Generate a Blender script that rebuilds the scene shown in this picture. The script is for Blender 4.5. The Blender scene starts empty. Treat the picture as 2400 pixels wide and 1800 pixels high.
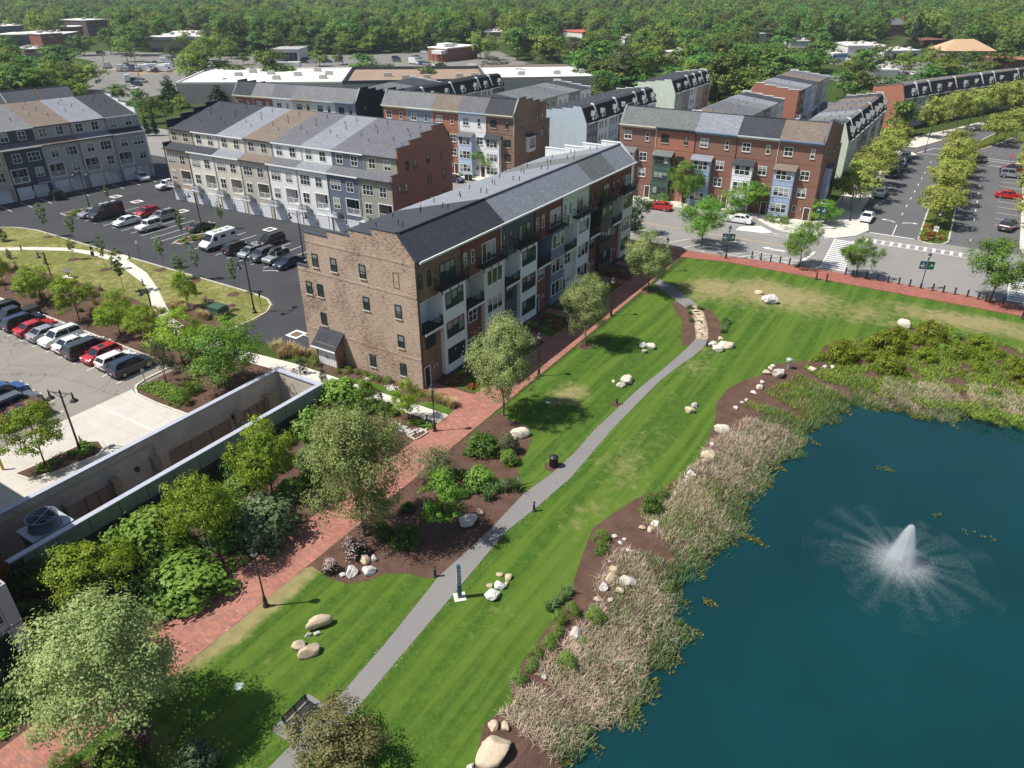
import bpy,math,random
import numpy as np
from mathutils import Matrix,Vector
from mathutils.geometry import tessellate_polygon

SC = bpy.context.scene
COL = SC.collection
R_ = math.radians

# ---------------------------------------------------------------- camera, light, exposure
cam_d = bpy.data.cameras.new('camera')
cam_d.sensor_width = 36.0
cam_d.lens = 25.56
cam_d.clip_end = 9000.0
cam_d.clip_start = 0.5
cam = bpy.data.objects.new('camera',cam_d)
COL.objects.link(cam)
cam.matrix_world = (Matrix.Translation((43.66,-51.57,38.0)) @ Matrix.Rotation(R_(32.255),4,'Z')
     @ Matrix.Rotation(R_(90 - 29.182),4,'X') @ Matrix.Rotation(R_(-0.19),4,'Z'))
SC.camera = cam

SUN_EL,SHADOW_AZ = 56.0,49.7           # shadows run towards this compass angle (from +y, clockwise)
W = bpy.data.worlds.new('World')
SC.world = W
W.use_nodes = True
wn = W.node_tree
for n in list(wn.nodes):
 wn.nodes.remove(n)
sky = wn.nodes.new('ShaderNodeTexSky')
sky.sky_type = 'NISHITA'
sky.sun_disc = False
sky.sun_elevation = R_(SUN_EL)
sky.sun_rotation = R_(SHADOW_AZ + 180)
sky.air_density = 1.0
sky.dust_density = 1.0
bg = wn.nodes.new('ShaderNodeBackground')
bg.inputs['Strength'].default_value = 0.09
wo = wn.nodes.new('ShaderNodeOutputWorld')
wn.links.new(sky.outputs[0],bg.inputs[0])
wn.links.new(bg.outputs[0],wo.inputs[0])

sun_d = bpy.data.lights.new('sun','SUN')
sun_d.energy = 5.0
sun_d.angle = R_(0.5)
sun_d.color = (1.0,0.955,0.89)
sun = bpy.data.objects.new('sun',sun_d)
COL.objects.link(sun)
_d = Vector((math.sin(R_(SHADOW_AZ)) * math.cos(R_(SUN_EL)),math.cos(R_(SHADOW_AZ)) * math.cos(R_(SUN_EL)),-math.sin(R_(SUN_EL))))
sun.rotation_euler = _d.to_track_quat('-Z','Y').to_euler()
sun.location = (0,0,120)

SC.view_settings.view_transform = 'Standard'
SC.view_settings.look = 'None'
SC.view_settings.exposure = 0.34
SC.view_settings.gamma = 1.0
SC.view_settings.use_curve_mapping = False
try:
 SC.cycles.max_bounces = 5
 SC.cycles.diffuse_bounces = 2
 SC.cycles.glossy_bounces = 2
 SC.cycles.transmission_bounces = 3
 SC.cycles.transparent_max_bounces = 6
 SC.cycles.use_denoising = True
except Exception:
 pass

rng = np.random.default_rng(7)
random.seed(7)

# ---------------------------------------------------------------- materials
MATS = {}

class NT:
 """small helper round a node tree"""
 def __init__(self,name):
  self.m = bpy.data.materials.new(name)
  self.m.use_nodes = True
  self.t = self.m.node_tree
  self.b = self.t.nodes['Principled BSDF']
  self.out = self.t.nodes['Material Output']

 def n(self,typ,**kw):
  nd = self.t.nodes.new(typ)
  for k,v in kw.items():
   if k.startswith('i_'):
    key = k[2:]
    key = int(key) if key.isdigit() else key.replace('_',' ')
    self.inp(nd,key,v)
   else:
    setattr(nd,k,v)
  return nd

 def inp(self,nd,key,v):
  s = nd.inputs[key]
  if isinstance(v,bpy.types.NodeSocket):
   self.t.links.new(v,s)
  else:
   if isinstance(v,(tuple,list)) and len(v) == 3 and s.type == 'RGBA':
    v = (*v,1)
   s.default_value = v

 def coord(self,which='Object',scale=(1,1,1)):
  tc = self.n('ShaderNodeTexCoord')
  mp = self.n('ShaderNodeMapping',i_Vector=tc.outputs[which],i_Scale=scale)
  return mp.outputs[0]

 def noise(self,vec,scale,detail=3.0,rough=0.6):
  nd = self.n('ShaderNodeTexNoise',i_Vector=vec,i_Scale=scale,i_Detail=detail,i_Roughness=rough)
  return nd.outputs['Fac']

 def ramp(self,fac,stops):
  r = self.n('ShaderNodeValToRGB',i_Fac=fac)
  e = r.color_ramp.elements
  while len(e) < len(stops):
   e.new(0.5)
  for el,(p,c) in zip(e,stops):
   el.position = p
   el.color = (*c,1) if len(c) == 3 else c
  return r.outputs['Color']

 def mix(self,fac,a,b,blend='MIX'):
  nd = self.n('ShaderNodeMix',data_type='RGBA',blend_type=blend)
  self.inp(nd,0,fac)
  self.inp(nd,6,a)
  self.inp(nd,7,b)
  return nd.outputs[2]

 def math(self,op,a,b=0.0,c=None,clamp=False):
  nd = self.n('ShaderNodeMath',operation=op,use_clamp=clamp)
  self.inp(nd,0,a)
  self.inp(nd,1,b)
  if c is not None:
   self.inp(nd,2,c)
  return nd.outputs[0]

 def bump(self,h,strength=0.3,dist=0.05):
  nd = self.n('ShaderNodeBump',i_Height=h,i_Strength=strength,i_Distance=dist)
  self.t.links.new(nd.outputs[0],self.b.inputs['Normal'])

 def set(self,color=None,rough=0.8,spec=0.3,metal=0.0):
  if color is not None:
   self.inp(self.b,'Base Color',color)
  self.inp(self.b,'Roughness',rough)
  self.b.inputs['Specular IOR Level'].default_value = spec
  self.b.inputs['Metallic'].default_value = metal
  return self.m

def sc3(c,k):
 return tuple(min(1.0,v * k) for v in c)

def plain(name,color,rough=0.7,spec=0.3,metal=0.0,var=0.12,scale=1.5,fine=0.0):
 """a painted, cast or woven surface with slight uneven tone"""
 if name in MATS:
  return MATS[name]
 t = NT(name)
 v = t.coord('Object')
 f = t.noise(v,scale,4.0)
 col = t.ramp(f,[(0.3,sc3(color,1 - var)),(0.7,sc3(color,1 + var))])
 if fine:
  f2 = t.noise(v,scale * 14,2.0)
  t.bump(f2,fine,0.03)
 MATS[name] = t.set(col,rough,spec,metal)
 return MATS[name]

def brick(name,c1,c2,mortar,w=0.21,h=0.075,var=None):
 """running bond walling: u runs along the wall, v up it"""
 if name in MATS:
  return MATS[name]
 t = NT(name)
 tc = t.n('ShaderNodeTexCoord')
 sp = t.n('ShaderNodeSeparateXYZ',i_0=tc.outputs['Object'])
 u = t.math('ADD',sp.outputs[0],sp.outputs[1])
 cb = t.n('ShaderNodeCombineXYZ',i_0=u,i_1=sp.outputs[2],i_2=0.0)
 bt = t.n('ShaderNodeTexBrick',i_Vector=cb.outputs[0],i_Scale=1.0,i_Color1=c1,i_Color2=c2,i_Mortar=mortar)
 bt.inputs['Mortar Size'].default_value = 0.009
 bt.inputs['Brick Width'].default_value = w
 bt.inputs['Row Height'].default_value = h
 bt.inputs['Bias'].default_value = 0.0
 bt.offset_frequency = 2
 col = bt.outputs['Color']
 big = t.noise(tc.outputs['Object'],0.5,3.0)
 col = t.mix(0.35,col,t.ramp(big,[(0.3,sc3(c1,0.75)),(0.7,sc3(c2,1.15))]))
 if var:                                    # runs of darker headers, seen on the tan gable
  st = t.n('ShaderNodeMapping',i_Vector=cb.outputs[0],i_Scale=(1.5,9.0,1.0))
  f = t.noise(st.outputs[0],1.25,3.0,0.7)
  big2 = t.noise(tc.outputs['Object'],0.22,2.0)
  f2 = t.math('ADD',f,t.math('MULTIPLY',t.math('SUBTRACT',big2,0.5),0.35))
  k = t.ramp(f2,[(0.53,(0,0,0)),(0.58,(1,1,1))])
  col = t.mix(t.math('MULTIPLY',k,0.85),col,var)
 t.bump(bt.outputs['Fac'],-0.25,0.01)
 MATS[name] = t.set(col,0.85,0.2)
 return MATS[name]

def siding(name,c,pitch=0.19):
 """lapped boards; the shadow hairline at every lap is painted into the colour"""
 if name in MATS:
  return MATS[name]
 t = NT(name)
 tc = t.n('ShaderNodeTexCoord')
 sp = t.n('ShaderNodeSeparateXYZ',i_0=tc.outputs['Object'])
 fr = t.math('FRACT',t.math('DIVIDE',sp.outputs[2],pitch))
 line = t.math('LESS_THAN',fr,0.10)
 f = t.noise(tc.outputs['Object'],0.8,3.0)
 col = t.ramp(f,[(0.3,sc3(c,0.93)),(0.7,sc3(c,1.05))])
 col = t.mix(t.math('MULTIPLY',line,0.45),col,sc3(c,0.45))
 t.bump(fr,0.35,0.03)
 MATS[name] = t.set(col,0.6,0.3)
 return MATS[name]

def shingle(name,c,row=0.17,w=0.42):
 if name in MATS:
  return MATS[name]
 t = NT(name)
 tc = t.n('ShaderNodeTexCoord')
 bt = t.n('ShaderNodeTexBrick',i_Vector=tc.outputs['Object'],i_Scale=1.0,i_Color1=sc3(c,0.86),i_Color2=sc3(c,1.14),i_Mortar=sc3(c,0.45))
 bt.inputs['Mortar Size'].default_value = 0.014
 bt.inputs['Brick Width'].default_value = w
 bt.inputs['Row Height'].default_value = row
 f = t.noise(tc.outputs['Object'],0.35,4.0,0.7)
 f2 = t.noise(tc.outputs['Object'],9.0,2.0)
 k = t.math('ADD',t.math('MULTIPLY',f,0.30),t.math('MULTIPLY',f2,0.35))
 col = t.mix(1.0,bt.outputs['Color'],t.ramp(k,[(0.2,(0.78,0.78,0.8)),(0.5,(1.12,1.12,1.1))]),'MULTIPLY')
 t.bump(bt.outputs['Fac'],-0.5,0.03)
 MATS[name] = t.set(col,0.9,0.15)
 return MATS[name]

def glass(name,base,blind=None):
 """window glass seen from outside in daylight: dark and mirror-like, some with blinds behind"""
 if name in MATS:
  return MATS[name]
 t = NT(name)
 oi = t.n('ShaderNodeObjectInfo')
 tc = t.n('ShaderNodeTexCoord')
 sp = t.n('ShaderNodeSeparateXYZ',i_0=tc.outputs['Generated'])
 if blind:
  r = oi.outputs['Random']
  has = t.math('GREATER_THAN',r,0.45)
  level = t.math('SUBTRACT',1.15,r)
  up = t.math('GREATER_THAN',sp.outputs[2],level)
  slat = t.math('FRACT',t.math('MULTIPLY',sp.outputs[2],14.0))
  bl = t.mix(t.math('MULTIPLY',slat,0.4),blind,sc3(blind,0.55))
  col = t.mix(t.math('MULTIPLY',has,up),base,bl)
 else:
  col = base
 MATS[name] = t.set(col,0.06,0.6)
 return MATS[name]

def leafmat(name,c_dark,c_light,trans=0.35,hue=0.03):
 """leaves: tone from the painted leaf-by-leaf 'tint' and a shift per plant; light passes through"""
 if name in MATS:
  return MATS[name]
 t = NT(name)
 at = t.n('ShaderNodeAttribute',attribute_name='tint')
 oi = t.n('ShaderNodeObjectInfo')
 sh = t.math('MULTIPLY',t.math('SUBTRACT',oi.outputs['Random'],0.5),0.42)
 f = t.math('ADD',at.outputs['Fac'],sh,clamp=True)
 col = t.ramp(f,[(0.05,c_dark),(0.95,c_light)])
 hs = t.n('ShaderNodeHueSaturation',i_Color=col)
 hs.inputs['Hue'].default_value = 0.5
 t.inp(hs,'Hue',t.math('ADD',0.5,t.math('MULTIPLY',t.math('SUBTRACT',oi.outputs['Random'],0.5),hue)))
 df = t.n('ShaderNodeBsdfDiffuse',i_Color=hs.outputs[0])
 tr = t.n('ShaderNodeBsdfTranslucent',i_Color=hs.outputs[0])
 gl = t.n('ShaderNodeBsdfGlossy',i_Color=(0.6,0.65,0.6),i_Roughness=0.5)
 m1 = t.n('ShaderNodeMixShader',i_0=trans)
 t.t.links.new(df.outputs[0],m1.inputs[1])
 t.t.links.new(tr.outputs[0],m1.inputs[2])
 m2 = t.n('ShaderNodeMixShader',i_0=0.02)
 t.t.links.new(m1.outputs[0],m2.inputs[1])
 t.t.links.new(gl.outputs[0],m2.inputs[2])
 t.t.nodes.remove(t.b)
 t.t.links.new(m2.outputs[0],t.out.inputs[0])
 MATS[name] = t.m
 return t.m

# plants
LEAF = {
 'plane': leafmat('leaf_plane',(0.15,0.205,0.055),(0.5,0.57,0.22),0.35),
 'maple': leafmat('leaf_maple',(0.06,0.155,0.018),(0.27,0.46,0.062),0.35),
 'lime': leafmat('leaf_lime',(0.11,0.2,0.012),(0.42,0.55,0.045),0.4),
 'bright': leafmat('leaf_bright',(0.08,0.21,0.02),(0.32,0.55,0.075),0.4),
 'oak': leafmat('leaf_oak',(0.027,0.058,0.022),(0.090,0.153,0.050),0.25),
 'olive': leafmat('leaf_olive',(0.056,0.077,0.029),(0.192,0.216,0.096),0.3),
 'crab': leafmat('leaf_bronze',(0.045,0.054,0.018),(0.255,0.210,0.083),0.3,0.05),
 'sapling': leafmat('leaf_sapling',(0.060,0.119,0.025),(0.221,0.323,0.076),0.4),
 'wood': leafmat('leaf_woodland',(0.03,0.075,0.018),(0.25,0.375,0.075),0.3,0.10),
 'woodlight': leafmat('leaf_woodland_light',(0.085,0.155,0.02),(0.39,0.49,0.09),0.35,0.05),
 'blvd': leafmat('leaf_boulevard',(0.16,0.2,0.032),(0.52,0.56,0.13),0.35),
 'pine': leafmat('leaf_pine',(0.035,0.052,0.02),(0.15,0.165,0.07),0.2),
 'conifer': leafmat('leaf_conifer',(0.013,0.032,0.016),(0.048,0.088,0.038),0.15),
 'dark': leafmat('leaf_dark',(0.03,0.07,0.012),(0.14,0.22,0.036),0.3),
 'sage': leafmat('leaf_sage',(0.068,0.119,0.048),(0.221,0.306,0.145),0.3),
 'mound': leafmat('leaf_mound',(.08,.125,.008),(.31,.38,.026),0.35,0.05),
 'leafy': leafmat('leaf_leafy',(0.07,0.155,0.02),(0.29,0.43,0.07),0.35),
 'pinkleaf': leafmat('leaf_azalea',(0.020,0.030,0.012),(0.075,0.085,0.035),0.3),
 'blossom': leafmat('petal_pale',(0.450,0.250,0.270),(0.800,0.620,0.600),0.3),
 'blossom2': leafmat('petal_pink',(0.420,0.120,0.260),(0.720,0.340,0.500),0.3),
 'cream': leafmat('reed_dead',(0.2,0.15,0.105),(0.78,0.63,0.47),0.2,0.02),
 'reed': leafmat('reed_green',(0.045,0.099,0.036),(0.234,0.324,0.108),0.3),
 'sedge': leafmat('sedge_green',(0.076,0.145,0.017),(0.323,0.408,0.051),0.35),
 'weed': leafmat('waterweed',(0.051,0.065,0.014),(0.204,0.196,0.037),0.2),
 'strawgrass': leafmat('grass_straw',(0.270,0.210,0.090),(0.720,0.585,0.300),0.25),
 'orange': leafmat('leaf_orange',(0.160,0.060,0.020),(0.450,0.190,0.060),0.3),
 'lawnblade': leafmat('lawn_blade',(0.030,0.070,0.012),(0.130,0.180,0.045),0.3),
}
BARK = plain('bark_grey',(0.17,0.145,0.12),0.9,0.1,var=0.35,scale=5)
BARK_D = plain('bark_dark',(0.075,0.058,0.045),0.9,0.1,var=0.3,scale=5)
# ---- measured places (metres; x along the street, y away from the pond, z up) ----
# trees: kind, x, y, height, crown width, label
TREES = [
('plane',10.5,-40.8,9.55,7.59,"large pale green tree at the photo's lower left, shading the brick path"),
('plane',10.5,-20.7,11.32,6.79,'large pale green tree between the pit wall and the pink azaleas'),
('plane',10.0,0.1,10.55,6.09,'dense round pale tree on the path corner below the brick gable'),
('plane',9.8,18.3,8.62,5.17,'round pale tree on lawn midway along the long apartment row'),
('plane',9.2,38.0,8.41,5.71,'round pale tree at the far end of the brick path, by the street corner'),
('maple',-1.9,81.3,8.3,5.69,'green street tree in front of the green bay of the brick row'),
('maple',9.1,60.7,7.79,6.48,'broad green tree on the kerb beside the left banner lamp'),
('maple',9.4,82.9,5.93,7.3,'spreading two lobed tree in front of the white bay of the brick row'),
('maple',24.7,59.3,6.94,4.74,'twin trunk green tree at the kerb left of the striped crossing'),
('maple',32.8,59.5,5.64,4.57,'small green tree at the kerb just right of the striped crossing'),
('maple',49.5,58.5,8.39,6.9,"wide green tree on the brick pavement near the photo's right edge"),
('oak',-2.7,61.2,6.29,4.42,'dark thin crowned tree beside the far end of the long apartment row'),
('oak',23.2,99.8,6.14,4.87,'dark bushy tree at the right end of the brick townhouse row'),
('maple',23.3,83.7,4.3,4.59,'low tree behind the teal banner on the corner pavement'),
('maple',-46.8,83.5,6.59,6.79,'bright green tree before the white and tan townhouses of the middle row'),
('maple',-57.9,83.7,5.85,2.31,'tree half hidden behind the red brick stepped gable'),
('lime',-67.3,-8.6,5.19,2.51,"yellow green tree in mulch at the photo's left edge beside the parking lot"),
('lime',-58.2,-8.5,5.27,4.49,'second yellow green tree from the left behind the parked cars'),
('lime',-48.6,-9.0,5.63,4.53,'yellow green tree behind the red and silver sedans'),
('lime',-39.7,-9.0,5.67,4.04,'yellow green tree behind the white car and the dark minivan'),
('lime',-34.7,-8.7,4.88,3.73,'yellow green tree at the foot of the pale curved walk'),
('lime',-27.0,-9.5,6.1,5.65,'yellow green tree right of the dark blue parked car'),
('maple',-17.3,-10.9,7.61,7.71,'biggest dense green tree, at the left corner of the brick gable'),
('olive',-24.2,-13.7,5.38,3.09,'small sparse olive tree on the mulch island by the parked cars'),
('lime',-19.9,-28.8,6.17,4.44,'yellow green tree on the kerbed island with the orange cone'),
('sapling',-86.3,7.8,6.14,1.72,'slim young tree on the dry grass strip, leftmost of the kerbside saplings'),
('sapling',-79.2,8.3,5.15,1.7,'slim young tree on the dry grass strip, second from the left along the kerb'),
('sapling',-71.6,3.7,3.69,1.32,'thin staked sapling below the pale walk near its left bend'),
('sapling',-63.1,3.7,5.58,1.43,'thin staked sapling in a mulch ring just below the pale walk'),
('sapling',-52.5,-0.2,6.56,2.24,"bare stemmed young tree in the mulch bed left of the walk's bend"),
('sapling',-56.0,8.5,5.35,1.55,'slim young tree at the kerb between the sign and the white van'),
('sapling',-47.7,8.3,5.21,1.5,'slim young tree at the kerb in front of the white camper van'),
('sapling',-64.6,18.2,5.68,1.58,'slim young tree on the parking island beside the white van'),
('sapling',-64.7,26.1,5.38,1.43,'slim young tree on the parking island behind the dark sedan'),
('sapling',-38.8,7.6,5.23,1.42,"slim young tree in a mulch ring nearest the brick gable's lot lamp"),
('sapling',-50.2,7.2,3.83,2.25,'leafy young tree at the kerb between two slim saplings'),
('sapling',-98.2,26.0,3.29,1.11,'bare young tree on the far parking island'),
('lime',-40.1,1.0,5.24,2.55,'young yellow green tree between two small dark conifers by the walk'),
('lime',2.5,-28.7,7.29,4.34,'bright yellow green tree against the middle of the grey pit wall'),
('lime',0.6,-21.1,7.51,4.73,'bright green tree against the right part of the grey pit wall'),
('lime',-0.0,-36.0,5.41,4.98,'yellow green tree near the rust panel at the left end of the pit wall'),
('bright',16.0,-17.7,6.4,3.11,'small vivid green tree in the mulch bed between brick and asphalt paths'),
('olive',11.2,-12.4,3.64,4.0,'feathery olive shrub tree around the lamp post by the brick path'),
('lime',2.5,-5.5,4.28,2.4,"young light green tree at the concrete walk's corner with the brick path"),
('crab',22.5,-35.8,3.63,5.17,"bushy bronze green crab tree at the photo's bottom edge over the bench"),
]
# shrubs: kind, x, y, width, height, label, ground level
SHRUBS = [
('mound',34.2,29.4,1.58,0.98,'yellow green shrub, leftmost small one, above the pond',0),
('mound',36.2,30.4,3.74,2.32,'yellow green shrub, long one at the left end, above the pond',0),
('mound',38.4,32.2,2.18,1.35,"yellow green shrub, upright one second from the lawn's left end, above the pond",0),
('mound',41.1,30.2,3.63,2.25,'yellow green shrub, largest one nearest the reeds, above the pond',0),
('mound',40.7,39.9,2.51,1.55,'yellow green shrub, upper left one, above the pond',0),
('mound',39.8,35.5,3.84,2.38,'yellow green shrub, broad one in the middle, above the pond',0),
('mound',44.1,41.4,3.95,2.45,'yellow green shrub, darkest and highest one below the pale boulder, above the pond',0),
('mound',42.8,39.8,2.06,1.28,'yellow green shrub, small one beside the highest shrub, above the pond',0),
('mound',49.1,42.3,2.44,1.52,'yellow green shrub, isolated one at upper right, above the pond',0),
('mound',51.0,40.7,1.89,1.17,'yellow green shrub, smaller isolated one at right, above the pond',0),
('mound',52.7,38.3,2.5,1.55,"yellow green shrub, one at the photo's right edge, above the pond",0),
('mound',44.2,35.4,2.56,1.59,'yellow green shrub, loose one left of the stream gap, above the pond',0),
('mound',47.3,38.1,2.97,1.84,'yellow green shrub, right middle one by the stream gap, above the pond',0),
('mound',48.8,38.4,2.17,1.34,'yellow green shrub, one just right of the stream gap, above the pond',0),
('mound',42.5,35.8,1.3,0.8,'yellow green shrub, smallest central one, above the pond',0),
('mound',44.6,39.8,2.04,1.27,'yellow green shrub, small one under the highest shrub, above the pond',0),
('mound',49.5,35.8,1.73,1.07,'yellow green shrub, flowering yellowish one near the reeds, above the pond',0),
('mound',53.2,35.4,2.24,1.39,'yellow green shrub, lowest one at the right edge, above the pond',0),
('mound',38.4,36.1,1.84,1.14,'yellow green shrub, low one behind the left end, above the pond',0),
('mound',41.6,36.2,2.21,1.37,'yellow green shrub, one tucked between the middle shrubs, above the pond',0),
('ball',27.6,-20.3,0.97,0.88,'small dark green shrub in the shore mulch, second in the line of seven',0),
('ball',28.0,-19.2,1.01,0.91,'shore mulch shrub, topmost in the line of seven',0),
('ball',28.1,-21.4,0.88,0.8,'shore mulch shrub, fourth down in the line of seven',0),
('ball',28.1,-22.5,0.94,0.84,'shore mulch shrub, fifth down in the line of seven',0),
('ball',27.7,-23.5,0.82,0.74,'shore mulch shrub, third from the bottom in the line of seven',0),
('ball',28.0,-24.5,0.78,0.7,'shore mulch shrub, second from the bottom in the line of seven',0),
('ball',27.8,-25.8,0.95,0.86,'shore mulch shrub, lowest in the line of seven',0),
('ball',26.4,-11.3,1.04,0.83,'green shrub beside the broken stones at the top of the shore bed',0),
('ball',27.0,-12.5,1.01,0.81,'green shrub just below the broken stones in the shore bed',0),
('ball',29.6,-18.9,1.25,1.0,'yellowing shrub between the shore mulch and the dead reeds',0),
('ball',29.7,-23.1,1.11,0.89,'straggly shrub at the edge of the dead reeds, near the line of seven',0),
('ball',29.8,-21.0,0.57,0.45,'tiny bright shrub by the grey shore boulder',0),
('dark',28.3,-6.1,1.98,1.58,"dark rounded shrub at the lawn's edge above the shore stones",0),
('ball',28.3,-3.9,1.09,0.87,'bright small shrub behind the dark rounded shoreside one',0),
('ball',-10.3,-2.1,0.7,0.56,'clipped shrub under the brick gable, nearest the storeroom door',0),
('ball',-9.3,-1.4,0.84,0.67,'clipped shrub under the brick gable, second from the storeroom door',0),
('ball',-8.3,-1.1,0.72,0.58,'clipped shrub under the brick gable, third from the storeroom door',0),
('ball',-7.2,-1.1,0.83,0.66,'clipped shrub under the brick gable, middle of the row of seven',0),
('ball',-6.1,-1.1,0.76,0.6,'clipped shrub under the brick gable, third from the front corner',0),
('ball',-5.2,-1.1,0.82,0.66,'clipped shrub under the brick gable, second from the front corner',0),
('ball',-4.2,-0.8,0.86,0.69,'clipped shrub under the brick gable, nearest the front corner',0),
('ball',-16.1,-2.5,0.79,0.63,'green shrub in the tan grasses, nearest the parking lot',0),
('ball',-15.3,-2.2,0.79,0.63,'green shrub in the tan grasses, second from the lot',0),
('ball',-13.9,-2.1,1.25,1.0,'larger shrub left of the white storeroom door',0),
('ball',0.8,-5.6,0.95,0.76,'lone small shrub in mulch below the concrete walk',0),
('ball',0.6,-1.2,0.64,0.51,"low shrub at the brick building's front corner",0),
('ball',1.4,-1.0,0.64,0.51,"second low shrub at the brick building's front corner",0),
('ball',2.1,-1.1,0.57,0.46,"third low shrub at the brick building's front corner",0),
('cone',-13.4,-4.2,1.27,2.17,"dark little conifer by the pit wall's far corner",0),
('cone',-9.9,-4.6,1.33,2.26,'slender conifer by the concrete walk, nearest the pit wall',0),
('cone',-1.5,-5.0,1.18,2.0,'slender conifer right of the leafy shrubs below the concrete walk',0),
('leafy',-4.1,-7.2,4.88,3.41,'leafy bright shrub between pit wall corner and concrete walk',0),
('leafy',-5.8,-7.5,3.15,2.2,"leafy shrub against the pit wall's far corner",0),
('leafy',-4.6,-3.9,2.22,1.56,'loose bright shrub beside the slender conifer',0),
('dark',11.8,-6.2,3.55,1.95,'wide dark green mounded shrub in the bed by the boulder',0),
('oliv',13.8,-5.1,2.41,1.93,'reddish olive shrub next to the wide mounded one',0),
('leafy',14.9,-6.4,1.9,1.33,'bright weedy shrub below the reddish olive one',0),
('azalea',11.3,-22.6,2.1,1.47,'large pink flowering azalea at the foot of the pale tree',0),
('azalea',11.1,-24.9,1.44,1.08,'small pink flowering azalea by the white split boulders',0),
('dark',14.0,-19.7,2.29,1.72,'dark green shrub under the small vivid tree',0),
('dark',11.8,-19.9,1.77,1.24,"dark shrub in shade right of the pale tree's trunk",0),
('leafy',14.5,-10.6,2.91,1.75,"pale leaved viburnum like shrub below the lamp's shadow",0),
('leafy',-2.2,-32.5,4.01,3.21,'green shrub against the pit wall near the yellow green tree',0),
('leafy',-0.8,-30.6,5.23,4.18,'broad green shrub against the middle of the pit wall',0),
('sage',4.2,-24.6,5.63,3.66,'grey green rounded shrub beside the brick path lamp',0),
('leafy',3.8,-31.9,6.03,2.41,'low spreading shrub bed mass beside the brick path',0),
('leafy',1.3,-25.8,4.05,2.84,'green shrub behind the low spreading one',0),
('dark',-5.9,-37.3,3.84,2.69,"dark shaded shrub at the pit wall's left end",0),
('dark',-2.7,-39.4,2.78,1.67,'dark shaded shrub beside the pale grey building corner',0),
('dark',3.2,-43.1,3.21,1.61,"dark shaded shrub under the grey building's window",0),
('ball',9.7,-43.9,1.3,1.17,"clipped round shrub on the brick path's edge at the bottom",0),
('leafy',12.7,-42.4,3.23,2.26,"green shrub at the photo's bottom edge below the tree shadow",0),
('sage',15.8,-40.0,2.83,1.98,'grey green shrub at the bottom edge left of the bench',0),
('leafy',2.3,-13.6,3.73,2.24,'shaded shrub right of the large pale tree',0),
('leafy',-3.3,-12.3,4.05,2.84,"green shrub at the pit wall's outer corner",0),
('leafy',-5.9,-7.2,3.35,2.68,"green shrub right of the pit wall's far corner",0),
('ball',-19.3,-15.4,1.74,1.39,'clipped box shrub, lowest of three on the mulch island',0),
('ball',-20.3,-13.8,1.54,1.23,'clipped box shrub, middle of three on the mulch island',0),
('ball',-20.1,-12.9,1.22,0.98,'clipped box shrub, upper of three on the mulch island',0),
('cone',-47.6,4.5,1.3,1.96,'small dark conifer left of the young tree by the walk',0),
('cone',-43.5,4.4,1.28,1.92,'small dark conifer right of the young tree by the walk',0),
('cone',-80.6,-1.4,1.23,1.72,"small dark conifer in mulch near the photo's left edge",0),
('cone',-74.2,-3.6,1.05,1.47,'round dark shrub behind the leftmost lot trees',0),
('cone',-90.5,2.5,2.18,3.06,'dark conifer at the left edge above the pale walk',0),
('cone',-73.1,0.1,0.8,1.12,'brownish small conifer on the dry bed',0),
('cone',-55.7,-1.7,0.73,1.03,'small dark conifer in the bed behind the lot trees',0),
('pink',-40.3,3.6,1.04,0.63,'pink azalea clump left of the green cabinet',0),
('pink',-38.7,3.5,1.24,0.75,'larger pink azalea clump left of the green cabinet',0),
('pink',-34.5,3.3,1.62,0.97,'pink azalea clump right of the green cabinet',0),
('ball',-7.8,80.9,1.68,1.17,'low hedge shrub under the green bay, left',0),
('ball',-5.5,80.7,2.58,1.81,'low hedge shrub under the green bay, right',0),
('ball',7.1,81.1,1.59,1.12,'low shrub under the white bay, left',0),
('ball',8.4,80.6,1.41,0.98,'low shrub under the white bay, middle',0),
('ball',9.6,81.1,1.4,0.98,'low shrub under the white bay, right',0),
('ball',14.6,80.3,1.72,1.2,'low shrub under the pale blue bay, left',0),
('ball',16.2,80.2,1.71,1.19,'low shrub under the pale blue bay, middle',0),
('ball',17.3,80.5,1.7,1.19,'low shrub under the pale blue bay, right',0),
('ball',-52.0,79.1,0.93,0.75,'low shrub before the pale blue bay of the middle row',0),
('ball',-49.4,78.8,0.89,0.71,'low shrub by the black bins of the middle row',0),
('ball',-48.6,79.3,0.89,0.71,'low shrub right of the black bins of the middle row',0),
]
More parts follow.
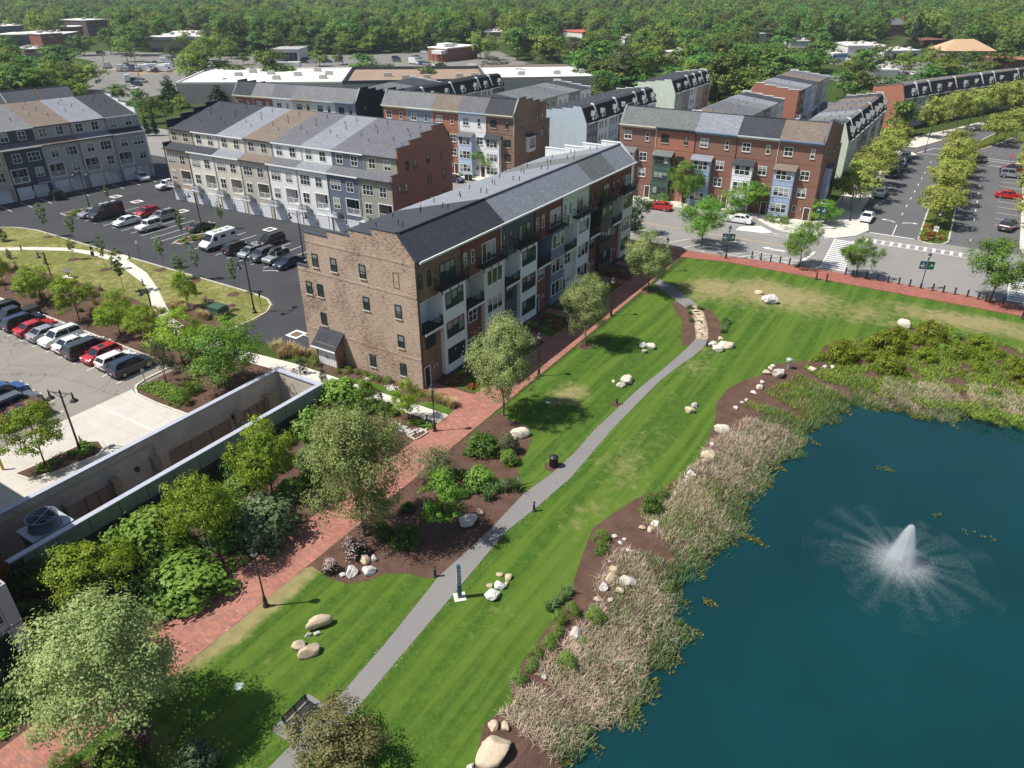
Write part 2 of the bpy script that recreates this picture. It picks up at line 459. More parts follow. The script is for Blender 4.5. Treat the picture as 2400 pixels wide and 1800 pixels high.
# rocks: x, y, width, colour, aspect, label, level
ROCKS = [
(14.1,-29.1,1.8,'tan',0.7,'long tan boulder, upper of the group on the lawn by the lamp',0),
(15.3,-31.1,1.52,'tan',0.7,'long tan boulder, lower of the group on the lawn by the lamp',0),
(14.2,-31.1,1.01,'tan',0.7,'round tan boulder at the left of the lawn group by the lamp',0),
(14.1,-30.1,0.57,'white',0.7,'small white stone between the two long boulders',0),
(14.5,-29.7,0.57,'white',0.7,'second small white stone between the two long boulders',0),
(12.5,-24.2,1.28,'white',0.7,'white faceted boulder in mulch, left of the azalea group',0),
(13.5,-23.5,1.21,'white',0.7,'white faceted boulder in mulch, right of the azalea group',0),
(12.5,-22.8,0.98,'tan',0.7,'tan boulder behind the two white ones by the azaleas',0),
(12.1,-24.8,0.54,'white',0.7,'small pointed white stone by the small azalea',0),
(13.0,-22.3,0.71,'grey',0.7,'bluish stone at the right of the azalea group',0),
(16.5,-15.1,1.81,'grey',0.7,'dark shaded boulder under the vivid green tree',0),
(16.6,-13.6,0.7,'tan',0.7,'small boulder beside the dark shaded one',0),
(22.5,-20.8,1.27,'white',0.7,'white boulder on the lawn by the blue pole',0),
(22.5,-19.7,1.03,'white',0.7,'white angular boulder behind the first one by the blue pole',0),
(22.5,-18.6,0.69,'tan',0.7,'round tan boulder at the top of the blue pole group',0),
(21.8,-18.7,0.51,'tan',0.7,'thin upright stone of the blue pole group',0),
(22.7,-19.2,0.41,'tan',0.7,'small tan stone of the blue pole group',0),
(21.8,-20.0,0.47,'tan',0.7,'flat tan stone at the left of the blue pole group',0),
(28.2,-29.2,0.74,'tan',0.7,'round boulder above the biggest boulder at the shore',0),
(29.2,-30.6,1.9,'tan',0.7,"biggest tan boulder, at the lawn's end by the dead reeds",0),
(28.8,-28.9,0.69,'tan',0.7,"boulder touching the biggest one's upper right",0),
(28.5,-31.9,0.5,'white',0.7,"small white stone at the photo's bottom edge below the biggest boulder",0),
(28.7,-13.9,0.78,'tan',0.7,'upper tan stone of the shore pile',0),
(28.8,-14.8,0.92,'tan',0.7,'flat tan stone of the shore pile',0),
(30.0,-14.5,1.3,'grey',0.7,'large grey boulder of the shore pile',0),
(28.8,-15.8,0.91,'white',0.7,'white faceted stone at the left of the shore pile',0),
(28.9,-17.1,0.63,'tan',0.7,'round tan stone below the shore pile',0),
(29.7,-16.7,0.6,'grey',0.7,'upright grey stone below the shore pile',0),
(29.9,-15.6,0.7,'tan',0.7,'tan slab at the foot of the large grey boulder',0),
(29.2,-20.8,1.19,'grey',0.7,'grey lichen boulder beside the line of seven shrubs',0),
(29.6,-21.5,0.48,'tan',0.7,'small tan stone under the grey lichen boulder',0),
(29.0,-24.7,0.54,'grey',0.7,'grey stone by the lowest shrub of the line',0),
(27.1,-10.5,0.54,'white',0.7,'white broken stone, upper left in the scree between shrubs',0),
(27.8,-10.9,0.47,'white',0.7,'white broken stone in the middle of the scree',0),
(28.3,-11.5,0.44,'tan',0.7,'tan broken stone low in the scree',0),
(28.0,-13.2,0.34,'white',0.7,'tiny white stone under the scree',0),
(27.9,-10.4,0.41,'white',0.7,'small white stone at the top of the scree',0),
(28.7,-11.4,0.47,'white',0.7,'white stone at the right of the scree',0),
(24.6,43.3,2.75,'white',0.7,'large white angular boulder on the upper lawn',0),
(22.6,45.4,1.15,'tan',0.7,'round tan boulder beside the large white one on the upper lawn',0),
(41.0,44.3,2.05,'pale',0.7,'smooth pale boulder above the yellow green shrubs',0),
(24.0,26.8,1.84,'pale',0.7,'smooth pale boulder at the end of the stone path',0),
(22.5,26.5,1.19,'white',0.7,'white stone left of the smooth boulder at the stone path',0),
(23.4,25.3,1.46,'pale',0.7,'low flat stone below the smooth boulder at the stone path',0),
(22.8,28.4,0.79,'tan',0.7,'small tan stone behind the smooth boulder at the stone path',0),
(15.7,21.9,1.11,'white',0.7,'upper left stone of the trio on the middle lawn',0),
(16.6,21.9,1.26,'pale',0.7,'round stone of the trio on the middle lawn',0),
(16.4,20.4,0.97,'grey',0.7,'lower grey stone of the trio on the middle lawn',0),
(25.5,10.5,1.11,'tan',0.7,'left stone of the pair on the lower lawn',0),
(25.6,11.7,0.91,'grey',0.7,'right stone of the pair on the lower lawn',0),
(29.3,8.7,1.53,'pale',0.7,'round pale boulder at the lawn edge above the tan reeds',0),
(31.0,22.9,1.99,'grey',0.7,'biggest stone of the shore line near the floodlight',0),
(29.8,22.6,0.91,'tan',0.7,'tan stone left of the biggest one near the floodlight',0),
(29.9,24.0,0.66,'pale',0.7,'small stone near the floodlight',0),
(30.0,24.7,0.74,'white',0.7,'white stone closest to the floodlight',0),
(30.0,20.3,0.6,'pale',0.7,'topmost small stone of the mulch edge row',0),
(30.1,19.0,0.88,'pale',0.7,'larger stone of the mulch edge row',0),
(29.9,17.6,0.69,'pale',0.7,'third stone down the mulch edge row',0),
(29.2,13.6,0.77,'white',0.7,'white stone low in the mulch edge row',0),
(29.4,15.0,0.5,'white',0.7,'thin white stone of the mulch edge row',0),
(29.7,15.7,0.5,'pale',0.7,'small pale stone of the mulch edge row',0),
(33.9,26.2,0.92,'pale',0.7,'stone on the right mulch patch below the shrubs',0),
(35.7,27.8,0.73,'pale',0.7,'stone under the leftmost yellow green shrubs',0),
(34.9,27.6,0.62,'white',0.7,'small white stone under the leftmost yellow green shrubs',0),
(29.4,5.9,0.61,'pale',0.7,'pale stone above the pinkish boulder',0),
(29.7,3.9,1.35,'tan',0.7,'pinkish boulder at the lawn edge by the dead reeds',0),
(29.6,3.0,0.53,'tan',0.7,'small stone below the pinkish boulder',0),
(29.2,0.5,0.76,'white',0.7,'white stone cluster top, lower lawn edge',0),
(29.2,-0.2,0.51,'pale',0.7,'pale stone in the lower lawn edge cluster',0),
(29.2,-0.7,0.45,'white',0.7,'lowest white stone in the lower lawn edge cluster',0),
(29.6,0.4,0.48,'pale',0.7,'right stone in the lower lawn edge cluster',0),
(29.2,-2.9,0.53,'white',0.7,'lone upright white stone by the dark round shrub',0),
(29.3,-7.5,0.91,'white',0.7,'white boulder among shore reeds under the dark round shrub',0),
(29.2,-8.3,0.71,'tan',0.7,'tan boulder among shore reeds under the dark round shrub',0),
(28.5,-8.4,0.6,'tan',0.7,'small tan boulder left of the shore reeds',0),
(17.6,12.8,1.66,'pale',0.7,'big pale boulder of the lawn group below the round tree',0),
(17.5,11.7,1.12,'grey',0.7,'grey boulder of the lawn group below the round tree',0),
(16.4,12.1,0.53,'pale',0.7,'smallest stone of the lawn group below the round tree',0),
(13.3,-2.2,1.83,'pale',0.7,'pale boulder in the mulch bed by the wide mounded shrub',0),
(13.2,-3.1,0.9,'pale',0.7,'smaller boulder below the pale one in the mulch bed',0),
]
PLACES = {
'lamp': [(9.7,-29.8,5.65),(8.9,9.0,5.39),(8.6,27.9,5.35),(6.0,-5.8,5.4),(8.4,46.6,5.4)],
'banner': [(14.3,56.9,5.47),(41.2,59.0,5.31),(23.0,79.6,4.17)],
'mlamp': [(40.5,83.0,4.96)],
'blamp': [(26.8,87.9,5.65)],
'lot': [(-19.7,-25.8,6.45),(-31.3,4.4,7.57),(-65.8,22.9,7.11),(-97.1,21.5,7.22),(-41.4,22.7,7.41)],
'bol': [[17.6,59.4],[19.0,59.3],[20.5,59.2],[21.9,59.3],[23.3,59.2],[28.1,55.1],[29.5,55.1],[31.3,59.2],[32.3,58.8],[34.1,59.2],[35.6,59.1],[37.0,59.0],[38.4,59.1],[39.8,59.0],[42.7,58.9],[44.0,58.9],[45.4,58.9],[46.9,58.9],[48.2,58.7],[49.1,58.4],[51.1,58.5],[53.3,54.4]],
'bol_light': [[17.9,-21.3],[20.2,-11.1],[18.7,8.0],[4.5,-5.1],[22.0,25.8],[-83.2,1.7],[-64.7,8.5],[-52.4,2.6],[8.5,43.8]],
'bluepole': (20.6,-22.0,3.11),
'bin': [18.6,-4.8],
'cone': [-20.7,-25.1],
'cabinet': [-34.0,1.1],
'sign': (-62.9,9.2,3.12),
'sign2': (-30.8,5.2,3.17),
'pet': [-70.4,6.1],
'flood': [31.5,25.1],
'hyd': [18.5,60.0],
'yellow': [-22.7,-31.1],
'fountain': [46.3,-1.3],
'ftop': 4.84,
'fan': [-10.7,-33.9],
'bench': [18.3,-35.0],
'signpole3': (-25.9,-14.9,1.87),
'arm': [[-38.4,-4.0],[-63.2,-3.1]],
'binsD': [[-48.5,76.4],[-48.1,76.6]],
'stopsign': [49.6,153.1],
'ped': [5.8,20.6],
'tallsign': [-32.1,505.7],
'tsh': 9.94,
'upoles': [(-312.2,158.5,8.55),(-271.7,148.5,13.89),(-339.1,301.4,7.45),(-236.5,290.3,11.92),(-257.4,362.1,9.32),(36.5,481.7,5.6),(-29.1,596.4,8.59)],
'alley_lamp': (-192.5,118.8,5.79),
}
CARS_AT = {
'silver_sed': [-92.7,18.6],
'black_van': [-87.6,20.8],
'white_sed': [-81.5,19.5],
'white_suv': [-74.1,20.3],
'red_h': [-83.8,24.9],
'silver_suv': [-79.4,25.3],
'olive_sed': [-66.8,24.3],
'white_van': [-56.9,19.3],
'dark_suv': [-51.7,19.3],
'silver2': [-48.8,19.7],
'dkblue': [-45.7,19.7],
'silver3': [-43.0,19.7],
'navy': [-39.8,18.9],
'black2': [-51.0,25.7],
'A_white': [-109.1,40.1],
'A_jeep': [-110.1,22.0],
'A_wj': [-98.7,37.5],
'white_st': [10.2,76.4],
'red_st': [-4.4,75.9],
'dark_st': [-3.9,63.0],
'w_bl': [29.1,89.3],
's_bl': [28.5,108.4],
'b1': [28.5,127.6],
'b2': [27.9,133.6],
'b3': [28.0,140.4],
'b4': [28.0,147.6],
'r_dark': [43.8,154.8],
'r_red': [49.5,145.8],
'r_jeep': [49.7,138.6],
'r_red2': [49.8,120.3],
'r_black': [50.8,96.1],
'navyD': [-50.5,74.7],
'lb1': [-35.4,-24.5],
'lb2': [-32.5,-25.2],
'lb3': [-29.1,-26.9],
'm1': [-246.4,128.9],
'm2': [-255.9,136.9],
'm3': [-268.2,144.3],
'm4': [-263.5,144.1],
'mt': [-271.1,142.6],
'mw1': [-301.8,172.1],
'mw2': [-302.5,175.5],
'mw3': [-300.9,176.5],
'mw4': [-291.2,174.6],
'mw5': [-295.1,179.9],
'mp1': [-324.8,174.3],
'mp2': [-326.1,177.6],
'mp3': [-317.2,191.2],
'mp4': [-324.0,191.6],
'mp5': [-323.4,187.7],
'mp6': [-294.0,188.4],
'mp7': [-300.5,196.8],
'mp8': [-406.0,213.4],
'mc1': [-275.7,239.8],
'mc2': [-271.5,245.1],
'mc3': [-252.6,249.6],
'n1': [-235.7,275.7],
'n2': [-228.4,284.9],
'n3': [-245.3,312.5],
'n4': [-254.6,307.1],
'n5': [-216.5,323.5],
'n6': [-227.3,266.3],
}
MID_TREES = [
('w',-350.1,136.1,10.5,13.7),
('w',-476.9,196.0,7.7,11.0),
('w',-343.7,155.1,9.5,15.0),
('w',-283.3,106.9,7.9,11.0),
('w',-284.3,117.2,8.1,11.2),
('l',-245.7,109.2,10.1,13.0),
('w',-258.0,111.6,7.1,8.1),
('w',-280.8,98.0,5.5,7.7),
('w',-217.6,103.7,5.5,7.5),
('w',-183.1,90.6,7.3,5.3),
('w',-170.1,85.5,6.6,4.3),
('c',-183.8,119.9,6.0,6.9),
('c',-191.6,107.3,9.2,8.2),
('w',-193.2,131.4,6.2,4.1),
('w',-200.7,161.5,12.4,12.4),
('w',-187.7,174.8,4.6,6.4),
('w',-404.8,202.9,9.6,10.8),
('w',-400.8,216.4,12.2,9.1),
('w',-381.5,216.5,13.5,14.5),
('l',-350.3,194.2,10.3,7.7),
('p',-296.2,183.2,10.1,6.4),
('l',-380.1,252.1,10.1,8.9),
('l',-291.1,194.2,10.3,9.8),
('l',-314.0,215.5,11.7,8.9),
('l',-316.5,233.4,8.4,9.0),
('w',-344.9,272.5,13.4,13.8),
('w',-385.4,288.4,11.6,12.7),
('w',-352.5,293.7,13.9,11.1),
('w',-330.3,293.5,15.3,10.6),
('w',-318.6,300.2,12.8,9.5),
('w',-302.6,297.0,15.0,9.7),
('w',-284.4,214.9,4,5.2),
('l',-245.7,229.1,6.6,7.0),
('w',-290.7,229.2,4,3.1),
('c',-153.8,72.3,4.1,2.4),
('c',-152.0,73.5,4,2.4),
('l',-177.8,100.7,4,4.2),
('w',-171.7,90.8,4,3.6),
('w',-284.7,295.4,14.7,13.2),
('w',-291.2,316.1,14.4,9.2),
('w',-286.2,331.9,14.7,10.1),
('w',-282.8,347.5,13.3,9.0),
('w',-269.0,355.4,14.1,10.4),
('w',-188.0,198.2,9.1,11.6),
('w',-176.0,199.2,6.0,7.2),
('w',-146.5,178.3,5.5,5.5),
('w',-143.7,185.0,8.0,6.9),
('w',-145.0,194.7,4,5.8),
('l',-138.8,203.9,4.3,6.4),
('p',-140.9,226.1,8.4,8.2),
('p',-121.3,231.7,8.3,9.8),
('p',-118.2,210.7,6.2,6.7),
('c',-110.5,232.1,6.5,4.7),
('c',-104.4,230.0,5.8,3.5),
('c',-95.7,224.1,7.3,4.4),
('c',-90.0,222.2,7.2,4.3),
('l',-199.1,302.0,12.0,9.1),
('l',-190.1,297.5,11.1,7.0),
('w',-177.4,304.9,14.0,11.3),
('w',-175.3,315.9,15.7,8.6),
('l',-151.0,293.2,12.6,11.0),
('l',-138.9,291.9,6.9,8.3),
('l',-133.1,303.7,12.6,12.9),
('p',-75.9,215.6,15.2,10.1),
('l',-81.4,255.3,12.9,11.8),
('w',-76.4,235.6,5.6,6.8),
('w',-74.9,197.9,8.6,7.8),
('w',-72.7,190.8,7.0,6.8),
('w',-72.6,260.6,11.2,6.6),
('w',-166.2,401.2,6.9,7.8),
('w',-156.3,406.9,7.8,7.7),
('w',-139.8,416.4,7.8,7.7),
('w',-126.9,398.7,10.7,7.1),
('w',-240.8,240.4,9.9,8.1),
('l',-41.2,121.2,4,4.9),
('l',-38.7,129.7,4,1.9),
('w',-74.1,285.2,11.8,8.7),
('w',-66.2,276.7,13.2,6.6),
('w',-56.6,270.1,14.0,8.4),
('l',-102.8,437.7,9.4,11.7),
('w',-48.9,274.7,13.4,7.9),
('w',-41.1,267.6,13.6,8.2),
('w',-41.9,291.2,12.6,8.8),
('w',-72.1,430.5,11.4,10.8),
('w',-84.7,521.3,10.5,11.9),
('w',-95.5,442.0,6.9,10.4),
('w',-81.0,576.4,16.3,15.3),
('w',-4.3,284.1,11.8,9.3),
('l',-11.1,303.2,10.7,8.4),
('w',-5.9,332.4,10.7,7.7),
('w',-29.0,325.8,11.5,13.7),
('w',-35.9,314.7,7.6,9.3),
('l',4.7,338.6,8.2,8.0),
('l',14.7,331.2,10.9,8.0),
('c',-7.1,468.1,8.2,10.5),
('w',20.5,348.0,8.2,6.1),
('w',28.5,345.9,8.7,8.4),
('w',38.9,380.7,6.6,10.5),
('w',-3.4,245.2,8.2,7.4),
('w',0.8,247.7,8.2,7.9),
('w',5.2,259.4,6.3,7.8),
('w',10.2,272.0,5.4,7.5),
('w',15.1,284.9,5.0,7.2),
('w',19.2,309.3,4,7.2),
('w',25.1,318.7,4,6.6),
('l',-42.6,217.3,5.6,6.1),
('l',-42.8,235.4,4.3,8.1),
('w',23.1,179.7,8.0,7.2),
('l',-46.4,497.5,9.8,9.5),
('w',20.4,695.1,15.3,12.8),
('w',3.6,685.8,12.1,12.5),
('w',37.4,607.6,14.4,13.1),
('p',-23.5,628.4,13.6,12.5),
('w',-12.1,676.9,11.0,12.7),
('w',47.5,427.2,10.7,8.1),
('l',-9.4,182.6,4,2.6),
('l',-4.4,179.6,4,3.0),
]
FAR_BUILDINGS = [
('brick_hall',[-456.1,208.1],[-455.5,221.1],8.92,30,'dark red brick hall with white wall lettering at the far upper left','redbrick','white','letters'),
('grey_annex',[-455.5,221.1],[-470.1,239.6],8.24,40,'blue grey metal clad wing joined to the red brick hall','bluegrey','white',None),
('round_hall',[-533.8,265.1],[-533.5,282.8],7.97,30,'rounded red brick block behind the brick hall','redbrick','white',None),
('dark_block',[-549.2,292.2],[-551.4,310.3],10.95,30,'dark brown flat roofed block behind the rounded brick one','darkbrown','white',None),
('low_shop',[-419.9,178.2],[-418.6,189.4],3.91,20,'low shop with white roof and red fascia at the upper left','beige','white','redband'),
('far_offices',[-601.0,253.5],[-599.7,273.2],7.27,30,'grey office block at the left edge of the skyline of trees','bluegrey','white',None),
('supermarket',[-394.6,237.6],[-370.2,257.8],7.54,60,'beige supermarket with dark red sign on its long wall','beige','white','redsign'),
('glass_pavilion',[-290.4,238.8],[-277.8,246.2],4.89,18,'white pavilion with dark glazed side by the far car park','whitewall','grey',None),
('bank',[-218.0,281.1],[-204.3,279.8],5.97,24,'small red brick bank with white entrance canopy','redbrick','white','canopy'),
('shop_row',[-268.5,408.3],[-257.8,414.4],5.3,20,'pale shop roof glimpsed between trees left of the red roof','beige','white',None),
('red_roof_shop',[-246.1,473.5],[-219.8,461.3],3.62,20,'white shop with red roof parapet among the trees','whitewall','redroof',None),
('white_house',[-168.6,413.2],[-160.4,404.5],5.31,14,'white house among trees at the upper middle right','whitewall','white',None),
('flat_store',[-111.5,343.5],[-100.6,340.5],4.07,30,'flat white roofed store behind the olive trees','beige','white',None),
('white_block',[-96.8,461.5],[-90.9,471.9],6.21,16,'white rendered block with dark windows at the upper right middle','whitewall','grey',None),
('white_shed',[-73.5,454.6],[-63.0,460.7],3.61,16,'long low white shed right of the white rendered block','whitewall','white',None),
('garage_shops',[-32.2,409.4],[-15.2,419.4],5.33,26,'white car repair shop with dark bays under the tall sign','whitewall','white','bays'),
('blue_shop',[-33.6,379.8],[-28.3,387.5],3.5,16,'low shop with blue fascia left of the car repair shop','whitewall','white','blueband'),
('service_bays',[-13.2,405.7],[2.2,419.5],3.71,16,'white service building with five dark bay openings','whitewall','white','bays'),
('mansion',[-37.7,591.5],[-26.2,598.1],7.59,14,'red brick mansion with grey hipped roof and two chimneys','redbrick','hip',None),
('tan_roof_hall',[13.7,421.4],[35.6,434.3],4.07,18,'long building with tan hipped roof at the upper right','darkbeige','tan',None),
('maroon_block',[-4.2,494.6],[8.1,508.3],3.85,14,'dark maroon low block right of the mansion','maroon','maroon',None),
('brick_edge',[43.0,379.3],[55.4,390.4],3.94,20,'red brick block with white windows at the right edge','redbrick','redroof2',None),
('white_yard_shop',[-4.4,310.3],[5.1,315.9],3.5,14,'low white roofed shop behind the dormer terrace trees','whitewall','white',None),
]
OUTLINES = {
'bedA': [[8.9,-26.2],[9.5,-25.3],[11.5,-25.5],[12.9,-25.3],[14.0,-24.3],[14.6,-23.0],[16.1,-22.1],[17.7,-21.7],[18.1,-21.2],[18.6,-18.8],[18.4,-14.6],[18.3,-9.6],[17.3,-8.3],[15.8,-6.7],[15.3,-4.0],[14.6,-2.1],[13.7,-0.9],[13.1,-0.4],[10.7,-0.2],[9.5,0.4],[9.25,-0.5]],
'shore_edge': [[28.7,-31.8],[28.3,-31.0],[27.6,-29.3],[28.0,-28.2],[28.3,-27.2],[27.5,-26.2],[27.2,-24.1],[27.2,-22.0],[27.2,-18.8],[26.7,-16.6],[25.9,-13.5],[25.2,-10.4],[25.8,-7.9],[26.6,-5.2],[27.6,-3.3],[28.4,-1.1],[28.6,0.5],[29.2,2.8],[28.8,5.8],[28.4,9.5],[27.2,13.8],[27.3,17.3],[28.2,20.0],[29.6,22.3],[29.7,25.3],[31.9,27.2],[33.7,29.3],[33.6,31.8],[34.1,34.9],[37.5,38.1],[39.5,42.8],[42.3,46.3],[45.3,46.7],[47.7,45.5],[49.9,45.7],[51.5,45.1],[53.7,43.2]],
'cobbles': [[1.7,-6.5],[3.7,-6.8],[5.4,-5.8],[4.6,-7.9],[2.7,-7.5]],
'planter': [[4.3,-7.8],[4.6,-6.3],[5.6,-6.5],[5.4,-8.0]],
'flags': [[[16.1,35.8],[16.1,36.4],[16.6,36.6],[17.0,36.1],[16.9,35.4],[16.5,35.3]],[[16.7,35.2],[16.8,36.0],[17.4,36.3],[17.9,35.6],[17.8,34.9],[17.2,34.6]],[[17.1,34.3],[17.2,35.0],[17.9,35.3],[18.3,34.8],[18.2,34.1],[17.6,33.9]],[[17.7,33.7],[17.8,34.3],[18.4,34.6],[18.9,34.1],[18.7,33.5],[18.1,33.3]],[[18.0,32.6],[18.1,33.3],[18.7,33.6],[19.2,33.0],[19.1,32.2],[18.5,32.0]],[[18.5,31.7],[18.5,32.3],[19.0,32.5],[19.4,31.9],[19.3,31.2],[18.9,31.1]],[[18.9,30.3],[18.9,31.0],[19.3,31.1],[19.8,30.4],[19.8,29.7],[19.3,29.6]],[[19.4,31.1],[19.4,31.6],[19.7,31.7],[20.0,31.2],[20.0,30.7],[19.7,30.7]],[[19.1,32.0],[19.0,32.4],[19.3,32.5],[19.6,32.1],[19.6,31.6],[19.3,31.6]],[[19.5,29.4],[19.6,30.0],[20.0,30.2],[20.4,29.7],[20.3,29.0],[19.9,28.9]],[[20.3,28.7],[20.3,29.3],[20.7,29.5],[21.1,28.9],[21.0,28.3],[20.7,28.2]],[[19.9,28.1],[19.9,28.7],[20.4,28.9],[20.7,28.4],[20.6,27.8],[20.2,27.7]]],
}

# ---------------------------------------------------------------- mesh helpers
class MB:
 def __init__(self):
  self.v = []
  self.f = []

 def quad(self,a,b,c,d):
  k = len(self.v)
  self.v += [a,b,c,d]
  self.f.append((k,k + 1,k + 2,k + 3))

 def poly(self,pts):
  k = len(self.v)
  self.v += list(pts)
  self.f.append(tuple(range(k,k + len(pts))))

 def box(self,x0,y0,z0,x1,y1,z1):
  k = len(self.v)
  self.v += [(x0,y0,z0),(x1,y0,z0),(x1,y1,z0),(x0,y1,z0),(x0,y0,z1),(x1,y0,z1),(x1,y1,z1),(x0,y1,z1)]
  self.f += [(k,k + 3,k + 2,k + 1),(k + 4,k + 5,k + 6,k + 7),(k,k + 1,k + 5,k + 4),(k + 1,k + 2,k + 6,k + 5),(k + 2,k + 3,k + 7,k + 6),(k + 3,k,k + 4,k + 7)]
  return self

 def prism_x(self,prof,x0,x1):
  """profile in (y, z) pushed along x"""
  n = len(prof)
  k = len(self.v)
  self.v += [(x0,y,z) for y,z in prof] + [(x1,y,z) for y,z in prof]
  self.f.append(tuple(range(k,k + n)))
  self.f.append(tuple(range(k + 2 * n - 1,k + n - 1,-1)))
  for i in range(n):
   j = (i + 1) % n
   self.f.append((k + j,k + i,k + n + i,k + n + j))
  return self

 def prism_z(self,pts,z0,z1):
  n = len(pts)
  k = len(self.v)
  self.v += [(x,y,z0) for x,y in pts] + [(x,y,z1) for x,y in pts]
  tri = tessellate_polygon([[Vector((x,y,0)) for x,y in pts]])
  for a,b,c in tri:
   pa,pb,pc = pts[a],pts[b],pts[c]
   s = (pb[0] - pa[0]) * (pc[1] - pa[1]) - (pb[1] - pa[1]) * (pc[0] - pa[0])
   self.f.append((k + n + a,k + n + b,k + n + c) if s > 0 else (k + n + a,k + n + c,k + n + b))
  ar = sum(pts[i][0] * pts[(i + 1) % n][1] - pts[(i + 1) % n][0] * pts[i][1] for i in range(n))
  for i in range(n):
   j = (i + 1) % n
   q = (k + i,k + j,k + n + j,k + n + i)
   self.f.append(q if ar > 0 else q[::-1])
  return self

 def tube(self,p0,p1,r0,r1=None,n=8,cap=True):
  r1 = r0 if r1 is None else r1
  p0,p1 = Vector(p0),Vector(p1)
  d = (p1 - p0)
  if d.length < 1e-6:
   return self
  d.normalize()
  a = d.orthogonal().normalized()
  b = d.cross(a)
  k = len(self.v)
  for p,r in ((p0,r0),(p1,r1)):
   for i in range(n):
    t = 2 * math.pi * i / n
    self.v.append(tuple(p + a * (r * math.cos(t)) + b * (r * math.sin(t))))
  for i in range(n):
   j = (i + 1) % n
   self.f.append((k + i,k + j,k + n + j,k + n + i))
  if cap:
   self.f.append(tuple(range(k + n - 1,k - 1,-1)))
   self.f.append(tuple(range(k + n,k + 2 * n)))
  return self

 def lathe(self,prof,n=12,c=(0,0)):
  """(r, z) profile turned about the vertical"""
  k = len(self.v)
  for r,z in prof:
   for i in range(n):
    t = 2 * math.pi * i / n
    self.v.append((c[0] + r * math.cos(t),c[1] + r * math.sin(t),z))
  for s in range(len(prof) - 1):
   for i in range(n):
    j = (i + 1) % n
    self.f.append((k + s * n + i,k + s * n + j,k + (s + 1) * n + j,k + (s + 1) * n + i))
  self.f.append(tuple(k + i for i in range(n - 1,-1,-1)))
  self.f.append(tuple(k + (len(prof) - 1) * n + i for i in range(n)))
  return self

 def mesh(self,name,mat=None,smooth=False):
  me = bpy.data.meshes.new(name)
  me.from_pydata(self.v,[],self.f)
  if mat:
   me.materials.append(mat)
  if smooth:
   me.polygons.foreach_set('use_smooth',[True] * len(me.polygons))
  me.update()
  return me

 def build(self,name,mat,parent=None,loc=(0,0,0),smooth=False,rz=0.0):
  return put(name,self.mesh(name,mat,smooth),parent,loc,rz)

def put(name,me,parent=None,loc=(0,0,0),rz=0.0):
 o = bpy.data.objects.new(name,me)
 COL.objects.link(o)
 o.location = loc
 if rz:
  o.rotation_euler = (0,0,rz)
 if parent is not None:
  o.parent = parent
 return o

def tag(o,label=None,cat=None,group=None,kind=None):
 if label:
  o['label'] = label
 if cat:
  o['category'] = cat
 if group:
  o['group'] = group
 if kind:
  o['kind'] = kind
 return o

def thing(name,label,cat,loc=(0,0,0),rz=0.0,group=None):
 o = bpy.data.objects.new(name,None)
 COL.objects.link(o)
 o.empty_display_size = 0.3
 o.location = loc
 o.rotation_euler = (0,0,rz)
 return tag(o,label,cat,group)

def dup(root,loc,rz=None,scale=None,label=None,group=None):
 """copy of a thing with its parts and their sub-parts, sharing mesh data"""
 r = root.copy()
 COL.objects.link(r)
 r.location = loc
 if rz is not None:
  r.rotation_euler = (0,0,rz)
 if scale is not None:
  r.scale = scale
 if label:
  r['label'] = label
 if group:
  r['group'] = group
 for ch in root.children:
  c = ch.copy()
  COL.objects.link(c)
  c.parent = r
  for g in ch.children:
   d = g.copy()
   COL.objects.link(d)
   d.parent = c
 return r

def structure(name,mb,mat,parent=None):
 o = mb.build(name,mat,parent)
 if parent is None:
  o['kind'] = 'structure'
 return o

def sheet(name,pts,z,mat,parent=None,holes=()):
 loops = [[Vector((x,y,0)) for x,y in pts]] + [[Vector((x,y,0)) for x,y in h] for h in holes]
 flat = [p for l in loops for p in l]
 mb = MB()
 mb.v = [(p.x,p.y,z) for p in flat]
 for a,b,c in tessellate_polygon(loops):
  pa,pb,pc = flat[a],flat[b],flat[c]
  s = (pb.x - pa.x) * (pc.y - pa.y) - (pb.y - pa.y) * (pc.x - pa.x)
  mb.f.append((a,b,c) if s > 0 else (a,c,b))
 return structure(name,mb,mat,parent)

def slab(name,pts,z0,z1,mat,parent=None):
 return structure(name,MB().prism_z(pts,z0,z1),mat,parent)

def rect(x0,y0,x1,y1):
 return [(x0,y0),(x1,y0),(x1,y1),(x0,y1)]

def offset_line(pts,d):
 """move an open polyline sideways (left of its direction for d > 0)"""
 out = []
 for i,p in enumerate(pts):
  a = Vector(pts[max(0,i - 1)])
  b = Vector(pts[min(len(pts) - 1,i + 1)])
  t = (b - a).normalized()
  out.append((p[0] - t.y * d,p[1] + t.x * d))
 return out

def inside(p,poly):
 x,y = p
 c = False
 j = len(poly) - 1
 for i in range(len(poly)):
  xi,yi = poly[i][0],poly[i][1]
  xj,yj = poly[j][0],poly[j][1]
  if (yi > y) != (yj > y) and x < (xj - xi) * (y - yi) / (yj - yi) + xi:
   c = not c
  j = i
 return c

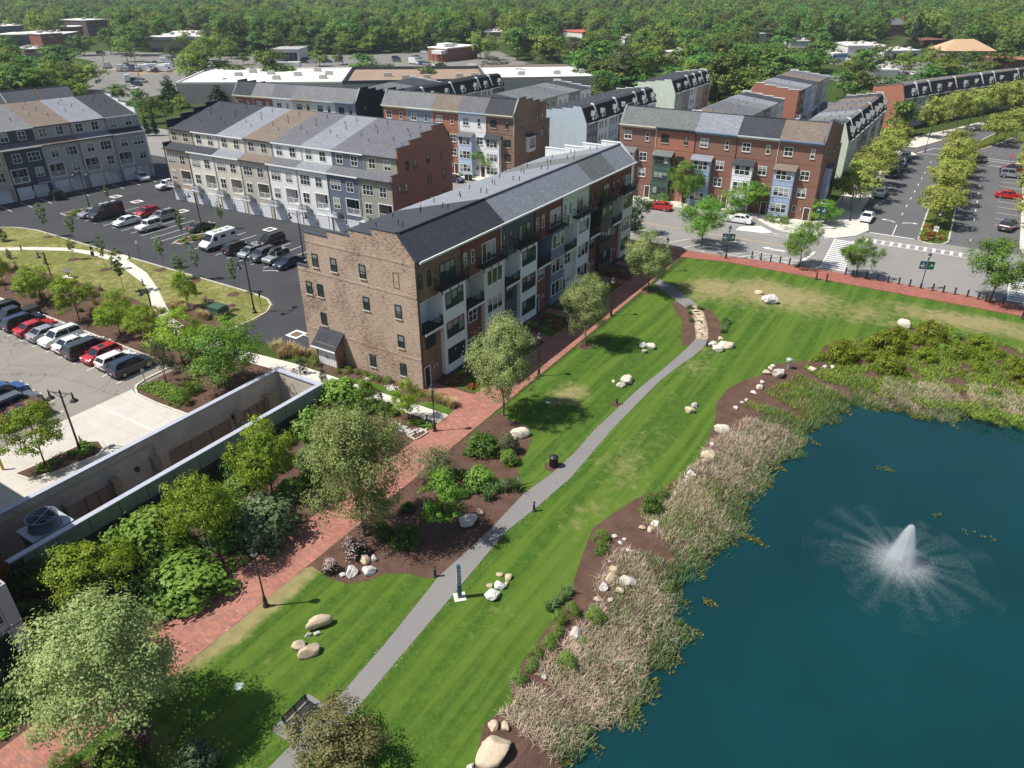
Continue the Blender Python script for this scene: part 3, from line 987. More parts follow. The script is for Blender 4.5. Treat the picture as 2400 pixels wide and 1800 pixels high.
# ---------------------------------------------------------------- ground materials
def asphalt(name,c,stain=0.25,crack=False):
 t = NT(name)
 v = t.coord('Object')
 f = t.noise(v,0.12,5.0,0.65)
 f2 = t.noise(v,9.0,2.0)
 f3 = t.noise(t.coord('Object',(0.25,0.06,1)),1.6,4.0)
 k = t.math('ADD',t.math('MULTIPLY',f,0.6),t.math('ADD',t.math('MULTIPLY',f2,0.25),t.math('MULTIPLY',f3,0.3)))
 col = t.ramp(k,[(0.35,sc3(c,1 - stain)),(0.55,c),(0.8,sc3(c,1 + stain))])
 if crack:
  vo = t.n('ShaderNodeTexVoronoi',feature='DISTANCE_TO_EDGE',i_Scale=0.16)
  w = t.n('ShaderNodeTexNoise',i_Vector=v,i_Scale=0.8)
  add = t.n('ShaderNodeVectorMath',operation='ADD')
  t.inp(add,0,v)
  t.inp(add,1,w.outputs['Color'])
  t.inp(vo,'Vector',add.outputs[0])
  ln = t.math('LESS_THAN',vo.outputs['Distance'],0.006)
  col = t.mix(t.math('MULTIPLY',ln,0.5),col,sc3(c,0.4))
  spot = t.noise(v,0.9,2.0,0.4)
  col = t.mix(t.ramp(spot,[(0.68,(0,0,0)),(0.74,(0.5,0.5,0.5))]),col,sc3(c,0.55))
 t.bump(f2,0.25,0.02)
 MATS[name] = t.set(col,0.9,0.2)
 return MATS[name]

def concrete(name,c,joint=1.5,jw=0.02,along='y',dirt=0.2):
 """poured slabs with saw-cut joints"""
 t = NT(name)
 v = t.coord('Object')
 sp = t.n('ShaderNodeSeparateXYZ',i_0=v)
 f = t.noise(v,0.35,5.0,0.7)
 f2 = t.noise(v,5.0,3.0)
 k = t.math('ADD',t.math('MULTIPLY',f,0.7),t.math('MULTIPLY',f2,0.3))
 col = t.ramp(k,[(0.3,sc3(c,1 - dirt)),(0.6,c),(0.8,sc3(c,1.06))])
 if joint:
  ln = None
  for ax in ({'x': (0,),'y': (1,),'xy': (0,1),'xz': (0,2),'yz': (1,2)}[along]):
   fr = t.math('FRACT',t.math('DIVIDE',sp.outputs[ax],joint))
   l = t.math('LESS_THAN',fr,jw / joint)
   ln = l if ln is None else t.math('MAXIMUM',ln,l)
  col = t.mix(t.math('MULTIPLY',ln,0.6),col,sc3(c,0.45))
 t.bump(f2,0.15,0.02)
 MATS[name] = t.set(col,0.85,0.25)
 return MATS[name]

def lawn_material(name,green,dry,spots,stripes=True,base_dry=0.0):
 t = NT(name)
 v = t.coord('Object')
 f1 = t.noise(v,0.16,4.0,0.6)
 f2 = t.noise(v,1.1,4.0,0.65)
 f3 = t.math('ADD',t.math('MULTIPLY',t.noise(v,14.0,3.0,0.7),.45),t.math('MULTIPLY',t.noise(v,3.6,4.0,0.75),.55))
 col = t.ramp(t.math('ADD',t.math('MULTIPLY',f2,0.35),t.math('MULTIPLY',f3,0.72)),
     [(0.34,sc3(green,0.45)),(0.52,sc3(green,0.95)),(0.72,(green[0] * 2.0,green[1] * 1.6,green[2] * 1.7))])
 if stripes:                                  # mower passes, following the path
  st = t.noise(t.coord('Object',(1.0,0.045,1)),0.85,2.0,0.5)
  col = t.mix(t.ramp(st,[(0.44,(0,0,0)),(0.58,(0.7,0.7,0.7))]),col,(green[0] * 1.9,green[1] * 1.45,green[2] * 1.6))
  st2 = t.noise(t.coord('Object',(2.6,0.10,1)),1.0,2.0,0.6)
  col = t.mix(t.ramp(st2,[(0.5,(0,0,0)),(0.72,(0.35,0.35,0.35))]),col,sc3(green,0.55))
 # thin, sun-dried patches at fixed places
 mask = None
 pos = t.n('ShaderNodeTexCoord').outputs['Object']
 for (x,y,rx,ry,k) in spots:
  mp = t.n('ShaderNodeMapping',i_Vector=pos,i_Location=(-x / rx,-y / ry,0),i_Scale=(1 / rx,1 / ry,0))
  ln = t.n('ShaderNodeVectorMath',operation='LENGTH')
  t.inp(ln,0,mp.outputs[0])
  m = t.math('MULTIPLY',t.math('SUBTRACT',1.0,ln.outputs['Value'],clamp=True),k)
  mask = m if mask is None else t.math('MAXIMUM',mask,m)
 dn = t.math('ADD',t.math('MULTIPLY',f1,0.9),t.math('MULTIPLY',f2,0.75))
 amount = t.math('ADD',t.math('SUBTRACT',dn,1.0),base_dry)
 if mask is not None:
  amount = t.math('ADD',amount,t.math('MULTIPLY',mask,0.75))
 fac = t.ramp(amount,[(0.0,(0,0,0)),(0.42,(0.9,0.9,0.9))])
 dcol = t.ramp(t.math('ADD',t.math('MULTIPLY',f3,0.6),t.math('MULTIPLY',f2,0.4)),[(0.3,sc3(dry,0.65)),(0.7,sc3(dry,1.2))])
 col = t.mix(fac,col,dcol)
 t.bump(f3,1.0,0.08)
 MATS[name] = t.set(col,0.95,0.1)
 return MATS[name]

def mulch_material(name,c):
 t = NT(name)
 v = t.coord('Object')
 f = t.noise(v,13.0,4.0,0.75)
 f2 = t.noise(v,0.7,4.0)
 k = t.math('ADD',t.math('MULTIPLY',f,0.75),t.math('MULTIPLY',f2,0.3))
 col = t.ramp(k,[(0.34,sc3(c,0.4)),(0.52,c),(0.72,sc3(c,1.9))])
 t.bump(f,0.8,0.06)
 MATS[name] = t.set(col,0.95,0.1)
 return MATS[name]

def paver_material(name,c,grey):
 """red clay pavers laid in a woven bond, single bricks fired darker or greyer"""
 t = NT(name)
 tc = t.n('ShaderNodeTexCoord')
 mp = t.n('ShaderNodeMapping',i_Vector=tc.outputs['Object'],i_Rotation=(0,0,R_(0)))
 bt = t.n('ShaderNodeTexBrick',i_Vector=mp.outputs[0],i_Scale=1.0,i_Color1=(0,0,0),i_Color2=(1,1,1),i_Mortar=(0.5,0.5,0.5))
 bt.inputs['Mortar Size'].default_value = 0.006
 bt.inputs['Brick Width'].default_value = 0.42
 bt.inputs['Row Height'].default_value = 0.21
 wv = t.n('ShaderNodeTexVoronoi',i_Vector=t.coord('Object',(2.3,4.6,1)),i_Scale=1.0)
 wv.distance = 'MANHATTAN'
 f = t.noise(tc.outputs['Object'],0.35,4.0,0.65)
 r = t.math('ADD',t.math('MULTIPLY',bt.outputs['Color'],0.55),t.math('MULTIPLY',wv.outputs['Color'],0.45))
 col = t.ramp(r,[(0.12,grey),(0.34,sc3(c,0.78)),(0.55,c),(0.85,(c[0] * 1.25,c[1] * 1.3,c[2] * 1.25))])
 col = t.mix(0.38,col,t.ramp(f,[(0.3,sc3(c,0.72)),(0.7,(c[0] * 1.15,c[1] * 1.35,c[2] * 1.4))]))
 jt = t.math('SUBTRACT',1.0,bt.outputs['Fac'])
 col = t.mix(t.math('MULTIPLY',bt.outputs['Fac'],0.5),col,sc3(c,0.45))
 litter = t.noise(tc.outputs['Object'],3.2,2.0,0.4)
 col = t.mix(t.ramp(litter,[(0.735,(0,0,0)),(0.745,(0.7,0.7,0.7))]),col,(0.55,0.5,0.44))
 t.bump(jt,0.3,0.02)
 MATS[name] = t.set(col,0.9,0.15)
 return MATS[name]

GREEN = (0.055,0.115,0.015)
DRY = (0.29,0.245,0.115)
m_lawn = lawn_material('lawn_grass',GREEN,DRY,[(25,46,13,9,1.1),(17,44,8,7,1.0),(48,50,16,5,1.0),(36,47,8,7,0.6),(13.5,7,3.2,3.5,0.9),(24,-2,3.5,16,0.42),(9.6,-30,1.6,12,1.3),(23,20,4,14,0.3),(12,-41,3,3,0.8),(45,44,14,3,0.9)])
m_drylawn = lawn_material('dormant_grass',(0.15,0.165,0.045),(0.40,0.335,0.145),[],False,0.22)
m_wild = lawn_material('rough_ground',(0.045,0.075,0.016),(0.17,0.145,0.075),[],False,-0.05)
m_mulch = mulch_material('bark_mulch',(0.105,0.062,0.046))
m_lot = asphalt('asphalt_new',(0.050,0.051,0.055),0.22)
m_oldlot = asphalt('asphalt_old',(0.235,0.212,0.185),0.16,True)
m_street = asphalt('asphalt_street',(0.235,0.225,0.21),0.13)
m_blvd = asphalt('asphalt_boulevard',(0.115,0.113,0.115),0.15)
m_trail = asphalt('asphalt_trail',(0.20,0.192,0.185),0.12)
m_walk = concrete('concrete_walk',(0.60,0.565,0.49),1.5,0.03,'xy',0.14)
m_apron = concrete('concrete_apron',(0.53,0.495,0.435),3.6,0.03,'xy',0.2)
m_kerb = plain('kerb_concrete',(0.52,0.48,0.41),0.85,0.2,var=0.12,scale=0.8)
m_paver = paver_material('brick_pavers',(0.345,0.150,0.110),(0.20,0.135,0.125))
m_paver2 = paver_material('brick_pavers_street',(0.315,0.115,0.085),(0.20,0.10,0.09))
m_paint = plain('road_paint_white',(0.74,0.73,0.70),0.7,0.3,var=0.14,scale=3.0)
m_yellow = plain('road_paint_yellow',(0.60,0.36,0.09),0.7,0.3,var=0.12,scale=2.0)
m_gravel = mulch_material('pale_gravel',(0.30,0.235,0.165))
m_wallconc = concrete('cast_concrete',(0.58,0.515,0.42),1.4,0.02,'yz',0.4)

# ---------------------------------------------------------------- the ground itself
pond = [(33.0,-62),(32.9,-29),(33.2,-26),(34.4,-22),(34.6,-17.4),(32.9,-12.2),(32.4,-10.4),(34.0,-8.2),(34.5,-4),(34.2,0.5),(34.5,4.5),(35.5,8.8),(36.2,11.8),(36.2,15.4),(37.9,18.9),(38.9,22.1),(41,23.0),(44,23.0),(47,23.7),(49.6,25.7),(54,26.7),(62,27.6),(80,30),(105,24),(120,-10),(105,-62)]
bank_top = offset_line(pond[:-1],2.4)
bank_top[0] = (30.4,-62)
bank_top.append((109,-66))
bank_top[-2] = (123,-10)
pit = rect(-11.9,-38.2,-6.0,-8.7)
BIG = 2700
sheet('ground',rect(-BIG,-400,BIG,BIG),0.0,m_wild,holes=[bank_top,pit])

bk = MB()
low = offset_line(pond[:-1],-3.5)
low.append((100,-50))
nb = len(bank_top)
for i in range(nb - 1):
 a,b = bank_top[i],bank_top[i + 1]
 c,d = low[min(i + 1,len(low) - 1)],low[min(i,len(low) - 1)]
 bk.quad((a[0],a[1],0),(d[0],d[1],-1.7),(c[0],c[1],-1.7),(b[0],b[1],0))
structure('pond_bank',bk,m_mulch)

t = NT('pond_water')
wv = t.coord('Object')
deep = t.noise(wv,0.06,3.0)
wcol = t.ramp(deep,[(0.3,(0.0020,0.026,0.028)),(0.7,(0.0030,0.040,0.043))])
weedn = t.noise(wv,0.22,5.0,0.7)
wcol = t.mix(t.ramp(weedn,[(0.64,(0,0,0)),(0.76,(0.3,0.3,0.3))]),wcol,(0.006,0.020,0.018))
t.bump(t.noise(t.coord('Object',(1,2.2,1)),2.2,3.0),0.06,0.05)
m_water = t.set(wcol,0.07,0.5)
sheet('pond_water',[(30.8,-61)] + offset_line(pond[:-1],1.2)[1:] + [(105,-61)],-0.62,m_water)

# lawns
sheet('lawn',[(9.2,-62),(9.2,56),(118,56),(128,-10)] + list(reversed(bank_top[1:-2])) + [(30.4,-62)],0.004,m_lawn)
sheet('dry_lawn',[(-140,-1.5),(-99,1.5),(-92,-3.0),(-80,-2.8),(-66,-1.6),(-56,-1.2),(-50,-1.0),(-44.5,-1.4),(-38.5,-3.3),(-29.5,-3.9),(-29.3,2.6),(-29.8,5.4),(-31.2,7.5),(-33.4,8.7),(-36.8,9.1),(-67,9.0),(-91.5,9.0),(-96,8.1),(-99.1,6.4),(-140,6.4)],0.004,m_drylawn)

# mulch and planting beds
sheet('mulch_bed',[(-140,-10.6),(-28.5,-10.4),(-26.4,-10.5),(-27.3,-11.4),(-27.1,-14.2),(-26.7,-15.6),(-26.1,-16.2),(-24.8,-16.8),(-21.5,-16.9),(-12.2,-16.3),(-12.2,-8.4),(5.3,-8.4),(5.3,-4.4),(-16,-5.0),(-29.5,-3.9),(-38.5,-3.3),(-44.5,-1.4),(-50,-1.0),(-56,-1.2),(-66,-1.6),(-80,-2.8),(-92,-3.0),(-140,-4)],0.008,m_mulch)
sheet('mulch_bed',[(-43.6,-0.6),(-38.4,-2.3),(-33.0,-3.4),(-31.4,-1.2),(-32.5,1.6),(-36.5,2.4),(-41.5,2.0),(-43.8,1.2)],0.012,m_mulch)
sheet('mulch_bed',rect(-5.8,-62,5.3,-8.4),0.008,m_mulch)
sheet('mulch_bed',rect(-16.6,-2.75,5.3,0.0),0.008,m_mulch)
sheet('mulch_bed',rect(0.2,1.9,5.3,51.5),0.008,m_mulch)
sheet('mulch_bed',OUTLINES['bedA'],0.012,m_mulch)
sheet('mulch_bed',[(9.25,-62),(9.25,-45.0),(10.2,-42.6),(11.0,-39.6),(12.4,-40.6),(14.2,-42.4),(16.5,-41.5),(18.6,-39.5),(18.8,-62)],0.012,m_mulch)
sheet('mulch_bed',[(13.6,36.2),(15.2,33.4),(16.9,31.3),(18.6,26.6),(19.4,24.6),(20.5,25.0),(21.6,25.5),(22.9,29.0),(22.2,30.9),(20.6,34.2),(18.9,36.4),(16.7,37.4),(15.2,38.3)],0.012,m_mulch)
se = OUTLINES['shore_edge']
sheet('mulch_bed',[(28.9,-62)] + [tuple(p) for p in se] + [(80,40),(118,34),(128,-10)] + list(reversed(bank_top[1:-2])) + [(30.4,-62)],0.008,m_mulch)
for i,(x,y,r) in enumerate([(-86.3,7.7,0.8),(-79.2,7.6,0.8),(-71.6,3.6,0.9),(-63.1,3.6,0.9),(-56.0,7.9,0.9),(-47.7,7.8,0.8),(-38.8,7.2,0.9),(9.8,18.3,1.0),(9.3,38.0,1.0),(18.6,-4.8,0.9),(18.7,8.0,0.6)]):
 sheet('mulch_ring',[(x + r * math.cos(a * 0.5236) * random.uniform(.85,1.1),y + r * math.sin(a * 0.5236) * random.uniform(.85,1.1)) for a in range(12)],0.016,m_mulch)
for (x0,y0,x1,y1) in [(2.6,2.3,5.3,5.6),(2.4,10.6,5.3,14.6),(3.0,18.0,5.3,21.6),(2.6,26.5,5.3,30.0),(3.0,34.0,5.3,38.0)]:
 sheet('lawn_patch',rect(x0,y0,x1,y1),0.012,m_lawn)
sheet('lawn_patch',[(-9.6,-2.7),(-1.0,-2.7),(-1.8,-1.6),(-6.2,-1.7),(-8.2,-2.1)],0.012,m_lawn)
sheet('lawn_patch',[(0.8,-2.7),(5.3,-2.7),(5.3,-1.7),(2.5,-1.5)],0.012,m_lawn)

# paths
brick_path = sheet('brick_path',[(5.35,-62),(9.2,-62),(9.2,-20),(8.95,0),(8.6,30),(8.3,48),(8.0,55.0),(5.2,55.0),(5.2,1.9),(5.35,-3)],0.020,m_paver)
sheet('brick_path',[(0.05,0.0),(5.3,-0.2),(5.25,1.9),(0.05,1.8)],0.0165,m_paver)
for y in (9.2,16.9,24.4,31.6,38.8,46.0):
 sheet('brick_path',rect(0.6,y,5.25,y + 1.5),0.0165,m_paver)
pr = [(20.5,-62),(20.6,-32.1),(20.35,-28),(20.1,-22.8),(19.8,-17.8),(19.6,-14.5),(20.1,-10.8),(20.6,-5.5),(20.4,-0.0),(20.3,4.0),(20.4,10.0),(20.5,14.3),(20.9,18.7),(21.5,22.2),(21.8,25.2),(21.6,27.5)]
pl = [(18.9,-62),(19.1,-32.0),(18.85,-28),(18.3,-22.9),(18.1,-21.2),(18.3,-18),(18.4,-14.6),(18.3,-9.6),(18.9,-5.9),(19.1,-1.9),(18.9,2.3),(19.1,8.0),(19.3,12.5),(19.7,16.2),(20.0,20.7),(20.2,24.6),(20.2,27.1)]
sheet('asphalt_path',pr + pl[::-1],0.0165,m_trail)
sheet('asphalt_path',[(9.0,43.4),(9.0,41.2),(15.7,35.6),(16.7,37.4),(11.0,42.4)],0.0165,m_trail)
stone_path = sheet('stone_path',[(20.2,27.1),(21.6,27.5),(20.6,30.4),(19.6,32.6),(18.4,35.2),(16.7,37.3),(15.8,36.0),(17.8,32.9),(19.2,29.7)],0.0165,m_gravel)
m_flag = plain('flagstone',(0.46,0.37,0.26),0.85,0.2,var=0.3,scale=1.2,fine=0.3)
for f in OUTLINES['flags']:
 slab('flagstone',f,0.014,0.06,m_flag,stone_path)
cl = [(-140,-6),(-99,-4.6),(-85.9,-0.2),(-81.5,2.8),(-76.4,5.4),(-71.2,6.3),(-66.5,6.3),(-64.2,6.0),(-57.3,4.2),(-52.4,2.9),(-48.7,1.1),(-44.6,-1.4),(-38.5,-4.0),(-33,-5.6),(-25,-6.0),(-16,-5.1),(5.35,-4.5)]
cr = [(-140,-4.6),(-100,-3.4),(-87.0,0.8),(-83.0,3.6),(-77.9,6.3),(-72.9,7.4),(-68.4,7.8),(-67.4,9.05),(-65.4,9.05),(-64.6,7.9),(-62.2,7.4),(-56.6,6.0),(-49.7,3.0),(-43.5,-0.1),(-38.6,-2.4),(-33,-3.6),(-25,-4.0),(-16,-3.0),(5.35,-2.75)]
sheet('concrete_path',cl + cr[::-1],0.020,m_walk)
m_cob = plain('river_stone',(0.48,0.45,0.42),0.8,0.2,var=0.3,scale=6)

# car parks
back_lot = sheet('back_car_park',[(-150,6.5),(-99.1,6.4),(-96,8.1),(-91.5,9.02),(-67,9.02),(-36.8,9.1),(-33.4,8.7),(-31.2,7.5),(-29.8,5.4),(-29.3,2.6),(-29.3,-1.2),(-16.7,-1.2),(-16.7,57.4),(-150,57.4)],0.012,m_lot)
near_lot = sheet('front_car_park',rect(-140,-62,-26.3,-10.75),0.012,m_oldlot)
apron = sheet('concrete_apron',[(-26.3,-62),(-26.3,-16.25),(-24.8,-16.8),(-21.5,-16.9),(-12.2,-16.4),(-12.2,-62)],0.012,m_apron)

def stripe(parent,p,q,w=0.11,z=0.016,mat=None,name='parking_line'):
 p,q = Vector((*p,0)),Vector((*q,0))
 d = (q - p).normalized()
 s = Vector((-d.y,d.x,0)) * (w / 2)
 pts = [p - s,q - s,q + s,p + s]
 mb = MB()
 mb.poly([(a.x,a.y,z) for a in pts])
 return mb.build(name,mat or m_paint,parent)

def marking(parent,name,pts,z,mat=None):
 mb = MB().prism_z(pts,z - 0.003,z)
 return mb.build(name,mat or m_paint,parent)

for k in range(13):
 x = -28.85 - 2.815 * k
 stripe(near_lot,(x,-16.4),(x,-11.0))
stripe(apron,(-26.3,-20.2),(-13.0,-20.0),0.16)
stripe(near_lot,(-34.0,-22.0),(-34.0,-27.2)); stripe(near_lot,(-31.0,-22.0),(-31.0,-27.2)); stripe(near_lot,(-28.1,-22.6),(-28.1,-27.6))
for k in range(11):
 x = -92.7 + 2.74 * k
 stripe(back_lot,(x,16.3),(x,21.7))
 if x > -91:
  stripe(back_lot,(x,21.7),(x,27.0))
for k in range(8):
 x = -59.9 + 2.74 * k
 stripe(back_lot,(x,16.5),(x,21.8))
 stripe(back_lot,(x,21.8),(x,27.0))
stripe(back_lot,(-61.0,21.8),(-41.2,21.8),0.1)
for k in range(9):                                    # slanted bays in the shade of the left terrace
 y = 13.0 + 3.55 * k
 stripe(back_lot,(-113.4 + k * 0.45,y + 0.3),(-107.6 + k * 0.35,y - 0.4))
for (x,y) in [(-101.1,29.3),(-94.0,29.2),(-80.6,29.6),(-57.7,30.4),(-21.7,2.6)]:
 mb = MB()
 a,b = 0.95,0.62
 o_ = [(a,a),(-a,a),(-a,-a),(a,-a)]
 i_ = [(b,b),(-b,b),(-b,-b),(b,-b)]
 for k in range(4):
  j = (k + 1) % 4
  mb.poly([(x + q[0],y + q[1],0.016) for q in (o_[k],o_[j],i_[j],i_[k])])
 mb.build('drain_marking',m_paint,back_lot)
 marking(back_lot,'drain_cover',[(x + q[0] * 0.9,y + q[1] * 0.9) for q in i_],0.016,plain('drain_rust',(0.16,0.10,0.07),0.9))
stripe(back_lot,(-20.7,2.9),(-16.8,3.0),0.1)
stripe(back_lot,(-42.6,15.6),(-40.2,17.4),0.12); stripe(back_lot,(-40.2,17.4),(-42.0,18.3),0.12)

def kerbed(name,pts,inner_mat,w=0.22,h=0.13,z=0.0,closed=True):
 """a kerb wall round a bed: kerb is structure, bed surface its fill"""
 loop = pts + [pts[0]] if closed else pts
 inn = offset_line(loop,w)
 if closed:
  inn[-1] = inn[0] = ((inn[0][0] + inn[-1][0]) / 2,(inn[0][1] + inn[-1][1]) / 2)
 mb = MB()
 for i in range(len(loop) - 1):
  mb.prism_z([loop[i],loop[i + 1],inn[i + 1],inn[i]],z,h)
 o = structure(name,mb,m_kerb)
 if inner_mat:
  sheet('island_bed',inn[:-1],h - 0.02,inner_mat)
 return o

kerbed('kerb',[(-98.4,16.5),(-95.4,16.3),(-94.7,19.4),(-94.7,23.7),(-96.1,26.4),(-97.3,25.3),(-97.7,22.4),(-97.9,18.8)],m_mulch)
kerbed('kerb',[(-65.4,16.8),(-63.6,17.0),(-62.3,19.7),(-62.1,22.7),(-62.1,26.6),(-63.2,26.9),(-64.9,24.4),(-66.0,21.1),(-66.0,18.0)],m_mulch)
kerbed('kerb',[(-21.1,-31.0),(-19.1,-30.8),(-18.0,-28.5),(-17.4,-25.4),(-18.2,-24.2),(-19.7,-23.8),(-20.8,-24.6),(-20.9,-26.9),(-21.1,-29.6)],m_mulch,0.3)
kerbed('kerb',[(-26.3,-10.5),(-27.3,-11.4),(-27.1,-14.2),(-26.7,-15.6),(-26.1,-16.2),(-24.8,-16.8),(-21.5,-16.9),(-12.3,-16.4)],None,0.25,closed=False)
kerbed('kerb',[(-150,6.3),(-99.1,6.2),(-96,7.9),(-91.5,8.8),(-68.6,8.8)][::-1],None,0.2,closed=False)
kerbed('kerb',[(-64.4,8.8),(-36.8,8.9),(-33.4,8.5),(-31.3,7.3),(-29.9,5.3),(-29.5,2.6),(-29.5,-1.2)][::-1],None,0.2,closed=False)
kerbed('kerb',[(-100,-10.75),(-28.9,-10.75)],None,0.2,closed=False)

# streets
street = sheet('street',[(-220,57.4),(6.5,57.4),(13.4,57.9),(18,58.8),(23.5,59.4),(140,59.6),(140,82.6),(27,82.6),(27,81),(-220,81)],0.012,m_street)
boulevard = sheet('boulevard',[(27.0,82.6),(57,82.6),(56,160),(60,200),(78,262),(62,268),(42,215),(32,176),(28.6,163),(12,163),(12,156),(27,156)],0.0125,m_blvd)
sheet('alley',[(-36,81),(-34.5,160),(-36,205),(-20,205),(-18.5,100),(-18.5,81)],0.008,m_street)
sheet('alley',[(-2.5,100),(9.0,100),(9.5,215),(-1.5,215)],0.008,m_lot)
slab('street_pavement',[(-8,54.0),(8.0,54.0),(15.7,55.6),(24.3,55.6),(140,54.6),(140,59.5),(47,59.5),(39,59.5),(30.6,59.6),(23.5,59.3),(18,58.7),(13.4,57.8),(6.5,57.4),(-8,57.4)],0.004,0.10,m_paver2)
pave = [(-24,80.4),(-8.2,80.4),(12.6,80.3),(15.6,77.2),(17.2,76.0),(19.2,75.3),(24.2,75.3),(26.6,76.3),(29.3,79.4),(30.6,83.7),(29.8,88.3),(28.0,93.7),(27.3,97),(27.2,149.0),(29.4,152),(30.2,155.2),(28.9,157.6),(22,157.6),(22.2,97),(21.3,88),(21.3,84.0),(-24,84.0)]
slab('corner_pavement',pave,0.004,0.13,m_walk)
slab('corner_pavement',[(-76,76.4),(-38,78.2),(-37,82.5),(-75,80.4)],0.004,0.13,m_walk)
slab('corner_pavement',[(52.6,84),(60,84),(59.5,160),(51.0,160),(50.6,154),(52.4,151)],0.004,0.13,m_walk)
slab('corner_pavement',[(27.0,164),(29.2,164.5),(33,176),(36.5,190),(44.5,215),(41,216),(33.8,196),(27,180)],0.004,0.13,m_walk)
marking(street,'hatched_island',[(11.1,72.4),(11.2,74.6),(14.2,76.8),(16.9,74.2),(15.4,73.0)],0.03)
for y in (68.35,68.6):
 stripe(street,(-220,y + 0.0),(24.2,y - 0.5),0.09,0.017,m_yellow,'centre_line')
for k in range(16):                                     # striped crossing towards the lawn
 y = 61.0 + k * 0.98
 x = 27.6 - 0.06 * k
 stripe(street,(x,y),(x + 3.0,y),0.42,0.017,name='crossing_stripe')
stripe(street,(27.5,60.7),(26.6,76.4),0.14,0.0175,name='crossing_edge'); stripe(street,(30.8,60.7),(29.4,76.6),0.14,0.0175,name='crossing_edge')
for k in range(12):                                     # crossing of the boulevard mouth
 x = 31.2 + k * 1.24
 stripe(street,(x,77.2),(x,79.1),0.44,0.017,name='crossing_stripe')
stripe(street,(30.2,77.1),(46.0,76.8),0.13,0.0175,name='crossing_edge'); stripe(street,(30.0,79.15),(46.0,79.1),0.13,0.0175,name='crossing_edge')
for k in range(11):
 y = 60.9 + k * 1.0
 stripe(street,(51.6,y),(54.4,y),0.42,0.017,name='crossing_stripe')
stripe(street,(51.6,60.4),(51.6,72.0),0.14,0.0175,name='crossing_edge')
stripe(boulevard,(30.9,82.9),(37.8,82.9),0.32,0.0165,name='stop_line')
stripe(boulevard,(34.4,83.1),(34.2,90.0),0.12,0.0165,name='lane_line')
stripe(street,(24.6,62.4),(25.2,67.6),0.5,0.017,name='stop_line')
for k in range(9):
 stripe(boulevard,(34.1 - .02 * k,97 + k * 6.3),(34.1 - .02 * k,98.8 + k * 6.3),0.12,0.0165,name='lane_dash')
 stripe(boulevard,(45.7 - .12 * k,86 + k * 6.9),(45.7 - .12 * k,88 + k * 6.9),0.12,0.0165,name='lane_dash')
for k in range(11):
 stripe(boulevard,(48.6,99.0 + k * 4.5),(52.4,98.4 + k * 4.5),0.11,0.0165)
for k in range(8):
 stripe(boulevard,(27.3,98 + k * 6.5),(29.6,98 + k * 6.5),0.11,0.0165)
for p,q in [((30.0,157.6),(33.0,166.0)),((33.0,166.0),(43,163.5)),((30.5,158.5),(42.5,156.5)),((42.5,160.2),(50.6,158.6)),((42.5,157.8),(50.6,155.8)),((43.0,152.0),(50.4,150.6))]:
 stripe(boulevard,p,q,0.22,0.0165,name='crossing_edge')
for p,q in [((-3.4,60.8),(-1.3,64.0)),((0.2,59.8),(2.5,63.8)),((3.2,58.8),(6.1,63.6)),((6.4,58.0),(9.8,63.5)),((10.0,58.2),(13.3,63.1)),((-1.3,64.2),(-4.6,64.2)),((2.0,77.0),(2.6,80.2)),((7.4,76.8),(8.0,80.2)),((-3.8,77.0),(-3.2,80.2))]:
 stripe(street,p,q,0.13,0.017)
for p,q in [((13.9,59.0),(17.2,62.9)),((17.2,62.9),(24.6,62.0)),((24.6,62.0),(23.8,60.2)),((15.6,58.9),(18.9,62.6)),((17.6,59.4),(20.6,62.4)),((19.8,59.7),(22.4,62.2)),((21.8,60.0),(24.0,62.0)),((13.9,59.0),(24.2,60.3)),
    ((16.9,73.8),(25.6,75.4)),((15.2,72.6),(24.0,73.2)),((17.2,73.8),(18.0,73.0)),((19.2,74.2),(20.2,73.1)),((21.2,74.6),(22.2,73.2))]:
 stripe(street,p,q,0.11,0.0172,name='hatch_line')

def arrow(parent,x,y,ang,z,size=1.0,bend=0):
 ca,sa = math.cos(ang),math.sin(ang)
 pts = [(-1.6,-0.13),(0.5,-0.13),(0.5,-0.5),(1.6,0),(0.5,0.5),(0.5,0.13),(-1.6,0.13)]
 if bend:
  pts = [(-1.5,0.55 * bend),(-1.2,0.75 * bend),(-0.2,0.12 * bend),(0.6,0.12),(0.6,0.45),(1.5,0),(0.6,-0.45),(0.6,-0.12),(-0.3,-0.12 * bend)]
  pts = pts[:3] + ([(0.6,0.12),(0.6,0.45),(1.5,0),(0.6,-0.45),(0.6,-0.12)] if bend > 0 else [(0.6,-0.12),(0.6,-0.45),(1.5,0),(0.6,0.45),(0.6,0.12)]) + pts[8:]
 q = [(x + size * (a * ca - b * sa),y + size * (a * sa + b * ca)) for a,b in pts]
 marking(parent,'lane_arrow',q,z)

arrow(street,19.2,65.5,math.pi,0.019,1.1); arrow(street,20.2,65.2,0.25,0.0215,0.8)
arrow(street,13.4,66.1,math.pi,0.019,0.8)
arrow(boulevard,32.6,92.3,math.pi * 0.95,0.0195,0.9,1); arrow(boulevard,36.0,92.4,0.15,0.0195,0.9,-1)
median = [(38.2,83.0),(39.4,81.6),(40.7,81.3),(42.0,81.8),(42.8,84.0),(42.4,100),(41.5,128),(40.8,152),(40.2,155.5),(38.4,155.5),(36.9,151.6),(37.4,126),(37.8,99.4)]
kerbed('median_kerb',median,lawn_material('median_turf',(0.075,0.105,0.02),(0.2,0.16,0.06),[],False,0.05),0.25)
kerbed('median_kerb',[(40.9,171.2),(43.9,171.5),(47.0,182),(51.5,200),(58,222),(66,250),(62,252),(54,226),(46.5,203),(42.9,186.6)],MATS['median_turf'],0.25)

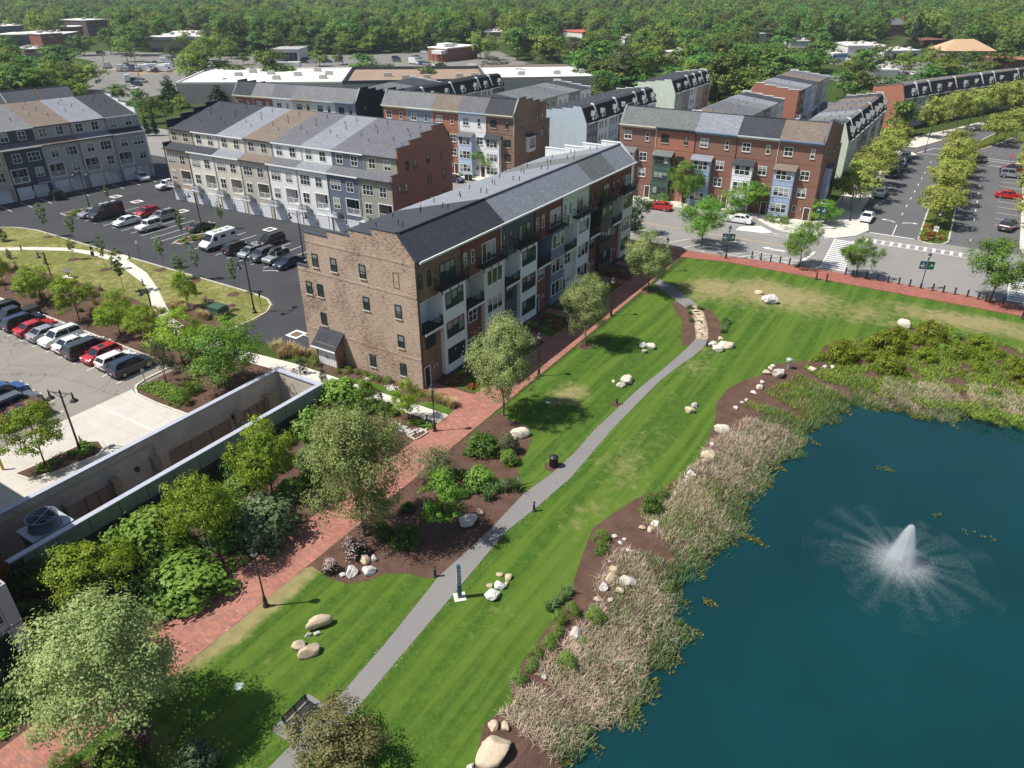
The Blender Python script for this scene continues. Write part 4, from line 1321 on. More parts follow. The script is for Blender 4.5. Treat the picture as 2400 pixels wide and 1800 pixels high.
# far tarmac and yards among the trees
sheet('far_car_park',[(-300,130),(-262,116),(-215,95),(-232,150),(-180,184),(-135,214),(-96,232),(-110,262),(-170,300),(-215,345),(-300,262),(-345,225),(-365,185),(-335,158)],0.006,asphalt('asphalt_far',(0.185,0.175,0.16),0.3))
sheet('far_car_park',[(-430,200),(-365,186),(-345,225),(-385,236),(-420,228)],0.007,MATS['asphalt_far'])
sheet('far_car_park',[(-60,380),(-15,360),(30,370),(40,420),(5,400),(-40,405)],0.006,MATS['asphalt_far'])
sheet('far_car_park',[(-22,300),(5,290),(28,340),(10,360),(-20,345)],0.006,MATS['asphalt_far'])
sheet('bank_lawn',[(-232,268),(-206,266),(-200,276),(-220,280)],0.0105,m_drylawn)
sheet('dirt_yard',[(-330,168),(-290,162),(-285,180),(-315,196)],0.0105,plain('yard_dirt',(0.30,0.22,0.15),0.95,0.1,var=0.3,scale=0.15))

# ---------------------------------------------------------------- building materials
WH = siding('siding_white',(0.78,0.78,0.76))
m_white = plain('trim_white',(0.76,0.76,0.74),0.55,0.35,var=0.05)
m_cream = plain('trim_cream',(0.62,0.58,0.45),0.6,0.3,var=0.05)
m_black = plain('metal_black',(0.018,0.018,0.02),0.45,0.5,var=0.1)
m_bronze = plain('metal_bronze',(0.045,0.040,0.036),0.5,0.4,var=0.1)
m_coping = plain('coping_dark',(0.055,0.062,0.075),0.5,0.4,var=0.1)
m_gutter = plain('gutter_grey',(0.50,0.50,0.48),0.5,0.4,var=0.05)
m_stone = plain('stone_sill',(0.50,0.44,0.36),0.8,0.2,var=0.1)
m_door = plain('door_dark',(0.06,0.035,0.025),0.4,0.4,var=0.1)
m_deck = plain('deck_boards',(0.055,0.050,0.047),0.7,0.2,var=0.2,scale=4)
m_galv = plain('galvanised',(0.42,0.44,0.46),0.4,0.5,var=0.12,scale=3)
m_board = plain('board_white',(0.74,0.75,0.76),0.6,0.3,var=0.04)
G_DARK = glass('glass_dark',(0.020,0.026,0.030))
G_BLIND = glass('glass_blinds',(0.030,0.036,0.040),(0.34,0.36,0.32))
G_TEAL = glass('glass_tinted',(0.022,0.050,0.052),(0.22,0.25,0.24))
B_TAN = brick('brick_tan',(0.50,0.375,0.28),(0.43,0.312,0.23),(0.46,0.38,0.30),var=(0.15,0.085,0.066))
B_TAN2 = brick('brick_tan_brown',(0.30,0.19,0.125),(0.24,0.15,0.10),(0.26,0.20,0.15),var=(0.10,0.06,0.045))
B_RED = brick('brick_red',(0.315,0.112,0.075),(0.255,0.085,0.060),(0.27,0.17,0.13))
B_ORANGE = brick('brick_orange',(0.40,0.155,0.095),(0.33,0.12,0.075),(0.32,0.2,0.15))
B_BROWN = brick('brick_brown',(0.275,0.125,0.085),(0.205,0.092,0.066),(0.24,0.17,0.13),var=(0.20,0.13,0.095))
B_DEEP = brick('brick_deep',(0.235,0.088,0.064),(0.185,0.066,0.050),(0.17,0.09,0.07))
B_RUST = brick('brick_rust',(0.36,0.165,0.115),(0.29,0.13,0.092),(0.30,0.19,0.15))
B_CHAR = brick('brick_charcoal',(0.035,0.036,0.042),(0.028,0.029,0.034),(0.03,0.03,0.035))
SD = {n: siding('siding_' + n,c) for n,c in {
 'slate': (0.135,0.160,0.205),'charcoal': (0.085,0.095,0.115),'bluegrey': (0.235,0.295,0.375),'paleblue': (0.50,0.58,0.64),'sky': (0.44,0.56,0.68),
 'cream': (0.64,0.60,0.48),'ivory': (0.70,0.67,0.58),'tan': (0.46,0.375,0.285),'beige': (0.50,0.46,0.40),'lilac': (0.40,0.385,0.385),
 'olive': (0.34,0.33,0.265),'sage': (0.50,0.55,0.42),'palegreen': (0.60,0.66,0.55),'navy': (0.055,0.065,0.085),'teal': (0.60,0.66,0.64),'greygreen': (0.42,0.46,0.37),'brownish': (0.30,0.24,0.20),'khaki': (0.40,0.38,0.26)}.items()}
SD['white'] = WH
BAY = {'white': m_board,'cream': plain('bay_cream',(0.62,0.61,0.53),0.6,0.3,var=0.04),'slate': plain('bay_slate',(0.16,0.195,0.26),0.6,0.3,var=0.05),'bronze': plain('bay_bronze',(0.060,0.060,0.050),0.55,0.3,var=0.08),
  'green': plain('bay_green',(0.060,0.110,0.085),0.6,0.3,var=0.06),'blue': plain('bay_blue',(0.27,0.39,0.52),0.6,0.3,var=0.05),'periwinkle': plain('bay_periwinkle',(0.31,0.38,0.52),0.6,0.3,var=0.05),'paleblue': plain('bay_paleblue',(0.43,0.53,0.66),0.6,0.3,var=0.05)}
FRZ = {'cream': m_cream,'green': plain('frieze_green',(0.045,0.075,0.06),0.6),'steel': plain('frieze_steel',(0.17,0.27,0.36),0.6),'pale': plain('frieze_pale',(0.52,0.57,0.56),0.6),'blue': plain('frieze_blue',(0.19,0.26,0.38),0.6),'white': m_white,'sky': plain('frieze_sky',(0.42,0.54,0.70),0.6),'tan': plain('frieze_tan',(0.42,0.36,0.28),0.6)}
RF = {'charcoal': shingle('shingle_charcoal',(0.062,0.066,0.078)),'light': shingle('shingle_light',(0.26,0.275,0.305)),'grey': shingle('shingle_grey',(0.155,0.160,0.172)),'greygreen': shingle('shingle_greygreen',(0.168,0.180,0.176)),'brown': shingle('shingle_brown',(0.215,0.175,0.140)),'black': shingle('shingle_black',(0.030,0.032,0.038)),'midgrey': shingle('shingle_midgrey',(0.20,0.205,0.21))}

# ---------------------------------------------------------------- building parts
_wcache = {}

def window(parent,w,h,cols,rows,frame,pane,loc,rz=0.0,sill=None,multi=False):
 """casing with sash bars (part) and its glass (sub-part)"""
 key = (round(w,2),round(h,2),cols,rows,frame.name,pane.name,multi)
 if key not in _wcache:
  c = 0.085 if w > 0.8 else 0.06
  mb = MB()
  mb.box(-w / 2,-0.055,0,-w / 2 + c,0.02,h).box(w / 2 - c,-0.055,0,w / 2,0.02,h)
  mb.box(-w / 2 + c,-0.055,h - c,w / 2 - c,0.02,h).box(-w / 2 + c,-0.055,0,w / 2 - c,0.02,c)
  for k in range(1,cols):
   x = -w / 2 + w * k / cols
   t = 0.045 if multi else 0.035
   mb.box(x - t,-0.05,c,x + t,0.0,h - c)
  for k in range(1,rows):
   z = h * k / rows
   mb.box(-w / 2 + c,-0.045,z - 0.03,w / 2 - c,-0.002,z + 0.03)
  fm = mb.mesh('window',frame)
  g = []
  n = cols if multi else 1
  for k in range(n):
   x0 = -w / 2 + w * k / n + 0.02
   x1 = -w / 2 + w * (k + 1) / n - 0.02
   gm = MB().box(x0,-0.018,0.02,x1,0.004,h - 0.02)
   g.append(gm.mesh('pane',pane))
  _wcache[key] = (fm,g)
 fm,g = _wcache[key]
 o = put('window',fm,parent,loc,rz)
 for gm in g:
  put('pane',gm,o)
 if sill:
  k2 = ('sill',round(w,2),sill.name)
  if k2 not in _wcache:
   _wcache[k2] = MB().box(-w / 2 - 0.06,-0.12,-0.12,w / 2 + 0.06,0.02,0.0).mesh('sill',sill)
  put('sill',_wcache[k2],o)
 return o

_cache = {}

def shared(key,fn,mat,smooth=False):
 if key not in _cache:
  _cache[key] = fn().mesh(key if isinstance(key,str) else str(key[0]),mat,smooth)
 return _cache[key]

def railing_mb(x0,x1,y,z,h=1.05,gap=0.13,side=None,r=0.022,post=0.035):
 mb = MB()
 mb.box(x0,y - r,z + h - 0.05,x1,y + r,z + h)
 mb.box(x0,y - r,z + 0.08,x1,y + r,z + 0.12)
 n = max(2,int((x1 - x0) / gap))
 for i in range(n + 1):
  x = x0 + (x1 - x0) * i / n
  q = post if i in (0,n,n // 2) else 0.011
  mb.box(x - q,y - q,z,x + q,y + q,z + h - 0.05)
 if side is not None:
  for x in (x0,x1):
   mb.box(x - r,min(y,side),z + h - 0.05,x + r,max(y,side),z + h)
   mb.box(x - r,min(y,side),z + 0.08,x + r,max(y,side),z + 0.12)
   m = max(2,int(abs(side - y) / gap))
   for i in range(1,m):
    yy = y + (side - y) * i / m
    mb.box(x - 0.011,yy - 0.011,z,x + 0.011,yy + 0.011,z + h - 0.05)
 return mb

def door(parent,w,h,loc,rz=0.0,mat=None,glazed=False):
 mb = MB().box(-w / 2 - 0.1,-0.07,0,-w / 2,0.02,h + 0.1).box(w / 2,-0.07,0,w / 2 + 0.1,0.02,h + 0.1).box(-w / 2,-0.07,h,w / 2,0.02,h + 0.1)
 o = put('door',shared(('door',w,h),lambda: MB().box(-w / 2,-0.04,0,w / 2,0.01,h),mat or m_door),parent,loc,rz)
 put('door_frame',shared(('door_frame',w,h),lambda: mb,m_white),o)
 put('handle',shared('handle',lambda: MB().box(w / 2 - 0.14,-0.1,1.0,w / 2 - 0.1,-0.04,1.16),m_galv),o)
 return o

def sliding_door(parent,w,h,frame,pane,loc,rz=0.0):
 o = window(parent,w,h,3,1,frame,pane,loc,rz,multi=True)
 o.name = 'sliding_door'
 return o

def garage_door(parent,w,h,loc,rz,mat=None):
 def fn():
  mb = MB()
  n = 4
  for i in range(n):
   z0 = h * i / n
   mb.box(-w / 2,-0.05,z0 + 0.012,w / 2,0.01,z0 + h / n - 0.012)
  return mb
 o = put('garage_door',shared(('garage_door',w,h),fn,mat or plain('garage_white',(0.66,0.67,0.69),0.55,0.3,var=0.05)),parent,loc,rz)
 put('door_frame',shared(('garage_frame',w,h),lambda: MB().box(-w / 2 - 0.14,-0.09,0,-w / 2,0.01,h + 0.14).box(w / 2,-0.09,0,w / 2 + 0.14,0.01,h + 0.14).box(-w / 2,-0.09,h,w / 2,0.01,h + 0.14),m_white),o)
 return o

def vents(parent,spots,slope):
 me = shared('vent_pipe',lambda: MB().tube((0,0,0),(0,0,0.62),0.05,n=6).tube((0,0,0),(0,0,0.04),0.14,n=6),m_black)
 me2 = shared('vent_elbow',lambda: MB().tube((0,0,0),(0,0,0.55),0.05,n=6).tube((0,0,0.52),(0.2,0,0.5),0.055,n=6),m_black)
 for i,(x,y) in enumerate(spots):
  put('vent_pipe',me2 if i % 3 == 1 else me,parent,(x,y,slope(y) - 0.04))

def step_profile(steps,base_front,front_top,depth_end):
 """outline (y, z) of a gable whose parapet climbs in steps"""
 pts = [(-0.02,0.0),(-0.02,base_front)] + front_top
 for (y0,y1,z) in steps:
  pts += [(y0,z),(y1,z)]
 pts += [(depth_end,0.0)]
 return pts

def gable(parent,x0,x1,mat,hs,steps,base_front,ftop,end,coping=None,bands=(),outer=-1,band_mat=None):
 st = [(a,b,z * hs) for a,b,z in steps]
 prof = step_profile(st,base_front * hs,[(y,z * hs) for y,z in ftop],end)
 MB().prism_x(prof,x0,x1).build('gable_wall',mat,parent)
 cp = MB()
 for (y0,y1,z) in st:
  MB().box(x0 - 0.06,y0 - 0.05,z,x1 + 0.06,y1 + 0.04,z + 0.10).build('coping',coping or m_coping,parent)
 y0,z0 = -0.02,base_front * hs
 ys,zs = st[0][0],st[0][2]
 cp.prism_x([(y0 - 0.35,z0 - 0.28),(y0,z0 + 0.04),(ys,zs + 0.1),(ys - 0.05,zs - 0.02),(y0,z0 - 0.35),(y0 - 0.35,z0 - 0.5)],x0 - 0.05,x1 + 0.05)
 cp.build('rake_board',coping or m_coping,parent)
 xo = x0 if outer < 0 else x1
 for z in bands:
  zz = z * hs
  bm = MB().box(xo - 0.035 if outer < 0 else xo - 0.2,0.0,zz - 0.11,xo + 0.2 if outer < 0 else xo + 0.035,min(end - 0.1,14.7 if zz > 10.6 else end - 0.1),zz + 0.11)
  bm.build('brick_band',band_mat or mat,parent)

STEPS4 = [(2.1,5.2,16.62),(5.2,8.3,15.98),(8.3,11.45,15.32),(11.45,14.85,14.66),(14.85,16.62,10.77)]
STEPS3 = [(1.7,3.8,12.0),(3.8,6.6,11.55),(6.6,9.4,11.15),(9.4,12.08,10.8)]

def wall_with_hole(mb,x0,x1,z0,z1,y0,y1,hx0,hx1,hz0,hz1):
 mb.box(x0,y0,z0,x1,y1,hz0)
 mb.box(x0,y0,hz1,x1,y1,z1)
 mb.box(x0,y0,hz0,hx0,y1,hz1)
 mb.box(hx1,y0,hz0,x1,y1,hz1)

def house4(loc,rz,Wd,hs,label,group,wall,roof,front=None,rear=None,bay=None,frame=None,frieze=None,gl=None,gr=None,recess=None,pane=None,name='townhouse',dn=True):
 """four-storey terrace house: y=0 is the street front, y=16.6 the garage side"""
 R = thing(name,label,'townhouse',loc,rz,group)
 fr = frame or m_white
 pn = pane or G_BLIND
 S = lambda z: z * hs
 mb = MB()
 yf = 1.5 if front == 'main' else 0.0
 yb = 14.85
 rz0 = 14.85
 a,b = 0.02 if gl else 0.0,Wd - 0.02 if gr else Wd
 zf = S(14.5) if front == 'main' else S(13.85)
 k0 = S(14.5) if front == 'main' else S(13.85)
 eave = S(14.2) if front == 'main' else S(13.55)
 ridge = S(16.5)
 re = S(13.1)
 slope_f = (ridge - eave) / 2.82
 mb.prism_x([(yf,0),(yf,eave + slope_f * (yf + 0.62) - 0.2),(2.2,ridge - 0.22),(yb,re + 0.03),(yb,0)],a,b)
 if front == 'main':
  wall_with_hole(mb,a,b,0,eave + slope_f * 0.62 - 0.25,0,1.5,0.42,3.42,S(6.25),S(9.65))
 if rear:
  if rear.get('balc') is not None:
   u0 = rear['balc']
   hx0,hx1 = Wd - u0 - 2.75,Wd - u0
   wall_with_hole(mb,a,b,0,S(9.85),yb,16.6,hx0,hx1,S(3.45),S(6.05))
  else:
   mb.box(a,yb,0,b,16.6,S(9.85))
 elif gl or gr:
  mb.box(a,yb,0,b,16.6,S(9.85))
 mb.build('wall',wall,R)
 # roof
 rm = MB().prism_x([(-0.62,eave),(2.2,ridge),(15.12,re + 0.12),(15.12,re - 0.02),(2.2,ridge - 0.2),(-0.62,eave - 0.18)],a + (0.3 if gl else 0),b - (0.3 if gr else 0))
 rm.build('roof',roof,R)
 MB().box(a,2.08,ridge - 0.06,b,2.32,ridge + 0.035).build('ridge_cap',RF['black'] if roof is RF['charcoal'] else m_coping,R)
 if front:
  MB().box(a,-0.76,eave - 0.2,b,-0.63,eave + 0.0).build('gutter',m_white if front == 'main' else (FRZ[frieze] if frieze else m_gutter),R)
 lowroof = rear or gl or gr
 if lowroof:
  MB().prism_x([(14.86,S(10.72)),(17.0,S(9.92)),(17.0,S(9.78)),(14.86,S(10.5))],a + (0.3 if gl else 0),b - (0.3 if gr else 0)).build('lower_roof',roof,R)
 slope = lambda y: ridge + (re + 0.12 - ridge) * (y - 2.2) / 12.92
 vents(R,[(Wd * q + 0.2 * math.sin(i * 7 + Wd),4.2 + 1.7 * i + 0.5 * math.sin(i * 3.1)) for i,q in enumerate((0.45,0.62,0.38,0.70,0.30))],slope)
 if gl:
  gable(R,0.0,0.3,gl,hs,STEPS4,14.55 if front == 'main' else 13.95,[],16.62,bands=(13.73,10.33,3.4),outer=-1)
 if gr:
  gable(R,Wd - 0.3,Wd,gr,hs,STEPS4,14.55 if front == 'main' else 13.95,[],16.62,bands=(13.73,10.33,3.4),outer=1,coping=m_white if gr is WH else None)
 # ---- street front
 if front == 'main':
  b0,b1 = 3.46,Wd - 0.06
  bm = MB().box(b0,-0.5,0.35,b1,0.0,S(10.28))
  o = bm.build('bay',BAY[bay],R)
  MB().box(b0 + 0.02,-0.48,0.0,b1 - 0.02,0.0,0.35).build('plinth',plain('plinth_stone',(0.10,0.11,0.13),0.8),R)
  for z in (1.35,4.42,7.75):
   window(R,3.15,1.85,3,1,fr,pn,((b0 + b1) / 2,-0.5,z),multi=True)
  # terrace over the bay
  MB().box(2.75,-1.05,S(10.28),b1 + 0.05,0.0,S(10.28) + 0.13).build('balcony_deck',m_deck,R)
  railing_mb(2.8,b1,-1.0,S(10.28) + 0.13,1.08,side=0.0).build('railing',m_black,R)
  for x in (2.9,4.3,5.7,b1 - 0.1):
   put('bracket',shared('bracket',lambda: MB().prism_x([(-1.0,-0.42),(-0.92,-0.42),(-0.92,-0.1),(-0.5,-0.1),(-0.5,0),(-1.0,0)],-0.04,0.04),m_black),R,(x,0,S(10.28)))
  sliding_door(R,2.7,2.25,fr,pn,(5.2,0.0,10.42))
  window(R,0.55,1.6,1,2,fr,pn,(0.72,0.0,11.0))
  window(R,0.55,1.6,1,2,fr,pn,(2.1,0.0,11.0))
  # recessed balcony
  rc = BAY[recess or 'white']
  MB().box(0.42,1.44,S(6.25),3.42,1.5,S(9.65)).box(3.36,0.0,S(6.25),3.42,1.44,S(9.65)).box(0.42,0.0,S(6.25),0.47,1.44,S(9.65)).box(0.47,0.0,S(9.6),3.36,1.44,S(9.65)).build('balcony_lining',rc,R)
  MB().box(0.36,-0.5,S(6.25) - 0.02,3.44,1.44,S(6.25) + 0.12).build('balcony_deck',m_deck,R)
  MB().box(0.34,-0.56,S(6.25) - 0.16,3.44,-0.5,S(6.25) + 0.1).build('fascia',m_white,R)
  railing_mb(0.4,3.4,-0.46,S(6.25) + 0.12,1.05,side=0.0).build('railing',m_black,R)
  window(R,0.9,2.1,1,1,m_black,G_DARK,(1.0,1.43,S(6.4)))
  window(R,1.65,1.6,2,2,fr,pn,(1.75,0.0,4.3))
  MB().box(0.35,-0.02,0.0,1.3,0.05,2.55).build('recess_shade',m_black,R)  # flat black panel stands in for the shade of a recessed doorway
  door(R,0.8,2.2,(0.82,-0.03,0.12),mat=m_black)
  for x in (1.95,2.45):
   put('wall_lamp',shared('wall_lamp',lambda: MB().box(-0.06,-0.16,0,0.06,0,0.5),m_galv),R,(x,0,1.7))
  if dn:
   MB().tube((Wd - 0.03,-0.07,S(10.4)),(Wd - 0.03,-0.07,eave - 0.2),0.05,n=6).build('downspout',m_bronze if fr is m_black else m_white,R)
 elif front == 'row':
  b0,b1 = 0.12 + (0.2 if gl else 0),3.62
  if bay:
   MB().box(b0,-1.0,0.3,b1,0.0,S(8.6)).build('bay',BAY[bay],R)
   MB().box(b0 + 0.02,-0.98,0.0,b1 - 0.02,0.0,0.3).build('plinth',plain('plinth_brick',(0.22,0.11,0.08),0.85),R)
   MB().prism_x([(-1.35,S(8.55)),(-0.02,S(9.35)),(-0.02,S(9.15)),(-1.35,S(8.4))],b0 - 0.25,b1 + 0.25).build('bay_roof',roof,R)
   tr = MB()
   for z in (2.95,5.85):
    tr.box(b0,-1.04,S(z),b1,-1.0,S(z) + 0.1)
    tr.box(b0,-1.04,S(z) + 0.78,b1,-1.0,S(z) + 0.88)
    for x in (b0 + 0.02,b0 + 1.15,b0 + 2.25,b1 - 0.1):
     tr.box(x,-1.03,S(z) + 0.1,x + 0.08,-1.0,S(z) + 0.78)
   tr.build('bay_trim',BAY[bay],R)
   for z in (1.1,3.95,6.85):
    window(R,2.75,1.62,3,2,BAY[bay] if bay in ('green',) else m_white,pn,((b0 + b1) / 2,-1.0,S(z)),multi=True)
  wf = m_bronze if bay == 'green' else fr
  for z in (4.0,7.0):
   window(R,1.55,1.6,2,2,wf,pn,(5.15,0.0,S(z)),sill=m_stone)
  window(R,1.5,1.55,2,2,wf,pn,(1.75,0.0,S(10.75)),sill=m_stone)
  window(R,0.7,1.55,1,2,wf,pn,(Wd - 1.75,0.0,S(10.75)),sill=m_stone)
  window(R,0.6,1.1,1,1,fr,pn,(4.35,0.0,1.4))
  MB().box(Wd - 1.55,-0.02,0.0,Wd - 0.35,0.05,2.6).build('recess_shade',m_black,R)  # no real recess: its shade is a flat black panel behind the door
  door(R,0.95,2.2,(Wd - 0.95,-0.03,0.12))
  put('wall_lamp',shared('wall_lamp',None,None),R,(Wd - 2.0,0,1.7))
  for (xa,z) in ((a,9.62),(b1,6.1),(b1,3.1)):
   MB().box(xa,-0.03,S(z),b,0.0,S(z) + 0.11).build('brick_band',wall,R)
  if frieze:
   fz = MB().box(a,-0.06,S(12.95),b,0.0,S(13.72))
   n = 6
   for i in range(n + 1):
    x = a + 0.1 + (b - a - 0.2) * i / n
    fz.prism_x([(-0.06,S(13.0)),(-0.5,S(13.5)),(-0.5,S(13.62)),(-0.06,S(13.62))],x - 0.05,x + 0.05)
   fz.build('frieze',FRZ[frieze],R)
  if dn:
   MB().tube((Wd - 0.02,-0.08,S(9.4)),(Wd - 0.02,-0.08,eave - 0.15),0.055,n=6).build('downspout',m_white if frieze not in ('green','steel','blue') else m_bronze,R)
 # ---- garage side
 if rear:
  Y = 16.6
  X = lambda u: Wd - u
  fl = rear.get('flip')
  U = (lambda u: Wd - u) if fl else (lambda u: u)
  window(R,2.25,1.75,3,2,m_white,pn,(X(U(1.75)),Y,S(7.15)),math.pi,multi=False)
  window(R,1.5,1.75,2,2,m_white,pn,(X(U(4.85)),Y,S(7.15)),math.pi)
  window(R,1.5,1.85,2,2,m_white,pn,(X(U(1.55)),Y,S(4.0)),math.pi)
  for u in (1.6,4.75):
   window(R,1.45,1.7,2,2,m_white,pn,(X(u),14.85,S(11.05)),math.pi)
  u0 = rear['balc']
  hx0,hx1 = Wd - u0 - 2.75,Wd - u0
  lin = BAY['white'] if rear.get('white',1) else wall
  MB().box(hx0,14.86,S(3.45),hx1,14.92,S(6.05)).box(hx0,14.92,S(3.45),hx0 + 0.04,16.58,S(6.05)).box(hx1 - 0.04,14.92,S(3.45),hx1,16.58,S(6.05)).build('balcony_lining',wall,R)
  window(R,0.95,1.95,1,1,m_white,G_DARK,(hx1 - 0.95,14.92,S(3.6)),math.pi)
  window(R,0.85,1.5,1,2,m_white,G_DARK,(hx0 + 0.6,14.92,S(4.0)),math.pi)
  sf = MB().box(hx0 - 0.12,Y,S(3.3),hx0,Y + 0.05,S(6.15)).box(hx1,Y,S(3.3),hx1 + 0.12,Y + 0.05,S(6.15)).box(hx0,Y,S(6.03),hx1,Y + 0.05,S(6.15)).box(hx0,Y,S(3.3),hx1,Y + 0.05,S(3.45))
  sf.build('balcony_surround',m_white,R)
  railing_mb(hx0,hx1,Y - 0.06,S(3.45),1.05,0.12,r=0.03,post=0.05).build('railing',m_white,R)
  for u in (1.75,4.75):
   garage_door(R,2.3,2.25,(X(u),Y,0.03),math.pi)
  # condensers on a bracketed shelf
  up = 0.1 if not fl else 4.2
  px0,px1 = X(up) - 2.3,X(up)
  sh_ = MB().box(px0,Y,S(2.85),px1,Y + 1.35,S(2.85) + 0.07)
  for x in (px0 + 0.06,px1 - 0.06):
   sh_.tube((x,Y + 1.25,S(2.85)),(x,Y + 0.02,S(1.9)),0.035,n=5)
  for x in (px0 + 0.03,px1 - 0.03):
   sh_.tube((x,Y + 1.3,S(2.85)),(x,Y + 1.3,S(2.85) + 0.95),0.025,n=5)
  sh_.tube((px0 + 0.03,Y + 1.3,S(2.85) + 0.95),(px1 - 0.03,Y + 1.3,S(2.85) + 0.95),0.025,n=5)
  if fl:
   for i in range(1,12):
    x = px0 + (px1 - px0) * i / 12
    sh_.box(x - 0.01,Y + 1.29,S(2.85),x + 0.01,Y + 1.31,S(2.85) + 0.95)
  sh_.build('condenser_shelf',m_galv,R)
  if rear.get('ac',2):
   for i in range(rear.get('ac',2)):
    x = px0 + 0.62 + i * 1.05
    c_ = put('condenser',shared('condenser',lambda: MB().box(-0.42,-0.42,0,0.42,0.42,0.78),plain('condenser_grey',(0.40,0.41,0.42),0.5,0.4,var=0.1,scale=8)),R,(x,Y + 0.66,S(2.85) + 0.07))
    put('fan_grille',shared('fan_grille',lambda: MB().tube((0,0,0.78),(0,0,0.83),0.36,n=12),m_black),c_)
  put('meter_box',shared('meter_box',lambda: MB().box(-0.25,0,0.5,0.25,0.25,1.6),m_galv),R,(X(3.25),Y,0))
  MB().tube((0.02,Y + 0.07,0.1),(0.02,Y + 0.07,S(9.8)),0.055,n=6).build('downspout',m_bronze if rear.get('dk') else m_gutter,R)
  MB().tube((0.02,14.95,S(10.3)),(0.02,14.95,S(13.0)),0.055,n=6).build('downspout',m_bronze if rear.get('dk') else m_gutter,R)
  MB().box(a,17.0,S(9.74),b,17.12,S(9.92)).build('gutter',m_bronze if rear.get('dk') else m_white,R)
  MB().box(a,15.12,re - 0.06,b,15.24,re + 0.12).build('gutter',m_bronze if rear.get('dk') else m_white,R)
 return R

